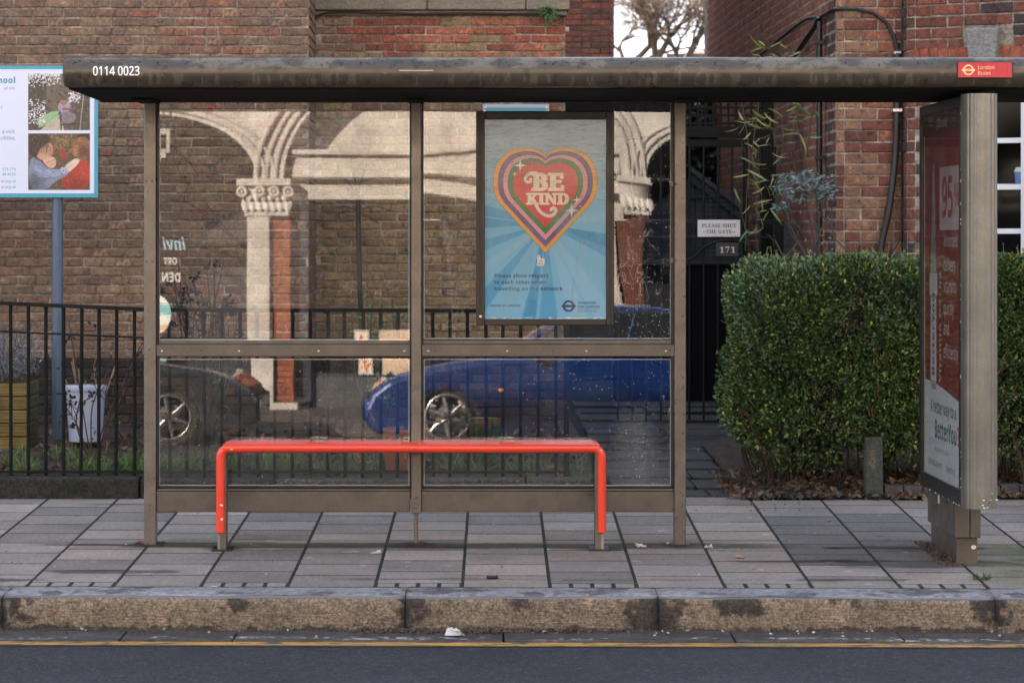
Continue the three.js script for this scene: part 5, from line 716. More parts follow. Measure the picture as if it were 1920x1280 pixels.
// ---------- plants ----------
// a small folded leaf, its base at the origin, pointing along +y
function leafGeo(L, W, fold = 0.25, bend = 0.15, rows = 3) {
  const P = [], U = [], at2 = (t) => [W / 2 * Math.pow(Math.sin(Math.PI * Math.min(1, 0.04 + t * 0.96)), 0.8), t * L, -bend * L * t * t];
  for (let i = 0; i < rows; i++) { const [w0, y0, z0] = at2(i / rows), [w1, y1, z1] = at2((i + 1) / rows); for (const s of [-1, 1]) { const a = [0, y0, z0], b = [s * w0, y0, z0 + w0 * fold], c = [s * w1, y1, z1 + w1 * fold], d = [0, y1, z1]; (s > 0 ? [a, b, c, a, c, d] : [a, c, b, a, d, c]).forEach((v) => { P.push(...v); U.push(v[0] + 0.5, v[1]); }); } }
  const g = new THREE.BufferGeometry(); g.setAttribute('position', new THREE.Float32BufferAttribute(P, 3)); g.setAttribute('uv', new THREE.Float32BufferAttribute(U, 2)); g.computeVertexNormals(); return g;
}
const UPV = new V3(0, 1, 0), qTo = (d) => new THREE.Quaternion().setFromUnitVectors(UPV, d), leafM = (rough = 0.4, tr = 0.25) => M({ c: [1, 1, 1], roughness: rough, transmission: tr, thickness: 0 });
const placed = (p, dir, s, roll = rnd() * 6.3) => new THREE.Matrix4().compose(p, qTo(dir.normalize()).multiply(new THREE.Quaternion().setFromAxisAngle(UPV, roll)), new V3(s, s, s));

// clipped hedge
{
  const hd = thing('hedge', 'dense clipped green privet hedge with a rounded left end beside the path', 'hedge');
  const z0 = -1.72, z1 = -2.95, xl = 1.64, xr = 4.6, yb = 0.2, yt = 1.53;
  // surface of the clipped block: u runs along the left end and the front, v from the foot over the top
  const depthAt = (p) => { const dx = p.x - xl, df = z0 - p.z, db = p.z - z1, dt = yt - p.y; const r = 0.34 + 0.14 * sstep(0.9, 1.5, p.y), tr = 0.28 + 0.14 * sstep(0.8, 0, dx); const ax = Math.max(0, r - dx), az = Math.max(0, r - Math.min(df, db)), ay = Math.max(0, tr - dt); const q = Math.min(dx, df, db, dt); const e = r - Math.hypot(ax, az), e2 = Math.min(e, q); const f = tr - Math.hypot(ay, Math.max(0, tr - e2)); return Math.min(e2, ay > 0 || e2 < tr ? f : 9) + (fbm(p.x * 2.6 + 20, p.y * 2.6 + 20 + p.z, 0, 3, 501) - 0.5) * 0.2 + (fbm(p.x * 9 + 20, p.y * 9 + 20 + p.z * 9, 0, 2, 505) - 0.5) * 0.05 - 0.3 * sstep(0.5, 0.15, p.y) * (fbm(p.x * 5 + 7, p.z * 5 + 60, 0, 2, 509) + 0.1); };
  const L = [], C = []; reseed(501); const grad = (p) => { const e = 0.02, d0 = depthAt(p); return new V3(depthAt(new V3(p.x + e, p.y, p.z)) - d0, depthAt(new V3(p.x, p.y + e, p.z)) - d0, depthAt(new V3(p.x, p.y, p.z + e)) - d0).multiplyScalar(-1 / e); };
  let tries = 0; while (L.length < 82000 && tries < 2400000) { tries++;
    const front = rnd(); const p = front < 0.58 ? new V3(rr(xl, xr), rr(yb, yt), z0 - rnd() * rnd() * 0.36) : front < 0.8 ? new V3(rr(xl, xr), yt - rnd() * rnd() * 0.3, rr(z1, z0)) : new V3(xl + rnd() * rnd() * 0.4, rr(yb, yt), rr(z1, z0));
    const d = depthAt(p); if (d < 0 || d > 0.15 || rnd() < d * 4.2) continue; const thin = fbm(p.x * 4.5 + 3, p.y * 4.5 + 3 + p.z * 2, 0, 3, 515); if (d < 0.06 && rnd() < sstep(0.5, 0.36, thin) * 0.85) continue;
    const n = grad(p).normalize(); n.x += rr(-0.9, 0.9); n.y += rr(-0.5, 1.2); n.z += rr(-0.9, 0.9);
    const s = rr(0.65, 1.25) * (p.y < 0.7 && rnd() < 0.3 ? 1.25 : 1); L.push(placed(p, n, s));
    const k = fbm(p.x * 3 + 9, p.y * 3 + 9, 0, 2, 511), t = rnd(); const young = sstep(0.62, 0.75, k) * 0.5 + (d < 0.015 ? 0.2 : 0);  // outer leaves yellower: new growth, partly sunlight put into the leaf colour
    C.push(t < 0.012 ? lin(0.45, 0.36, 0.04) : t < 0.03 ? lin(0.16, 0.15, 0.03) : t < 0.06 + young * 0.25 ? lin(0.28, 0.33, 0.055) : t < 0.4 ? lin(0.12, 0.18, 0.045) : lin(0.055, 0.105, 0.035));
  }
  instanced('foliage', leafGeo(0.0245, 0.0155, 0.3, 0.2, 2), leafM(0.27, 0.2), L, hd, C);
  // twigs seen between the leaves, bare stems at the foot, and the shaded mass of old wood inside
  const tw = []; for (let i = 0; i < 800; i++) { const p = new V3(rr(xl + 0.05, xr - 0.6), rr(0.25, yt - 0.05), z0 - rr(0.02, 0.12)); if (rnd() < 0.25) p.set(xl + rr(0.05, 0.2), rr(0.3, yt), rr(z1, z0)); const d = depthAt(p); if (d < 0.02 || d > 0.14) continue; const n = grad(p).normalize(), e = p.clone().add(new V3(n.x * 0.04 + rr(-0.05, 0.05), rr(0.02, 0.08), n.z * 0.05)); const m = p.clone().lerp(e, 0.5).add(new V3(rr(-0.02, 0.02), 0, 0)); tw.push(tube([p, m, e], rr(0.0014, 0.003), 3, 4)); }
  part('twigs', tw, M({ c: [0.26, 0.15, 0.085], roughness: 0.8 }), hd).userData.kind = 'stuff';
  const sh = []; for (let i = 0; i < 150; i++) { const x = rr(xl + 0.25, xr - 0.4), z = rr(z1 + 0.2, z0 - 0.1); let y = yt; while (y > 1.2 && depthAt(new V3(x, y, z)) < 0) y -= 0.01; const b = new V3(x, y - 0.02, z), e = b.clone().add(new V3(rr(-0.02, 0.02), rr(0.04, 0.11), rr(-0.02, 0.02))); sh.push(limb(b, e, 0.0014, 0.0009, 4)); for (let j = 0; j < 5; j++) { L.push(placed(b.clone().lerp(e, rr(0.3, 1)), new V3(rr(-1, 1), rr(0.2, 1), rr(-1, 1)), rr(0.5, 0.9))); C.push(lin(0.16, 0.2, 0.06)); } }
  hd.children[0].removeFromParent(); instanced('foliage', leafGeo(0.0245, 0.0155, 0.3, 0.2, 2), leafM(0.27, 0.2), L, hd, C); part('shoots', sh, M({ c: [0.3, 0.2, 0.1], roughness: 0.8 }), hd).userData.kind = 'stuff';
  const st = []; for (let i = 0; i < 44; i++) { const b = new V3(rr(1.85, 4.2), 0.04, rr(-2.5, -1.92)); for (let j = 0; j < 3; j++) { const e = b.clone().add(new V3(rr(-0.25, 0.25), rr(0.35, 0.6), rr(-0.05, 0.28))); st.push(tube([b, b.clone().lerp(e, 0.5).add(new V3(rr(-0.04, 0.04), rr(-0.05, 0.02), 0)), e], rr(0.004, 0.011), 6, 5)); } }
  part('stems', st, M({ c: [0.13, 0.085, 0.055], roughness: 0.85, map: T.wood }), hd).userData.kind = 'stuff';
  const wood = []; for (let i = 0; i < 2600; i++) { const p = new V3(rr(xl + 0.2, xr - 0.1), rr(0.4, yt - 0.14), rr(z1 + 0.12, z0 - 0.12)); if (depthAt(p) < 0.12) continue; const e = p.clone().add(new V3(rr(-0.2, 0.2), rr(-0.05, 0.2), rr(-0.2, 0.2))); wood.push(limb(p, e, 0.007, 0.004, 4)); }
  part('old_wood', wood, M({ c: [0.05, 0.036, 0.025], roughness: 0.9 }), hd).userData.kind = 'stuff';
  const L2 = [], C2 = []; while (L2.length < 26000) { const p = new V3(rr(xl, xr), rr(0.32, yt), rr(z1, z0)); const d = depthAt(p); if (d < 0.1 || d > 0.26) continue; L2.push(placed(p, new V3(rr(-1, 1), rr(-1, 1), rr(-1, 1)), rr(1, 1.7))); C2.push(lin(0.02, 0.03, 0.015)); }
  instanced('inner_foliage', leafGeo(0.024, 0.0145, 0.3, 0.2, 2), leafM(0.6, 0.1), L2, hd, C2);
  const ps = thing('concrete_post', 'stubby grey-green concrete post in front of the hedge stems', 'post'), z = -1.72, x = (px) => at(px, 0, z).x, y = (py) => at(0, py, z).y;
  const ct = tex(256, (u, v) => { const a = fbm(u * 5, v * 5, 5, 4, 521), b = fbm(u * 50, v * 50, 50, 2, 523), c = sstep(0.6, 0.66, a); const t = 0.40 + 0.2 * (b - 0.5); return [t * (0.92 + 0.4 * c), t * (0.95 + 0.24 * c), t * (0.86 + 0.16 * c)]; }, { srgb: true, size: 0.35 });
  part('post', bx(x(1624), x(1657), 0.02, y(826), z - 0.09, z, 0.007), M({ c: [0.42, 0.43, 0.4], map: ct, bumpMap: T.grain, bumpScale: 0.006, roughness: 0.9 }), ps).rotation.z = 0.008;
  const ew = thing('edging', 'low row of grey edging bricks at the hedge foot behind the advert panel', 'edging'); reseed(523);
  for (let k = 0; k < 15; k++) { const a = x(1662) + k * 0.112; part('brick', bx(a, a + 0.107, 0.0, 0.137 + rr(-0.004, 0.004), z - 0.16, z - 0.045 + rr(-0.004, 0.004), 0.005), pick([0, 1].map((i) => M({ c: [[0.15, 0.13, 0.12], [0.12, 0.105, 0.1]][i], map: T.brick, roughness: 0.95 }))), ew); }
}
// shrubs made of stems and leaves
function stemsTo(base, tips, r, wob = 0.05) { return tips.map((e) => { const m1 = base.clone().lerp(e, 0.35).add(new V3(rr(-wob, wob), rr(0, wob), rr(-wob, wob))), m2 = base.clone().lerp(e, 0.7).add(new V3(rr(-wob, wob), 0, rr(-wob, wob))); return tube([base, m1, m2, e], r, 10, 5); }); }
// bamboo, its long leaves one by one
{
  const bm = thing('bamboo', 'thin bamboo with long yellow-green leaves against the house side wall', 'bamboo plant'), lg = [leafGeo(0.10, 0.013, 0.25, 0.45, 4), leafGeo(0.08, 0.012, 0.25, 0.6, 4), leafGeo(0.13, 0.016, 0.25, 0.5, 4)], mats = [[0.2, 0.27, 0.06], [0.28, 0.29, 0.07], [0.12, 0.19, 0.06], [0.36, 0.32, 0.1]].map((c) => M({ c, roughness: 0.45, transmission: 0.35, thickness: 0 })); reseed(531);
  const z = -4.9, W = (px, py, dz = 0) => at(px, py, z + dz), stem = M({ c: [0.07, 0.06, 0.03], roughness: 0.6 });
  const lines = [[[1398, 470], [1400, 380], [1405, 290], [1392, 190]], [[1420, 470], [1418, 360], [1412, 280], [1425, 185]], [[1512, 330], [1500, 260], [1492, 180], [1486, 90]], [[1508, 330], [1520, 240], [1528, 170], [1510, 96]], [[1496, 330], [1480, 280], [1450, 250]], [[1405, 470], [1396, 420], [1385, 380]]];
  part('canes', lines.map((l) => tube(l.map(([x, y], i) => W(x, y, i * 0.03)), 0.0035, 20, 5)), stem, bm);
  const spots2 = [...[...Array(13)].map(() => [rr(1385, 1440), rr(190, 300)]), ...[...Array(16)].map(() => [rr(1388, 1450), rr(300, 460)]), ...[...Array(50)].map(() => [rr(1384, 1452), rr(195, 450)]), ...[...Array(14)].map(() => [rr(1440, 1530), rr(196, 300)]), ...[...Array(9)].map(() => [rr(1440, 1530), rr(196, 290)])];
  for (const [px, py] of spots2) { const o = part('leaf', pick(lg), pick(mats), bm); placed(W(px, py, rr(-0.1, 0.2)), new V3(rr(-1, 1), rr(-0.9, 0.5), rr(-0.3, 0.6)), rr(0.7, 1.25)).decompose(o.position, o.quaternion, o.scale); }
  const tuft = thing('bamboo_sprays', 'tuft of bamboo leaves poking up behind the shelter roof by the drainpipe', 'bamboo plant'); part('canes', [[1440, 100], [1462, 84], [1484, 92]].map(([x, y]) => tube([W(1480, 190), W((x + 1480) / 2, 130), W(x, y)], 0.003, 8, 5)), stem, tuft);
  for (let i = 0; i < 34; i++) { const o = part('leaf', pick(lg), pick(mats), tuft); const px = rr(1424, 1500); placed(W(px, rr(84, 120), rr(-0.1, 0.25)), new V3(rr(-1, 1), rr(-0.3, 0.5), rr(-0.2, 0.5)), rr(0.7, 1.2)).decompose(o.position, o.quaternion, o.scale); }
}
// blue-green shrub in the angle of the house
{
  const sh = thing('blue_shrub', 'shrub with small blue-green leaves and some dead tan ones by the brick corner', 'shrub'), g = [leafGeo(0.042, 0.013, 0.25, 0.2, 3), leafGeo(0.05, 0.015, 0.25, 0.3, 3)], z = -4.25, W = (px, py, dz = 0) => at(px, py, z + dz); reseed(541);
  const live = [[0.12, 0.165, 0.155], [0.085, 0.125, 0.12], [0.18, 0.22, 0.21], [0.10, 0.15, 0.10], [0.22, 0.25, 0.24]].map((c) => M({ c, roughness: 0.4, transmission: 0.15, thickness: 0 })), dead = [[0.30, 0.21, 0.15], [0.22, 0.15, 0.11]].map((c) => M({ c, roughness: 0.7, transmission: 0.3, thickness: 0 }));
  const tips = [[1452, 340], [1470, 330], [1500, 318], [1530, 326], [1560, 346], [1568, 360], [1460, 380], [1480, 395], [1540, 380]].map(([x, y]) => W(x, y, rr(-0.05, 0.15))), base = W(1535, 520, -0.05); part('stems', [...stemsTo(base, tips, 0.005, 0.06), tube([W(1537, 540), W(1538, 470), W(1532, 430), W(1528, 400)], 0.008, 10, 6)], M({ c: [0.07, 0.055, 0.045], roughness: 0.8 }), sh);
  for (let i = 0; i < 520; i++) { const c = pick([[1480, 335, 26, 14], [1515, 338, 26, 18], [1550, 358, 18, 16], [1465, 385, 14, 12], [1470, 352, 22, 12], [1500, 365, 30, 14], [1535, 345, 24, 16]]), a = rnd() * 6.3, q = Math.sqrt(rnd()); const o = part('leaf', pick(g), pick(live), sh); placed(W(c[0] + c[2] * q * Math.cos(a), c[1] + c[3] * q * Math.sin(a), rr(-0.12, 0.16)), new V3(rr(-1, 1), rr(-0.7, 0.5), rr(-0.2, 0.7)), rr(0.7, 1.15)).decompose(o.position, o.quaternion, o.scale); }
  for (let i = 0; i < 46; i++) { const o = part('dead_leaf', pick(g), pick(dead), sh); placed(W(rr(1500, 1562), i < 30 ? rr(370, 410) : rr(410, 470), rr(-0.1, 0.14)), new V3(rr(-1, 1), rr(-1, 0.2), rr(-0.2, 0.6)), rr(0.5, 0.8)).decompose(o.position, o.quaternion, o.scale); }
}
// dark ivy behind the shed
{ const iv = thing('ivy', 'dark glossy ivy covering the wall behind the shed', 'ivy'), L = [], C = []; reseed(551); const z = -13; for (let i = 0; i < 2600; i++) { const px = rr(1270, 1412), py = rr(180, 430); L.push(placed(at(px, py, z + rr(-0.3, 0.4)), new V3(rr(-1, 1), rr(-1, 0.4), rr(-0.2, 1)), rr(0.7, 1.5))); C.push(rnd() < 0.15 ? lin(0.03, 0.06, 0.035) : lin(0.012, 0.026, 0.016)); } instanced('foliage', leafGeo(0.085, 0.06, 0.2, 0.2, 2), leafM(0.35, 0.1), L, iv, C);
  part('stems', [...Array(30)].map(() => { const px = rr(1270, 1412); return tube([at(px, 480, z - 0.3), at(px + rr(-20, 20), 330, z - 0.2), at(px + rr(-30, 30), 200, z - 0.3)], 0.012, 8, 4); }), M({ c: [0.02, 0.018, 0.015] }), iv);
  const wl = thing('rear_wall', 'dark rear garden wall carrying the ivy behind the shed', 'wall'); part('wall', bx(0.9, HX - 0.02, -0.2, 3.0, -13.9, -13.5), M({ c: [0.04, 0.035, 0.035], map: T.mortar }), wl); }
// bare tree against the sky
{
  const tr = thing('bare_tree', 'bare winter tree with tangled branches against the pale sky', 'tree'), z = -42, s = ppm(z); reseed(561); const trunk = [], limbs = [], twigs = [];
  const grow = (p, d, L, r, lvl) => { const e = p.clone().addScaledVector(d, L); r = Math.max(r, 0.006); (lvl < 2 ? trunk : lvl < 5 ? limbs : twigs).push(limb(p, e, r, Math.max(0.005, r * 0.72), lvl < 4 ? 7 : lvl < 6 ? 5 : 3)); if (lvl > 8 || e.x < 0.5 || e.x > 6 || e.y > 7.5) return; const n = lvl < 2 ? 3 : lvl < 7 ? (rnd() < 0.55 ? 3 : 2) : 2; for (let i = 0; i < n; i++) { const q = d.clone().add(new V3(rr(-1, 1), rr(-0.55, 0.75), rr(-1, 1)).multiplyScalar(lvl < 2 ? 0.75 : 0.8)).normalize(); grow(i === 0 || rnd() < 0.6 ? e : p.clone().lerp(e, rr(0.5, 0.9)), q, L * rr(0.66, 0.9), r * (i ? 0.56 : 0.7), lvl + 1); } };
  for (const [px, py, dx] of [[1150, 200, 0.35], [1215, 190, 0.2], [1290, 200, -0.15]]) { const b = at(px, py, z); trunk.push(limb(new V3(b.x - dx * 1.2, 0, z), b, 0.2, 0.16, 8)); grow(b, new V3(dx, 1, 0.1).normalize(), 0.8, 0.11, 1); }
  const bark = M({ c: [0.3, 0.22, 0.15], map: T.wood, roughness: 0.9 }); part('trunk', trunk, bark, tr); part('branches', limbs, bark, tr); part('twigs', twigs, M({ c: [0.2, 0.15, 0.11], roughness: 0.9 }), tr).userData.kind = 'stuff';
  const ch = thing('far_house', 'distant tan rooftop peeping up below the bare tree', 'house'), z2 = -45; part('wall', bx(at(1250, 0, z2).x, at(1400, 0, z2).x, -1, at(0, 100, z2).y, z2 - 5, z2), M({ c: [0.32, 0.22, 0.17], map: T.brick, roughness: 0.9 }), ch); part('roof', muv(new THREE.CylinderGeometry(0.01, 1.02, 0.3, 4, 1).rotateY(Math.PI / 4).scale(1.4, 1, 1).translate(at(1325, 0, z2).x, at(0, 92, z2).y, z2 - 2.4)), M({ c: [0.25, 0.16, 0.12], roughness: 0.9 }), ch);
}
// fern on the coping
{ const fn = thing('fern', 'small bright green fern growing out of the wall below the coping', 'fern'), p0 = at(1030, 20, -5.33), L = [], C = []; reseed(571); for (let i = 0; i < 26; i++) { const d = new V3(rr(-1, 1), rr(-1.2, 0.5), rr(0.2, 1)).normalize(), n = 7; for (let k = 1; k <= n; k++) for (const s of [-1, 1]) { const p = p0.clone().addScaledVector(d, k / n * 0.095).add(new V3(0, -0.03 * (k / n) ** 2, 0)); L.push(placed(p, new V3(d.y * s + d.x * 0.6, -d.x * s + d.y * 0.6, d.z * 0.5 + 0.2), rr(0.9, 1.5) * (1.2 - 0.6 * k / n))); C.push(pick([lin(0.10, 0.22, 0.05), lin(0.07, 0.17, 0.04), lin(0.16, 0.28, 0.08)])); } } instanced('fronds', leafGeo(0.02, 0.009, 0.2, 0.2, 2), leafM(0.5, 0.3), L, fn, C); }

// ---------- things in the garden ----------
const gy = (x, z) => soilY(x, z);
const onSoil = (px, z) => { const x = at(px, 0, z).x; return new V3(x, gy(x, z), z); };
{ // wooden planter with lavender
  const z = -3.0, x1 = at(52, 0, z).x, y0 = gy(-2.6, z) - 0.01, y1 = at(0, 718, z).y, pl = thing('planter', 'yellow wooden plank planter at the left behind the railings', 'planter'), wd = [[0.36, 0.235, 0.045], [0.31, 0.20, 0.04], [0.33, 0.225, 0.055], [0.27, 0.175, 0.04], [0.30, 0.2, 0.045]].map((c) => M({ c, map: T.wood, bumpMap: T.wood, bumpScale: 0.004, roughness: 0.75 })), gr = M({ c: [0.15, 0.155, 0.05], map: T.wood, roughness: 0.8 }); const n = 5, h = (y1 - y0) / n;
  for (let k = 0; k < n; k++) { part('plank', bx(x1 - 0.62, x1, y0 + k * h + 0.003, y0 + (k + 1) * h - 0.003, z - 0.024, z, 0.005), wd[k], pl); part('side_plank', bx(x1 - 0.02, x1 + 0.002, y0 + k * h + 0.003, y0 + (k + 1) * h - 0.003, z - 0.44, z - 0.026, 0.005), gr, pl); }
  part('corner_post', bx(x1 - 0.07, x1 - 0.021, y0, y1 - 0.01, z - 0.07, z - 0.025, 0.003), gr, pl); part('soil', bx(x1 - 0.6, x1 - 0.02, y1 - 0.1, y1 - 0.03, z - 0.42, z - 0.03), mSoil, pl);
  const lv = thing('lavender', 'silvery grey lavender bush growing in the wooden planter', 'lavender'), L = [], C = [], st = []; reseed(581); for (let i = 0; i < 300; i++) { const b = new V3(x1 - rr(0.03, 0.5), y1 - 0.05, z - rr(0.05, 0.38)), e = new V3(b.x + rr(-0.1, 0.17), y1 + rr(0.08, 0.33), b.z + rr(-0.06, 0.14)); if (i % 2) st.push(tube([b, b.clone().lerp(e, 0.5).add(new V3(rr(-0.02, 0.02), 0, 0)), e], 0.0014, 4, 4)); for (let k = 0; k < 16; k++) { const t = rr(0.35, 1.05), p = b.clone().lerp(e, t); L.push(placed(p, new V3(rr(-1, 1), rr(0, 1.2), rr(-1, 1)), rr(0.7, 1.4))); C.push(pick([lin(0.3, 0.31, 0.33), lin(0.2, 0.21, 0.23), lin(0.38, 0.38, 0.41), lin(0.14, 0.15, 0.13)])); } } instanced('foliage', leafGeo(0.026, 0.0045, 0.1, 0.1, 2), leafM(0.7, 0.2), L, lv, C); part('stems', st, M({ c: [0.11, 0.085, 0.06], roughness: 0.9 }), lv).userData.kind = 'stuff'; }
{ // white bucket with dead stalks
  const z = -3.1, p = onSoil(160, z); p.y = Math.max(p.y, at(0, 822, z).y - 0.02) - 0.0; const s = ppm(z), h = at(0, 722, z).y - p.y, b = thing('bucket', 'white plastic bucket tub standing beside the grey sign pole', 'bucket', p), wm = M({ c: [0.46, 0.47, 0.58], roughness: 0.4, transmission: 0.12, thickness: 0 }); const r1 = 38 / s, r0 = 31 / s;
  part('body', muv(new THREE.LatheGeometry([[0, 0], [r0 - 0.008, 0], [r0, 0.008], [r1 - 0.004, h - 0.03], [r1 - 0.004, h - 0.001], [r1 - 0.012, h - 0.001], [r1 - 0.012, h - 0.03], [r0 - 0.008, 0.015], [0, 0.015]].map(([x, y]) => new THREE.Vector2(x, y)), 32)), wm, b); part('rim', muv(new THREE.LatheGeometry([[r1 - 0.003, h - 0.035], [r1 + 0.004, h - 0.033], [r1 + 0.006, h], [r1 - 0.004, h + 0.004]].map(([x, y]) => new THREE.Vector2(x, y)), 32)), wm, b);
  const st = thing('dead_stalks', 'broken dry straw-coloured stalks standing in the white bucket', 'dead plant', [p.x, p.y, p.z]); reseed(591); part('stalks', [...Array(9)].map(() => { const e = new V3(rr(-0.16, 0.24), h + rr(0.02, 0.2), rr(-0.05, 0.12)); return tube([new V3(rr(-0.05, 0.05), 0.08, rr(-0.05, 0.05)), new V3(e.x * 0.5, h * 0.7, 0), e], 0.0042, 6, 5); }), M({ c: [0.30, 0.21, 0.12], roughness: 0.8 }), st); part('long_stalk', tube([new V3(0.02, 0.1, 0), new V3(0.06, 0.5, 0.02), at(246, 510, z).sub(p)], 0.003, 10, 5), M({ c: [0.26, 0.1, 0.06], roughness: 0.8 }), st); }
// twiggy shrubs with dark seed heads
function twiggy(name, label, baseP, tips, r, colour, heads, leafC, nl) {
  const o = thing(name, label, 'shrub', baseP), L = [], S = [];
  tips.forEach((e) => { const q = e.clone().sub(baseP), m = q.clone().multiplyScalar(0.55).add(new V3(rr(-0.06, 0.06), rr(-0.03, 0.06), rr(-0.03, 0.03))); S.push(tube([new V3(), m, q], r, 10, 5)); for (let k = 0; k < 3; k++) { const a = m.clone().lerp(q, rr(0.1, 0.9)), b = a.clone().add(new V3(rr(-0.14, 0.14), rr(0.0, 0.16), rr(-0.06, 0.06))); S.push(tube([a, a.clone().lerp(b, 0.5).add(new V3(0, 0.01, 0)), b], r * 0.6, 4, 4)); if (heads) for (let j = 0; j < heads; j++) L.push(new THREE.Matrix4().makeScale(1, rr(0.8, 1.3), 1).multiply(new THREE.Matrix4().makeRotationZ(rnd() * 3)).setPosition(b.clone().add(new V3(rr(-0.025, 0.025), rr(-0.02, 0.025), rr(-0.02, 0.02))))); } });
  part('stems', S, M({ c: colour, roughness: 0.85 }), o); if (heads) instanced('seed_heads', new THREE.IcosahedronGeometry(0.0088, 0), M({ c: [0.012, 0.012, 0.014], roughness: 0.8 }), L, o);
  if (nl) { const g = leafGeo(0.035, 0.021, 0.25, 0.2, 2), A = [], C = []; for (let i = 0; i < nl; i++) { const e = pick(tips).clone().sub(baseP), t = rr(0.3, 1.05); A.push(placed(e.multiplyScalar(t).add(new V3(rr(-0.07, 0.07), rr(-0.05, 0.06), rr(-0.05, 0.05))), new V3(rr(-1, 1), rr(-0.4, 0.8), rr(-0.4, 1)), rr(0.6, 1.3))); C.push(pick(leafC)); } instanced('foliage', g, leafM(0.45, 0.35), A, o, C); }
  return o;
}
{ reseed(601); const z = -2.7, W = (px, py, dz = 0) => at(px, py, z + dz), rnge = (n, x0, x1, y0, y1) => [...Array(n)].map(() => W(rr(x0, x1), rr(y0, y1), rr(-0.15, 0.15)));
  twiggy('seed_head_shrub', 'dark twiggy shrub with black seed heads behind the left glass pane', onSoil(392, z), rnge(18, 305, 452, 480, 640), 0.0038, [0.05, 0.04, 0.035], 7, [lin(0.08, 0.15, 0.03)], 26);
  twiggy('bare_shrub', 'bare shrub with thin brown twigs in front of the white bucket', onSoil(172, -2.35), [[128, 600], [150, 745], [128, 770], [205, 690], [222, 735], [250, 700], [110, 790], [245, 790], [262, 650]].map(([x, y]) => at(x, y, -2.35)), 0.0042, [0.075, 0.045, 0.035], 4, [lin(0.09, 0.16, 0.04), lin(0.14, 0.19, 0.06)], 40);
  twiggy('thorny_shrub', 'tangle of thin leafless brown twigs low behind the left pane', onSoil(360, -2.5), [...Array(30)].map(() => at(rr(296, 440), rr(668, 800), -2.5 + rr(-0.3, 0.3))), 0.0022, [0.10, 0.07, 0.05], 0, [lin(0.06, 0.13, 0.03)], 14);
  twiggy('leafy_shrub', 'young shrub with fresh green leaves behind the railings at the middle post', onSoil(712, -3.0), [[700, 545], [716, 570], [735, 560], [690, 585], [742, 590], [725, 600], [705, 610], [660, 590], [757, 610], [685, 615]].map(([x, y]) => at(x, y, -3.0 + rr(-0.1, 0.1))), 0.004, [0.08, 0.06, 0.04], 0, [lin(0.10, 0.19, 0.035), lin(0.07, 0.15, 0.03), lin(0.15, 0.22, 0.06)], 190);
  const sp = thing('sapling', 'slim bare sapling with a smooth dark trunk behind the left pane', 'sapling'), zs = -3.7, S = (px, py, d = 0) => at(px, py, zs + d); part('trunk', [tube([S(682, 800), S(678, 640), S(674, 520), S(671, 372)], 0.016, 16, 8)], M({ c: [0.05, 0.035, 0.028], roughness: 0.4, map: T.wood }), sp);
  const br = []; reseed(607); for (const [x, y, r] of [[640, 330, 0.006], [660, 320, 0.007], [684, 318, 0.006], [720, 350, 0.005], [735, 395, 0.004], [612, 395, 0.005], [600, 372, 0.004], [650, 352, 0.005], [712, 420, 0.0035], [628, 420, 0.0035]]) { const a = S(671, 372 + Math.max(0, (y - 350) * 0.5)), e = S(x, y, rr(-0.2, 0.2)); br.push(tube([a, a.clone().lerp(e, 0.5).add(new V3(0, 0.03, 0)), e], r, 7, 5)); for (let k = 0; k < 3; k++) { const q = a.clone().lerp(e, rr(0.4, 1)), f = q.clone().add(new V3(rr(-0.13, 0.13), rr(-0.06, 0.1), rr(-0.1, 0.1))); br.push(tube([q, q.clone().lerp(f, 0.5).add(new V3(0, 0.01, 0)), f], 0.0022, 4, 4)); } } part('branches', br, M({ c: [0.07, 0.055, 0.045], roughness: 0.8 }), sp);
  const bt = thing('berry_branch', 'thin bare branches with red berries hanging behind the top of the left pane', 'shrub'), zb = -3.4, Bq = (px, py) => at(px, py, zb); part('stems', [[[392, 150], [402, 195], [416, 208]], [[386, 380], [420, 425], [468, 470]], [[372, 395], [430, 440], [470, 478]], [[352, 345], [346, 375], [388, 400]], [[300, 250], [350, 300], [372, 330]]].map((l) => tube(l.map(([x, y]) => Bq(x, y)), 0.0024, 10, 4)), M({ c: [0.05, 0.04, 0.035] }), bt); const rb = M({ c: [0.4, 0.025, 0.012], roughness: 0.3 }), bg = new THREE.SphereGeometry(0.0085, 8, 6); reseed(611); for (const [x, y] of [[393, 190], [398, 196], [392, 201], [399, 203], [396, 208], [388, 329], [393, 330], [371, 397], [384, 402]]) { const o = part('berry', bg, rb, bt); o.position.copy(Bq(x, y)); } }
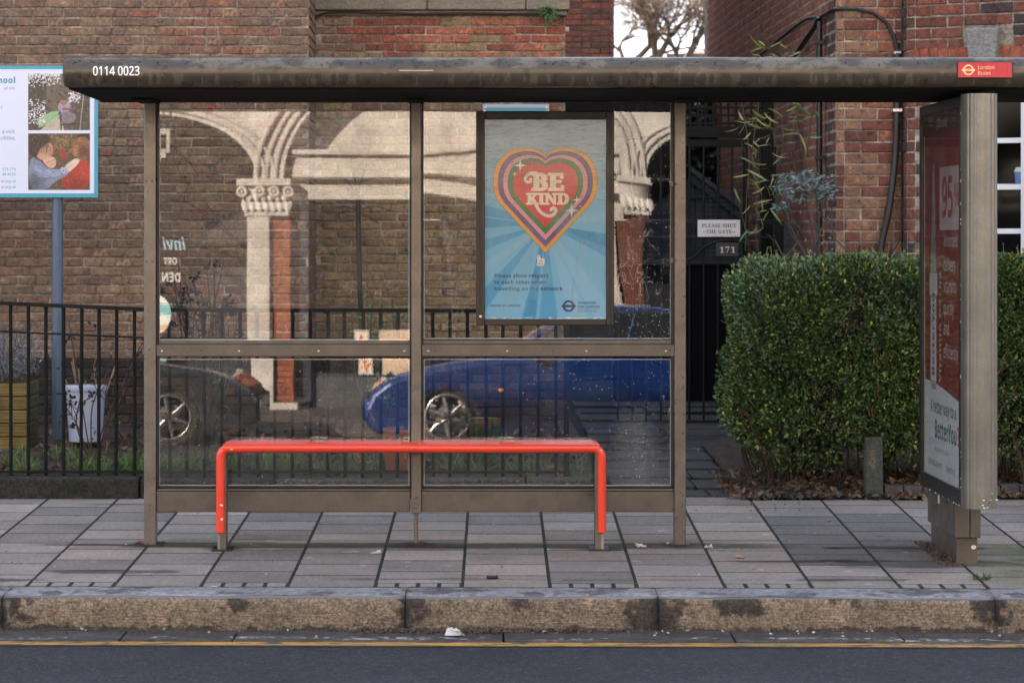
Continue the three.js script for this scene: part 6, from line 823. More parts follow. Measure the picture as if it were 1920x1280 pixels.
{ // terracotta pot and stump behind the lower glass
  const z = -2.25, s = ppm(z), p = onSoil(760, z); p.y = at(0, 897, z).y; const h = at(0, 803, z).y - p.y, r1 = 46 / s, r0 = 36 / s, pot = thing('flower_pot', 'large terracotta flower pot behind the glass at the middle post', 'flower pot', p), tm = M({ c: [0.55, 0.2, 0.1], map: T.stone, roughness: 0.85, bumpMap: T.grain, bumpScale: 0.003 });
  part('pot', muv(new THREE.LatheGeometry([[0, 0], [r0, 0], [r1 - 0.014, h - 0.055], [r1 - 0.014, h - 0.02], [r1 - 0.03, h - 0.02], [r1 - 0.03, h - 0.05], [0, h - 0.05]].map(([x, y]) => new THREE.Vector2(x, y)), 32)), tm, pot); part('rim', muv(new THREE.LatheGeometry([[r1 - 0.0135, h - 0.055], [r1, h - 0.05], [r1 + 0.003, h - 0.006], [r1 - 0.006, h], [r1 - 0.02, h - 0.004], [r1 - 0.0205, h - 0.04]].map(([x, y]) => new THREE.Vector2(x, y)), 32)), tm, pot); part('soil', new THREE.CircleGeometry(r1 - 0.02, 24).rotateX(-Math.PI / 2).translate(0, h - 0.045, 0), mSoil, pot);
  const L = [], C = []; reseed(621); for (let i = 0; i < 60; i++) { const a = rnd() * 6.3, q = rnd() * (r1 - 0.03); L.push(placed(new V3(p.x + q * Math.cos(a), p.y + h - 0.045, p.z + q * Math.sin(a)), new V3(rr(-0.4, 0.4), 1, rr(-0.4, 0.4)), rr(0.5, 1.1))); C.push(lin(0.06, 0.12, 0.03)); } const gt = thing('pot_grass', 'wispy green grass sprouting from the terracotta flower pot', 'grass'); instanced('blades', leafGeo(0.11, 0.004, 0.2, 0.4, 4), leafM(0.5, 0.3), L, gt, C);
  const zs = -2.35, ps = onSoil(908, zs), ss = ppm(zs), st = thing('tree_stump', 'sawn tree stump with ragged bark and moss behind the right glass pane', 'tree stump', [ps.x, ps.y - 0.05, ps.z]); const hh = at(0, 783, zs).y - ps.y + 0.05, sg = new THREE.CylinderGeometry(30 / ss, 38 / ss, hh, 40, 12, true), pp = sg.attributes.position; for (let i = 0; i < pp.count; i++) { const a = Math.atan2(pp.getZ(i), pp.getX(i)), k = 1 + 0.09 * (fbm(Math.cos(a) * 3 + 9, Math.sin(a) * 3 + 9 + pp.getY(i) * 0.6, 0, 3, 631) - 0.5) * 2 + 0.05 * Math.abs(Math.sin(a * 9 + 2 * vnoise(pp.getY(i) * 9, a, 0, 3))); pp.setX(i, pp.getX(i) * k); pp.setZ(i, pp.getZ(i) * k); } sg.translate(0, hh / 2, 0).computeVertexNormals();
  const bt2 = tex(256, (u, v) => { const a = fbm(u * 40, v * 5, 40, 4, 641), m = sstep(0.55, 0.63, fbm(u * 6, v * 4, 6, 3, 645)); const t = 0.36 + 0.42 * (a - 0.5); return [t * (1.1 - 0.6 * m), t * (0.86 - 0.06 * m), t * (0.52 - 0.2 * m)]; }, { srgb: true }); part('bark', sg, M({ c: [0.9, 0.9, 0.9], map: bt2, bumpMap: T.wood, bumpScale: 0.02, roughness: 0.9 }), st); part('sawn_top', new THREE.CircleGeometry(30 / ss, 24).rotateX(-Math.PI / 2).translate(0, hh - 0.004, 0), M({ c: [0.22, 0.16, 0.1], map: T.wood, roughness: 0.8 }), st);
  const cn = thing('crate', 'old wooden crate of broken boards half hidden in the garden bed', 'crate', [at(640, 0, -3.2).x, gy(-0.7, -3.2), -3.2]), wm = M({ c: [0.16, 0.11, 0.08], map: T.wood, roughness: 0.9 }); reseed(651); for (let k = 0; k < 7; k++) part('board', bx(-0.32 + k * 0.1, -0.24 + k * 0.1, -0.01, rr(0.1, 0.2), -0.02, 0.0, 0.003), wm, cn); part('rail', bx(-0.34, 0.42, 0.05, 0.08, 0.001, 0.018, 0.003), wm, cn); }
// grass, fallen leaves, gravel: more than one could count
{ const L = [], C = [], L2 = [], C2 = [], L3 = []; reseed(661); const tufts = []; for (let i = 0; i < 70; i++) tufts.push([rr(-5, 0.75), -2.02 - rr(0, 0.75)]); for (const px of [40, 150, 170, 200, 230, 255, 262, 300, 315, 500, 520, 545, 620, 690, 840]) for (let k = 0; k < 3; k++) tufts.push([at(px, 0, -2.05).x + rr(-0.05, 0.05), -2.05 - rr(0, 0.25)]);
  for (const [x, z] of tufts) { const n = 18 + Math.floor(rnd() * 34); for (let i = 0; i < n; i++) { const p = new V3(x + rr(-0.05, 0.05), 0, z + rr(-0.05, 0.05)); p.y = gy(p.x, p.z) - 0.005; L.push(placed(p, new V3(rr(-0.9, 0.9), 1, rr(-0.9, 0.9)), rr(0.6, 1.35))); C.push(pick([lin(0.10, 0.21, 0.045), lin(0.075, 0.16, 0.04), lin(0.17, 0.27, 0.08), lin(0.22, 0.23, 0.09)])); } }
  const gs = thing('grass', 'tufts of green grass along the foot of the railings', 'grass'); gs.userData.kind = 'stuff'; instanced('blades', leafGeo(0.095, 0.0038, 0.25, 0.6, 4), leafM(0.45, 0.3), L, gs, C);
  for (let i = 0; i < 900; i++) { const p = new V3(rr(-5, 0.8), 0, -2.02 - rnd() * 1.9); p.y = gy(p.x, p.z) + rr(0.006, 0.03); L2.push(placed(p, new V3(rr(-1, 1), rr(-0.3, 0.5), rr(-1, 1)), rr(0.6, 1.5))); C2.push(pick([lin(0.10, 0.05, 0.03), lin(0.15, 0.075, 0.04), lin(0.06, 0.035, 0.025), lin(0.2, 0.11, 0.06)])); }
  for (let i = 0; i < 2600; i++) { const p = new V3(rr(1.62, 4.4), 0, -1.69 - Math.pow(rnd(), 1.5) * 0.75); if (p.x < 1.95 && rnd() < 0.4) p.z = rr(-3, -1.7); p.y = hedgeY(p.x, p.z) + rr(0.004, 0.02); L2.push(placed(p, new V3(rr(-1, 1), rr(-0.25, 0.35), rr(-1, 1)), rr(0.35, 0.95))); C2.push(pick([lin(0.11, 0.055, 0.032), lin(0.16, 0.085, 0.045), lin(0.05, 0.03, 0.022), lin(0.05, 0.03, 0.022), lin(0.2, 0.13, 0.06), lin(0.04, 0.06, 0.03)])); }
  const fl = thing('fallen_leaves', 'brown fallen leaves littering the garden bed and the hedge foot', 'leaf litter'); fl.userData.kind = 'stuff'; instanced('litter', leafGeo(0.06, 0.036, 0.45, 0.3, 3), leafM(0.7, 0.2), L2, fl, C2);
  const ch = []; const C3 = []; for (let i = 0; i < 700; i++) { const a = rr(1.25, 2.05), z = rr(-4.6, -1.2) , y = slope(z) + 0.006; if (rnd() < sstep(1.45, 1.9, a) * 0.9 + 0.1) { ch.push(placed(new V3(a, y, z), new V3(rr(-1, 1), rr(-0.1, 0.25), rr(-1, 1)), rr(0.15, 0.4))); C3.push(pick([lin(0.3, 0.29, 0.27), lin(0.07, 0.05, 0.04), lin(0.12, 0.09, 0.05), lin(0.05, 0.06, 0.04)])); } }
  const pl = thing('leaf_scraps', 'pale scraps of small leaves scattered on the path beside the hedge', 'leaf litter'); pl.userData.kind = 'stuff'; instanced('scraps', leafGeo(0.05, 0.028, 0.3, 0.2, 2), leafM(0.6, 0.2), ch, pl, C3); }

// ---------- across the road: what the glass mirrors ----------
const FZ = 20, fs = F / (D + FZ), fx = (px, z = FZ) => (px - VX) / (F / (D + z)), fyy = (py, z = FZ) => EY - (py - VY) / (F / (D + z)), FG = -0.62;
struct('far_pavement', [bx(-40, 40, -0.9, FG + 0.02, 16.75, FZ + 1.2), bx(-40, 40, -0.9, FG + 0.024, 16.4, 16.745, 0.015)], M({ c: [0.11, 0.1, 0.09], map: T.stone, bumpMap: T.grain, bumpScale: 0.004, roughness: 0.75 }));
{
  const ab = thing('arcade_building', 'sunlit pale stone arcade with carved capitals and a shop, across the road', 'building');
  const st = M({ c: [0.82, 0.80, 0.75], map: T.stone, bumpMap: T.grain, bumpScale: 0.004, roughness: 0.85 }), tc = M({ c: [0.5, 0.15, 0.065], map: T.brick, bumpMap: T.brickB, bumpScale: 0.006, roughness: 0.85 }), rend = M({ c: [0.78, 0.755, 0.71], map: T.stone, roughness: 0.8 }), tcShaded = M({ c: [0.2, 0.065, 0.035], map: T.brick, roughness: 0.85 }), navy = M({ c: [0.02, 0.024, 0.035], roughness: 0.6 }), brickUp = M({ c: [0.6, 0.48, 0.36], map: T.brick, roughness: 0.9 });
  const BAY = 7.55, PX = -2.5, Z = FZ, sp = 2.265;      // one porch and one shop, left edge of the pier seen best, wall plane, springing height
  // arch wall: one bay of stone pierced by a narrow arch left of each pier and a wide one right of it
  const bay = (x) => { const s = new THREE.Shape(); const a = x - 2.5, b = x, c = x + 0.52, d = x + BAY - 2.5; s.moveTo(a, sp); s.lineTo(d, sp); s.lineTo(d, 5.6); s.lineTo(a, 5.6); s.closePath();
    const arch = (x0, x1, k) => { const h = new THREE.Path(), m = (x0 + x1) / 2, w = (x1 - x0) / 2; h.moveTo(x0, sp + 0.002); for (let i = 0; i <= 28; i++) { const t = Math.PI * (1 - i / 28); h.lineTo(m + w * Math.cos(t), sp + 0.004 + w * k * Math.sin(t)); } h.lineTo(x1, sp + 0.002); h.closePath(); return h; };
    s.holes.push(arch(a + 0.05, b + 0.11, 0.62), arch(c - 0.07, x + 4.72, 0.72)); return muv(new THREE.ExtrudeGeometry(s, { depth: 0.5, bevelEnabled: false, curveSegments: 12 }).translate(0, 0, Z)); };
  const mould = (x0, x1, k, r, z, off) => { const m = (x0 + x1) / 2, w = (x1 - x0) / 2 + off, P = []; for (let i = 0; i <= 30; i++) { const t = Math.PI * (1 - i / 30); P.push(new V3(m + w * Math.cos(t), sp + w * k * Math.sin(t), z)); } return tube(P, r, 50, 7); };
  for (let b = -3; b <= 3; b++) {
    const x = PX + b * BAY, near = b === 0;
    part('arch_wall', bay(x), st, ab);
    part('arch_moulding', [mould(x + 0.45, x + 4.72, 0.72, 0.032, Z - 0.01, 0.10), mould(x + 0.45, x + 4.72, 0.72, 0.024, Z - 0.015, 0.21), mould(x + 0.45, x + 4.72, 0.72, 0.04, Z - 0.02, 0.34), mould(x - 2.45, x + 0.11, 0.62, 0.03, Z - 0.012, 0.12), mould(x - 2.45, x + 0.11, 0.62, 0.026, Z - 0.012, 0.24)], st, ab);
    part('pilaster', [bx(x, x + 0.28, FG + 0.1, 1.8, Z - 0.03, Z + 0.45, 0.01)], st, ab);
    const sh = part('brick_shaft', [bx(x + 0.283, x + 0.533, FG + 0.1, 1.8, Z + 0.05, Z + 0.45, 0.008)], tc, ab);
    if (near) { const L = []; for (let y = FG + 0.12, r = 0; y < 1.76; y += 0.075, r++) for (const [u0, u1] of r % 2 ? [[0.286, 0.42], [0.428, 0.53]] : [[0.286, 0.36], [0.368, 0.53]]) L.push(bx(x + u0, x + u1, y, y + 0.067, Z + 0.035, Z + 0.06, 0.003)); part('bricks', L, tc, ab).userData.kind = 'stuff'; }
    part('base', [bx(x - 0.04, x + 0.58, FG - 0.02, FG + 0.099, Z - 0.07, Z + 0.47, 0.012)], st, ab);
    // capital: abacus, bell, volutes and leaves
    const cp = [bx(x - 0.13, x + 0.56, 2.17, 2.263, Z - 0.12, Z + 0.5, 0.02), bx(x - 0.03, x + 0.52, 1.80, 1.85, Z - 0.05, Z + 0.46, 0.012), muv(new THREE.CylinderGeometry(0.36, 0.29, 0.33, 4, 1).rotateY(Math.PI / 4).scale(1.08, 1, 0.9).translate(x + 0.235, 2.0, Z + 0.18))];
    if (near) { for (const dx of [-0.06, 0.16, 0.34, 0.52]) { cp.push(muv(new THREE.TorusGeometry(0.052, 0.021, 6, 14).translate(x + dx, 2.1, Z - 0.09))); cp.push(muv(new THREE.SphereGeometry(0.024, 8, 6).translate(x + dx, 2.1, Z - 0.1))); } for (let k = 0; k < 7; k++) { const g = leafGeo(0.2, 0.11, 0.5, -0.55, 5); cp.push(muv(g.rotateX(-0.12).translate(x - 0.02 + k * 0.087, 1.85, Z - 0.07))); } for (let k = 0; k < 6; k++) { const g = leafGeo(0.13, 0.09, 0.5, -0.8, 4); cp.push(muv(g.translate(x + 0.03 + k * 0.087, 1.99, Z - 0.09))); } }
    part('capital', cp, st, ab);
    { const y = x + 4.74; part('brick_shaft', [bx(y, y + 0.3, FG + 0.1, 1.8, Z + 0.0, Z + 0.45, 0.008)], tcShaded, ab); part('base', bx(y - 0.04, y + 0.34, FG - 0.02, FG + 0.099, Z - 0.07, Z + 0.47, 0.012), st, ab);  // these shafts use a darkened terracotta, their shade put into the colour
      const L = [bx(y - 0.1, y + 0.42, 2.17, 2.263, Z - 0.1, Z + 0.5, 0.02), bx(y - 0.03, y + 0.33, 1.80, 1.85, Z - 0.05, Z + 0.46, 0.012), muv(new THREE.CylinderGeometry(0.33, 0.24, 0.33, 4, 1).rotateY(Math.PI / 4).translate(y + 0.15, 2.0, Z + 0.18))]; if (near) for (let k = 0; k < 5; k++) L.push(muv(leafGeo(0.2, 0.11, 0.5, -0.55, 5).rotateX(-0.12).translate(y - 0.03 + k * 0.09, 1.85, Z - 0.07))); part('capital', L, st, ab); }
    // shop bay: tympanum, fascia with mouldings, jambs, stall riser and window
    const a = x + 0.533, e = x + 4.72;
    part('tympanum', bx(a, e, 2.5, 5.4, Z + 0.42, Z + 0.56), rend, ab);
    part('shop_fascia', [bx(a + 0.02, e - 0.02, 2.01, 2.56, Z + 0.12, Z + 0.5, 0.01), bx(a + 0.02, e - 0.02, 2.285, 2.315, Z + 0.085, Z + 0.12, 0.006), bx(a + 0.02, e - 0.02, 2.56, 2.63, Z + 0.04, Z + 0.5, 0.02)], rend, ab);
    part('window_jamb', [bx(a + 0.1, a + 0.2, FG + 0.1, 2.009, Z + 0.3, Z + 0.5, 0.006), bx(e - 0.12, e - 0.02, FG + 0.1, 2.009, Z + 0.3, Z + 0.5, 0.006)], rend, ab);
    part('stall_riser', bx(a + 0.21, e - 0.13, FG - 0.02, FG + 0.4, Z + 0.36, Z + 0.5, 0.006), M({ c: [0.06, 0.065, 0.07], roughness: 0.7 }), ab); part('shop_sill', bx(a + 0.9, e - 0.13, FG - 0.02, FG + 0.1, Z + 0.30, Z + 0.358), rend, ab);
    const wd = part('shop_window', [bx(a + 0.21, e - 0.13, FG + 0.4, FG + 0.45, Z + 0.38, Z + 0.44), bx(a + 0.21, e - 0.13, 1.95, 2.008, Z + 0.38, Z + 0.44), bx((a + e) / 2 - 0.02, (a + e) / 2 + 0.02, FG + 0.45, 1.95, Z + 0.38, Z + 0.44)], navy, ab);
    part('pane', new THREE.PlaneGeometry(e - a - 0.34, 1.55 - FG - 0.05).translate((a + e) / 2 + 0.04, (FG + 0.45 + 1.95) / 2, Z + 0.41), M({ c: [0.5, 0.52, 0.52], transmission: 1, thickness: 0, roughness: 0.03, ior: 1.5 }), wd);
    // deep shaded porch left of the pier: a glazed door at its back
    part('porch_floor', bx(x - 2.5, x, -0.9, FG + 0.015, Z + 0.46, Z + 2.2), navy, ab);
    part('door', [bx(x - 2.4, x - 0.06, FG, 3.0, Z + 1.9, Z + 1.96)], navy, ab);
  }
  part('interior', [bx(-30, 30, -0.9, 6, Z + 3, Z + 3.1), bx(-30, 30, 3.2, 3.3, Z + 0.57, Z + 3), bx(-30, 30, FG - 0.1, FG + 0.01, Z + 2.25, Z + 3)], M({ c: [0.03, 0.028, 0.026], roughness: 0.9 }), ab);
  part('upper_wall', [bx(-30, 30, 5.6, 9.5, Z, Z + 0.5), bx(-30, 30, 9.4, 9.6, Z + 0.5, Z + 6), bx(-30, 30, -0.9, 9.4, Z + 5.9, Z + 6), bx(-30.2, -30, -0.9, 9.5, Z, Z + 6), bx(30, 30.2, -0.9, 9.5, Z, Z + 6)], brickUp, ab);  // unseen upper wall, its brick made paler to bounce warm light
  part('string_course', bx(-30, 30, 5.6, 5.85, Z - 0.12, Z - 0.002, 0.02), st, ab);
  for (let b = -3; b <= 3; b++) for (const dx of [-1.6, 0.6, 3.0]) { const x = PX + b * BAY + dx, w = part('window', [bx(x, x + 1.1, 6.4, 6.5, Z - 0.06, Z + 0.01), bx(x, x + 0.08, 6.5, 8.4, Z - 0.03, Z - 0.002), bx(x + 1.02, x + 1.1, 6.5, 8.4, Z - 0.03, Z - 0.002), bx(x + 0.08, x + 1.02, 8.3, 8.4, Z - 0.03, Z - 0.002), bx(x + 0.08, x + 1.02, 7.4, 7.46, Z - 0.03, Z - 0.002)], rend, ab); part('pane', new THREE.PlaneGeometry(0.94, 1.8).rotateY(Math.PI).translate(x + 0.55, 7.4, Z - 0.012), M({ c: [0.03, 0.035, 0.04], roughness: 0.05 }), w); }
  // lettering and a round sticker on the porch glass, and pictures in the shop window
  const dg = thing('window_lettering', 'blue and white lettering on the dark door glass across the road', 'lettering'), zt = Z + 0.05, tq = canvasTex(512, 700, (c, w, h) => { c.clearRect(0, 0, w, h); c.fillStyle = '#a9d3e4'; c.font = 'italic bold 215px sans-serif'; c.fillText('invi', 20, 190); c.fillStyle = '#e8ebea'; c.font = 'bold 120px sans-serif'; c.fillText('ORT', 170, 370); c.font = 'bold 165px sans-serif'; c.fillText('DEN', 110, 590); }), lx0 = fx(297, zt), lx1 = fx(352, zt), ly0 = fyy(545, zt), ly1 = fyy(440, zt);
  part('text', quad([lx1, ly0, zt], [lx0 - 0.02, ly0, zt], [lx0 - 0.02, ly1, zt], [lx1, ly1, zt]), M({ map: tq, transparent: true, alphaTest: 0.5, roughness: 0.6, c: [0.8, 0.8, 0.8] }), dg);
  const sk = thing('window_sticker', 'large oval pale blue and white sticker on the porch glass across the road', 'sticker'); part('sticker', new THREE.CircleGeometry(0.24, 30).rotateY(Math.PI).scale(0.75, 1, 1).translate(fx(292), fyy(590), Z + 0.04), M({ map: canvasTex(128, 128, (c, w, h) => { c.fillStyle = '#e6eceb'; c.fillRect(0, 0, w, h); c.fillStyle = '#7fc4cf'; c.fillRect(0, 26, w, 40); c.fillStyle = '#d8b9a0'; c.fillRect(0, 96, w, 32); }), roughness: 0.6 }), sk);
  const hs = thing('hanging_sign', 'small white framed lantern sign hanging from the arch across the road', 'sign'); const hx = fx(308), hy = fyy(272); part('frame', [bx(hx - 0.08, hx - 0.035, hy - 0.2, hy + 0.2, Z - 0.1, Z - 0.06, 0.01), bx(hx + 0.035, hx + 0.08, hy - 0.1, hy + 0.2, Z - 0.1, Z - 0.06, 0.01), bx(hx - 0.034, hx + 0.034, hy + 0.13, hy + 0.2, Z - 0.1, Z - 0.06, 0.01), bx(hx - 0.034, hx + 0.034, hy - 0.16, hy - 0.05, Z - 0.1, Z - 0.06, 0.01)], rend, hs); part('bracket', tube([[hx, hy + 0.2, Z - 0.08], [hx, hy + 0.5, Z - 0.08], [hx, hy + 0.55, Z + 0.1]], 0.012, 8, 6), navy, hs);
  const pic = (px0, px1, kind, label) => { const z = Z + 0.34, x0 = fx(px0, z), x1 = fx(px1, z), y0 = fyy(702, z), y1 = fyy(618, z), o = thing('picture_board', label, 'picture board'); part('board', bx(x0, x1, y0, y1, z, z + 0.015), rend, o); part('print', quad([x1 - 0.02, y0 + 0.03, z - 0.002], [x0 + 0.02, y0 + 0.03, z - 0.002], [x0 + 0.02, y1 - 0.03, z - 0.002], [x1 - 0.02, y1 - 0.03, z - 0.002]), M({ map: canvasTex(256, 400, (c, w, h) => { c.fillStyle = kind ? '#cbb49c' : '#e6d9c6'; c.fillRect(0, 0, w, h); reseed(kind + 700); if (kind) { c.fillStyle = '#d9bda2'; c.fillRect(0, 60, w, 260); c.fillStyle = '#7a5240'; c.beginPath(); c.ellipse(120, 130, 80, 14, -0.1, 0, 7); c.fill(); c.fillStyle = '#f2ece2'; c.beginPath(); c.ellipse(120, 200, 56, 22, 0, 0, 7); c.fill(); c.fillStyle = '#4d3a2c'; c.beginPath(); c.arc(120, 200, 20, 0, 7); c.fill(); } else for (let i = 0; i < 34; i++) { c.fillStyle = pick(['#b5452c', '#c9824a', '#a3361f']); c.beginPath(); c.arc(rr(20, w - 20), rr(30, h - 20), rr(8, 26), 0, 7); c.fill(); } }), roughness: 0.5 }), o); };
  pic(664, 692, 0, 'small picture with red dots in the shop window across the road'); pic(710, 772, 1, 'larger close-up face picture in the shop window across the road');
}
// two cars parked across the road
function car(name, label, paint, x, z, dir) {
  const c = thing(name, label, 'car', [x, roadY(z + 0.85) + 0.004, z]); c.rotation.y = dir > 0 ? 0 : 0; c.scale.x = 1;
  // side outlines from the nose, in metres; the nose points to -x, mirrored for the other way
  const q = (P) => P.map(([a, b]) => [a * dir, b]), WB = [0.86, 3.42], RW = 0.325;
  const shape = (P) => { const s = new THREE.Shape(); q(P).forEach(([a, b], i) => i ? s.lineTo(a, b) : s.moveTo(a, b)); s.closePath(); return s; };
  const archP = (cx) => [...Array(11)].map((_, i) => { const t = Math.PI * (1 - i / 10); return [cx + 0.375 * Math.cos(t), 0.30 + 0.375 * Math.sin(t)]; });
  const lower = [[0.04, 0.30], [0.10, 0.22], [0.46, 0.2], ...archP(WB[0]), [1.3, 0.17], [3.0, 0.17], ...archP(WB[1]), [3.86, 0.22], [4.16, 0.3], [4.2, 0.55], [4.16, 0.86], [3.95, 0.95], [2.6, 0.93], [1.52, 0.885], [1.0, 0.84], [0.5, 0.76], [0.22, 0.67], [0.06, 0.55], [0.0, 0.42]];
  const ex = (P, w, bev, z0) => muv(new THREE.ExtrudeGeometry(shape(P), { depth: w - 2 * bev, bevelEnabled: true, bevelSize: bev * 0.5, bevelThickness: bev, bevelSegments: 4 }).translate(0, 0, z0 + bev));
  part('body', ex(lower, 1.74, 0.16, 0), paint, c);
  const cab = [[1.42, 0.88], [2.05, 1.30], [2.4, 1.40], [3.0, 1.42], [3.5, 1.34], [4.02, 0.94]], gl = M({ c: [0.02, 0.025, 0.03], roughness: 0.04, ior: 1.5, clearcoat: 1 }), trim = M({ c: [0.012, 0.012, 0.013], roughness: 0.5 }), alloy = M({ c: dir > 0 ? [0.55, 0.55, 0.55] : [0.3, 0.29, 0.28], metalness: 0.85, roughness: 0.28 });
  const g = part('glasshouse', ex(cab, 1.46, 0.15, 0.14), gl, c);
  part('roof', ex([[1.98, 1.265], [2.06, 1.315], [2.4, 1.415], [3.0, 1.435], [3.5, 1.355], [3.58, 1.29], [3.0, 1.375], [2.4, 1.355]], 1.44, 0.14, 0.15), paint, c);
  for (const s of [0.14, 1.6]) { const P = (a, b) => new V3(a * dir, b, s - (s < 1 ? -0.02 : 0.02)); part('pillar', [tube([P(1.44, 0.88), P(1.75, 1.1), P(2.06, 1.31)], 0.026, 8, 6), tube([P(2.75, 0.92), P(2.8, 1.2), P(2.86, 1.4)], 0.032, 8, 6), tube([P(3.98, 0.95), P(3.8, 1.14), P(3.5, 1.34)], 0.05, 8, 6)], paint, c); }
  part('bumper', ex([[-0.03, 0.34], [0.05, 0.24], [0.42, 0.21], [0.42, 0.4], [0.03, 0.5], [-0.03, 0.46]], 1.7, 0.14, 0.02), paint, c);
  part('grille', bx(dir * -0.045, dir * 0.02, 0.3, 0.4, 0.45, 1.3, 0.02), trim, c);
  for (const zz of [0.13, 1.45]) part('headlight', muv(new THREE.SphereGeometry(0.16, 16, 10).scale(1.15, 0.5, 0.72).translate(dir * 0.27, 0.615, zz + 0.06)), M({ c: [0.6, 0.58, 0.5], roughness: 0.12, metalness: 0.3 }), c);
  for (const zz of [0.1, 1.64]) part('tail_light', muv(new THREE.SphereGeometry(0.13, 14, 8).scale(0.7, 0.8, 0.5).translate(dir * 4.14, 0.75, zz)), M({ c: [0.3, 0.01, 0.01], roughness: 0.2 }), c);
  part('indicator', muv(new THREE.SphereGeometry(0.022, 10, 6).scale(1.4, 1, 0.5).translate(dir * 1.42, 0.62, -0.002)), M({ c: [0.6, 0.25, 0.05], roughness: 0.3 }), c);
  part('mirror', muv(new THREE.SphereGeometry(0.1, 14, 10).scale(0.8, 0.65, 0.9).translate(dir * 1.82, 0.96, -0.06)), paint, c);
  part('door_seam', [tube([[dir * 1.5, 0.28, 0.0], [dir * 1.46, 0.6, -0.001], [dir * 1.56, 0.87, 0.07]], 0.004, 12, 4), tube([[dir * 2.78, 0.28, 0.0], [dir * 2.8, 0.6, -0.001], [dir * 2.76, 0.9, 0.07]], 0.004, 12, 4)], trim, c);
  part('side_crease', [tube([[dir * 0.5, 0.66, 0.035], [dir * 1.5, 0.7, -0.001], [dir * 3.0, 0.74, -0.001], [dir * 3.9, 0.74, 0.03]], 0.009, 24, 6)], paint, c); part('lower_trim', bx(dir * 1.3, dir * 3.0, 0.3, 0.34, -0.006, 0.02, 0.006), trim, c); part('window_trim', [tube([[dir * 1.5, 0.9, 0.1], [dir * 2.6, 0.945, 0.09], [dir * 3.9, 0.955, 0.1]], 0.012, 20, 6)], trim, c); part('wiper', tube([[dir * 1.42, 0.91, 0.4], [dir * 1.6, 1.0, 0.8]], 0.008, 4, 5), trim, c);
  part('door_handle', bx(dir * 2.5, dir * 2.66, 0.74, 0.765, -0.02, 0.02, 0.008), paint, c); part('sill', bx(dir * 1.28, dir * 3.0, 0.17, 0.24, 0.02, 0.06, 0.01), trim, c);
  for (const cx of WB) for (const far of [0, 1]) { const wz = far ? 1.56 : 0.19, w = part('wheel', new THREE.CylinderGeometry(0.06, 0.06, 0.2, 16).rotateX(Math.PI / 2).translate(dir * cx, RW, wz), trim, c), fz = far ? wz + 0.1 : wz - 0.1, o = far ? 1 : -1;
    part('tyre', muv(new THREE.LatheGeometry([[0.245, -0.1], [0.3, -0.105], [0.322, -0.085], [0.325, 0], [0.322, 0.085], [0.3, 0.105], [0.245, 0.1]].map(([a, b]) => new THREE.Vector2(a, b)), 40).rotateX(Math.PI / 2).translate(dir * cx, RW, wz)), M({ c: [0.02, 0.02, 0.02], roughness: 0.85 }), w);
    const rim = [new THREE.TorusGeometry(0.232, 0.014, 8, 40).translate(dir * cx, RW, fz), new THREE.CylinderGeometry(0.24, 0.24, 0.16, 36, 1, true).rotateX(Math.PI / 2).translate(dir * cx, RW, wz), new THREE.CylinderGeometry(0.055, 0.065, 0.03, 18).rotateX(Math.PI / 2).translate(dir * cx, RW, fz - o * 0.03)]; for (let k = 0; k < 6; k++) rim.push(new THREE.CylinderGeometry(0.02, 0.028, 0.2, 8).translate(0, 0.13, 0).rotateZ(k * Math.PI / 3 + 0.2).translate(dir * cx, RW, fz - o * 0.025)); part('rim', rim, alloy, w); part('brake_disc', new THREE.CylinderGeometry(0.14, 0.14, 0.02, 24).rotateX(Math.PI / 2).translate(dir * cx, RW, wz), M({ c: [0.2, 0.19, 0.18], metalness: 0.6, roughness: 0.5 }), w);
    part('wheel_well', new THREE.CylinderGeometry(0.37, 0.37, 0.3, 28, 1, true).rotateX(Math.PI / 2).translate(dir * cx, 0.32, far ? 1.55 : 0.2), trim, c); }
  return c;
}
const blueP = M({ c: [0.001, 0.026, 0.15], metalness: 0.25, roughness: 0.3, clearcoat: 1, clearcoatRoughness: 0.04 }), blackP = M({ c: [0.012, 0.013, 0.016], metalness: 0.2, roughness: 0.3, clearcoat: 1, clearcoatRoughness: 0.04 });
car('blue_car', 'blue parked hatchback with six-spoke wheels, mirrored in the right panes', blueP, fx(688, 14.6), 14.6, 1);
car('black_car', 'black parked car with its nose towards the blue one, mirrored in the left pane', blackP, fx(462, 14.6), 14.6, -1);
{ // trees and roofs along the street, out of the picture, standing where the car paint and the roof edge mirror them
}

// ---------- litter and small things on the ground ----------
const solveFoot = (px, py, f) => { let lo = -8, hi = 6; for (let i = 0; i < 50; i++) { const m = (lo + hi) / 2, p = at(px, py, m); if (p.y > f(m)) hi = m; else lo = m; } return at(px, py, (lo + hi) / 2); };
const scrap = (r, n, h, s) => { reseed(s); const P = []; for (let f = 0; f < 9; f++) { const c = new V3(rr(-0.6, 0.6) * r, rr(0.1, 0.5) * h * r, rr(-0.45, 0.45) * r), q = new THREE.Quaternion().setFromEuler(new THREE.Euler(rr(-0.9, 0.9), rr(0, 6), rr(-0.9, 0.9))), k = 5 + Math.floor(rnd() * 3), ring = []; for (let i = 0; i < k; i++) { const a = i / k * 6.283, v = new V3(Math.cos(a) * rr(0.4, 1) * r, rr(-0.25, 0.25) * r * h, Math.sin(a) * rr(0.4, 1) * r * 0.7).applyQuaternion(q).add(c); v.y = Math.max(0.0008, v.y); ring.push(v); } c.y = Math.max(0.002, c.y + rr(0, 0.4) * r * h); for (let i = 0; i < k; i++) for (const v of [c, ring[i], ring[(i + 1) % k]]) P.push(v.x, v.y, v.z); } const g = new THREE.BufferGeometry(); g.setAttribute('position', new THREE.Float32BufferAttribute(P, 3)); g.computeVertexNormals(); return muv(g); };
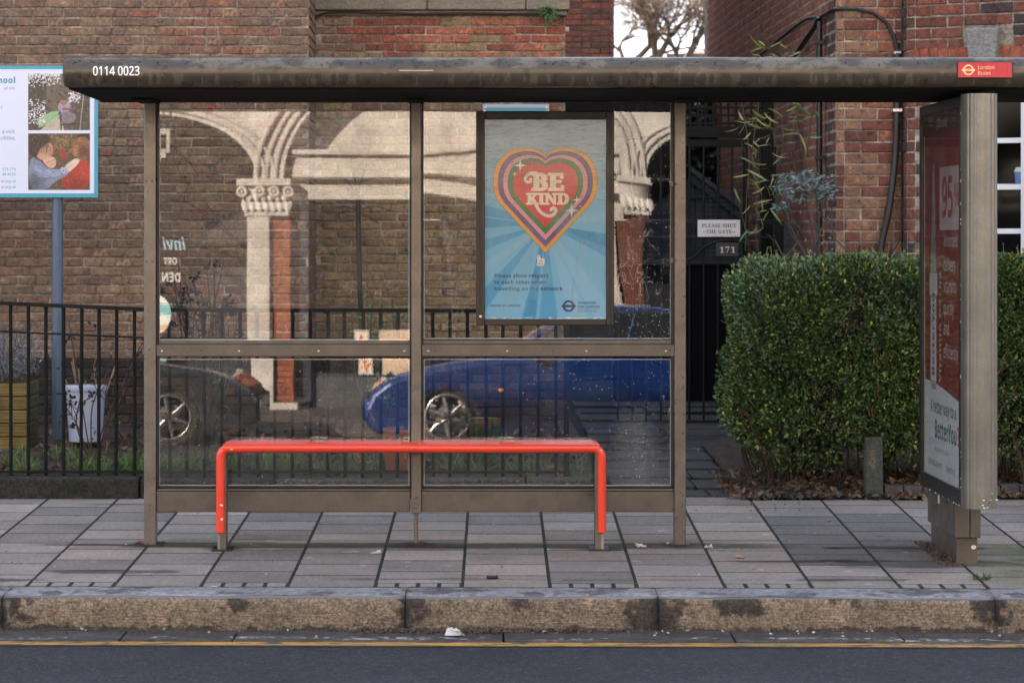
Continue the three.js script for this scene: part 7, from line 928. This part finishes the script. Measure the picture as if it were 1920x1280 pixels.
const paper = M({ c: [0.62, 0.61, 0.59], roughness: 0.8, transmission: 0.2, thickness: 0 });
const onFoot = (px, py) => { const p = solveFoot(px, py, slope); p.y += 0.002; return p; };
for (const [px, py, r, h, s, label] of [[1197, 1025, 0.036, 0.42, 3, 'crumpled white tissue on the footway by the right bench leg'], [1330, 1028, 0.022, 0.3, 5, 'small flat white tissue right of the shelter post'], [706, 1038, 0.028, 0.25, 7, 'torn white paper scrap under the bench, left of its middle'], [1252, 1020, 0.011, 0.5, 9, 'tiny white paper pellet touching the right shelter post']]) { const p = onFoot(px, py); solo('paper_scrap', label, 'litter', scrap(r, 1.6, h, s), paper, p.toArray()); }
for (const [px, py, r, s, label] of [[852, 1190, 0.045, 11, 'long torn white paper lying in the gutter'], [834, 1174, 0.014, 13, 'white paper pellet above the torn paper in the gutter'], [1022, 1184, 0.012, 15, 'grey crushed wrapper in the gutter, right of the torn paper']]) { const p = solveFoot(px, py, (z) => roadY(z) + 0.012); solo('gutter_paper', label, 'litter', scrap(r, 1.8, 0.3, s), paper, p.toArray()); }
{ const lf = leafGeo(0.085, 0.05, 0.5, 0.5, 5), tan = M({ c: [0.42, 0.28, 0.15], roughness: 0.7, transmission: 0.25, thickness: 0 }), org = M({ c: [0.42, 0.17, 0.03], roughness: 0.7, transmission: 0.2, thickness: 0 }), yel = M({ c: [0.5, 0.36, 0.04], roughness: 0.7, transmission: 0.2, thickness: 0 });
  for (const [px, py, k, m, a, label] of [[1378, 1047, 1, tan, 1.4, 'curled tan leaf lying on the slabs right of the shelter'], [1550, 978, 0.5, org, 1.3, 'small orange leaf on the bluish slabs before the hedge'], [1434, 939, 0.42, yel, 1.0, 'bright yellow leaf at the front edge of the hedge bed'], [1438, 1078, 0.2, tan, 0.6, 'tiny pale leaf scrap on the slabs near the kerb']]) { const p = onFoot(px, py); p.y += 0.004; const o = solo('fallen_leaf', label, 'leaf', lf, m, p.toArray()); o.rotation.set(-Math.PI / 2 + 0.2, 0, -a); o.scale.setScalar(k); }
  const p = onFoot(923, 1085); const lid = solo('plastic_bit', 'small black plastic cap lying near the kerb below the poster', 'cap', bx(-0.028, 0.028, 0, 0.013, -0.012, 0.012, 0.006), M({ c: [0.012, 0.012, 0.013], roughness: 0.4 }), p.toArray()); lid.rotation.y = 0.25;
  const q = onFoot(268, 1019); const wr = solo('sweet_wrapper', 'tiny red and yellow sweet wrapper at the foot of the left shelter post', 'wrapper', scrap(0.014, 1.4, 0.4, 21), M({ c: [0.5, 0.14, 0.03], roughness: 0.3 }), q.toArray());
  const st = onFoot(657, 1036); solo('wooden_stick', 'thin pale wooden stick on the footway left of the torn paper', 'stick', tube([[-0.04, 0.003, 0.012], [0.04, 0.003, -0.006]], 0.0022, 1, 6), M({ c: [0.4, 0.31, 0.22], roughness: 0.8 }), st.toArray());
  const wd = onFoot(1840, 1088), L = [], C = []; reseed(801); for (let i = 0; i < 70; i++) { L.push(placed(new V3(wd.x + rr(-0.035, 0.035), wd.y, wd.z + rr(-0.03, 0.03)), new V3(rr(-1, 1), 1, rr(-1, 1)), rr(0.3, 0.8))); C.push(pick([lin(0.06, 0.13, 0.03), lin(0.04, 0.09, 0.02)])); } const wt = thing('weed', 'small green weed in the slab joint below the advert panel foot', 'weed'); instanced('blades', leafGeo(0.05, 0.008, 0.2, 0.5, 3), leafM(0.5, 0.3), L, wt, C); }
{ // grit and dead leaf mould lying in the channel, and specks on the footway
  const L = [], C = []; reseed(811); for (let i = 0; i < 2600; i++) { const x = rr(-2.3, 2.9), z = 1.66 + YAW * x + Math.pow(rnd(), 1.8) * 0.2, k = rnd(), s = k < 0.985 ? rr(0.0012, 0.0036) : rr(0.004, 0.009); L.push(new THREE.Matrix4().compose(new V3(x, roadY(z) + 0.006, z), new THREE.Quaternion().setFromEuler(new THREE.Euler(rnd() * 6, rnd() * 6, rnd() * 6)), new V3(s * rr(0.8, 1.6), s * 0.7, s))); C.push(k > 0.985 ? pick([lin(0.36, 0.26, 0.17), lin(0.45, 0.43, 0.4)]) : pick([lin(0.05, 0.035, 0.028), lin(0.07, 0.05, 0.035), lin(0.04, 0.04, 0.04), lin(0.10, 0.075, 0.05)])); }
  for (let i = 0; i < 700; i++) { const x = rr(-0.25, 0.65) + rr(-0.3, 0.3), z = 1.675 + YAW * x + Math.pow(rnd(), 1.5) * 0.09, s = rr(0.003, 0.008); L.push(new THREE.Matrix4().compose(new V3(x, roadY(z) + 0.008 + rnd() * 0.008, z), new THREE.Quaternion().setFromEuler(new THREE.Euler(rnd() * 0.7, rnd() * 6, rnd() * 0.7)), new V3(s * 1.8, s * 0.25, s))); C.push(pick([lin(0.05, 0.028, 0.02), lin(0.035, 0.022, 0.018), lin(0.08, 0.05, 0.03)])); }
  for (let i = 0; i < 240; i++) { const x = rr(-2.3, 3), z = rr(-1.6, 1.3), s = rr(0.0014, 0.004); L.push(new THREE.Matrix4().compose(new V3(x, slope(z) + 0.002, z), new THREE.Quaternion(), new V3(s * rr(1, 2), s * 0.6, s))); C.push(pick([lin(0.5, 0.48, 0.45), lin(0.05, 0.045, 0.04), lin(0.05, 0.045, 0.04), lin(0.3, 0.22, 0.15)])); }
  for (let i = 0; i < 260; i++) { const t = rnd(), x = 2.46 + rr(-0.06, 0.02), z = -0.05 + t * 0.8, s = rr(0.004, 0.011); L.push(new THREE.Matrix4().compose(new V3(x, slope(z) + 0.004, z), new THREE.Quaternion().setFromEuler(new THREE.Euler(rnd(), rnd() * 6, rnd())), new V3(s * 1.5, s * 0.4, s))); C.push(pick([lin(0.06, 0.035, 0.02), lin(0.1, 0.06, 0.03), lin(0.03, 0.025, 0.02)])); }
  const gr = thing('grit', 'dark grit and leaf crumbs lying in the gutter and on the footway', 'grit'); gr.userData.kind = 'stuff'; instanced('specks', new THREE.IcosahedronGeometry(1, 0), M({ c: [1, 1, 1], roughness: 0.8 }), L, gr, C); }
{ const ps = thing('iron_stub', 'rusty iron stub at the edge of the path under the glass', 'stub', [at(1362 - 262, 0, -1.8).x, slope(-1.8), -1.8]); part('stub', bx(-0.012, 0.012, 0, 0.16, -0.012, 0.012, 0.003), M({ c: [0.05, 0.045, 0.045], roughness: 0.7 }), ps); part('cap', bx(-0.016, 0.016, 0.161, 0.17, -0.016, 0.016, 0.002), M({ c: [0.05, 0.045, 0.045], roughness: 0.7 }), ps); }

renderer.render(scene, camera);
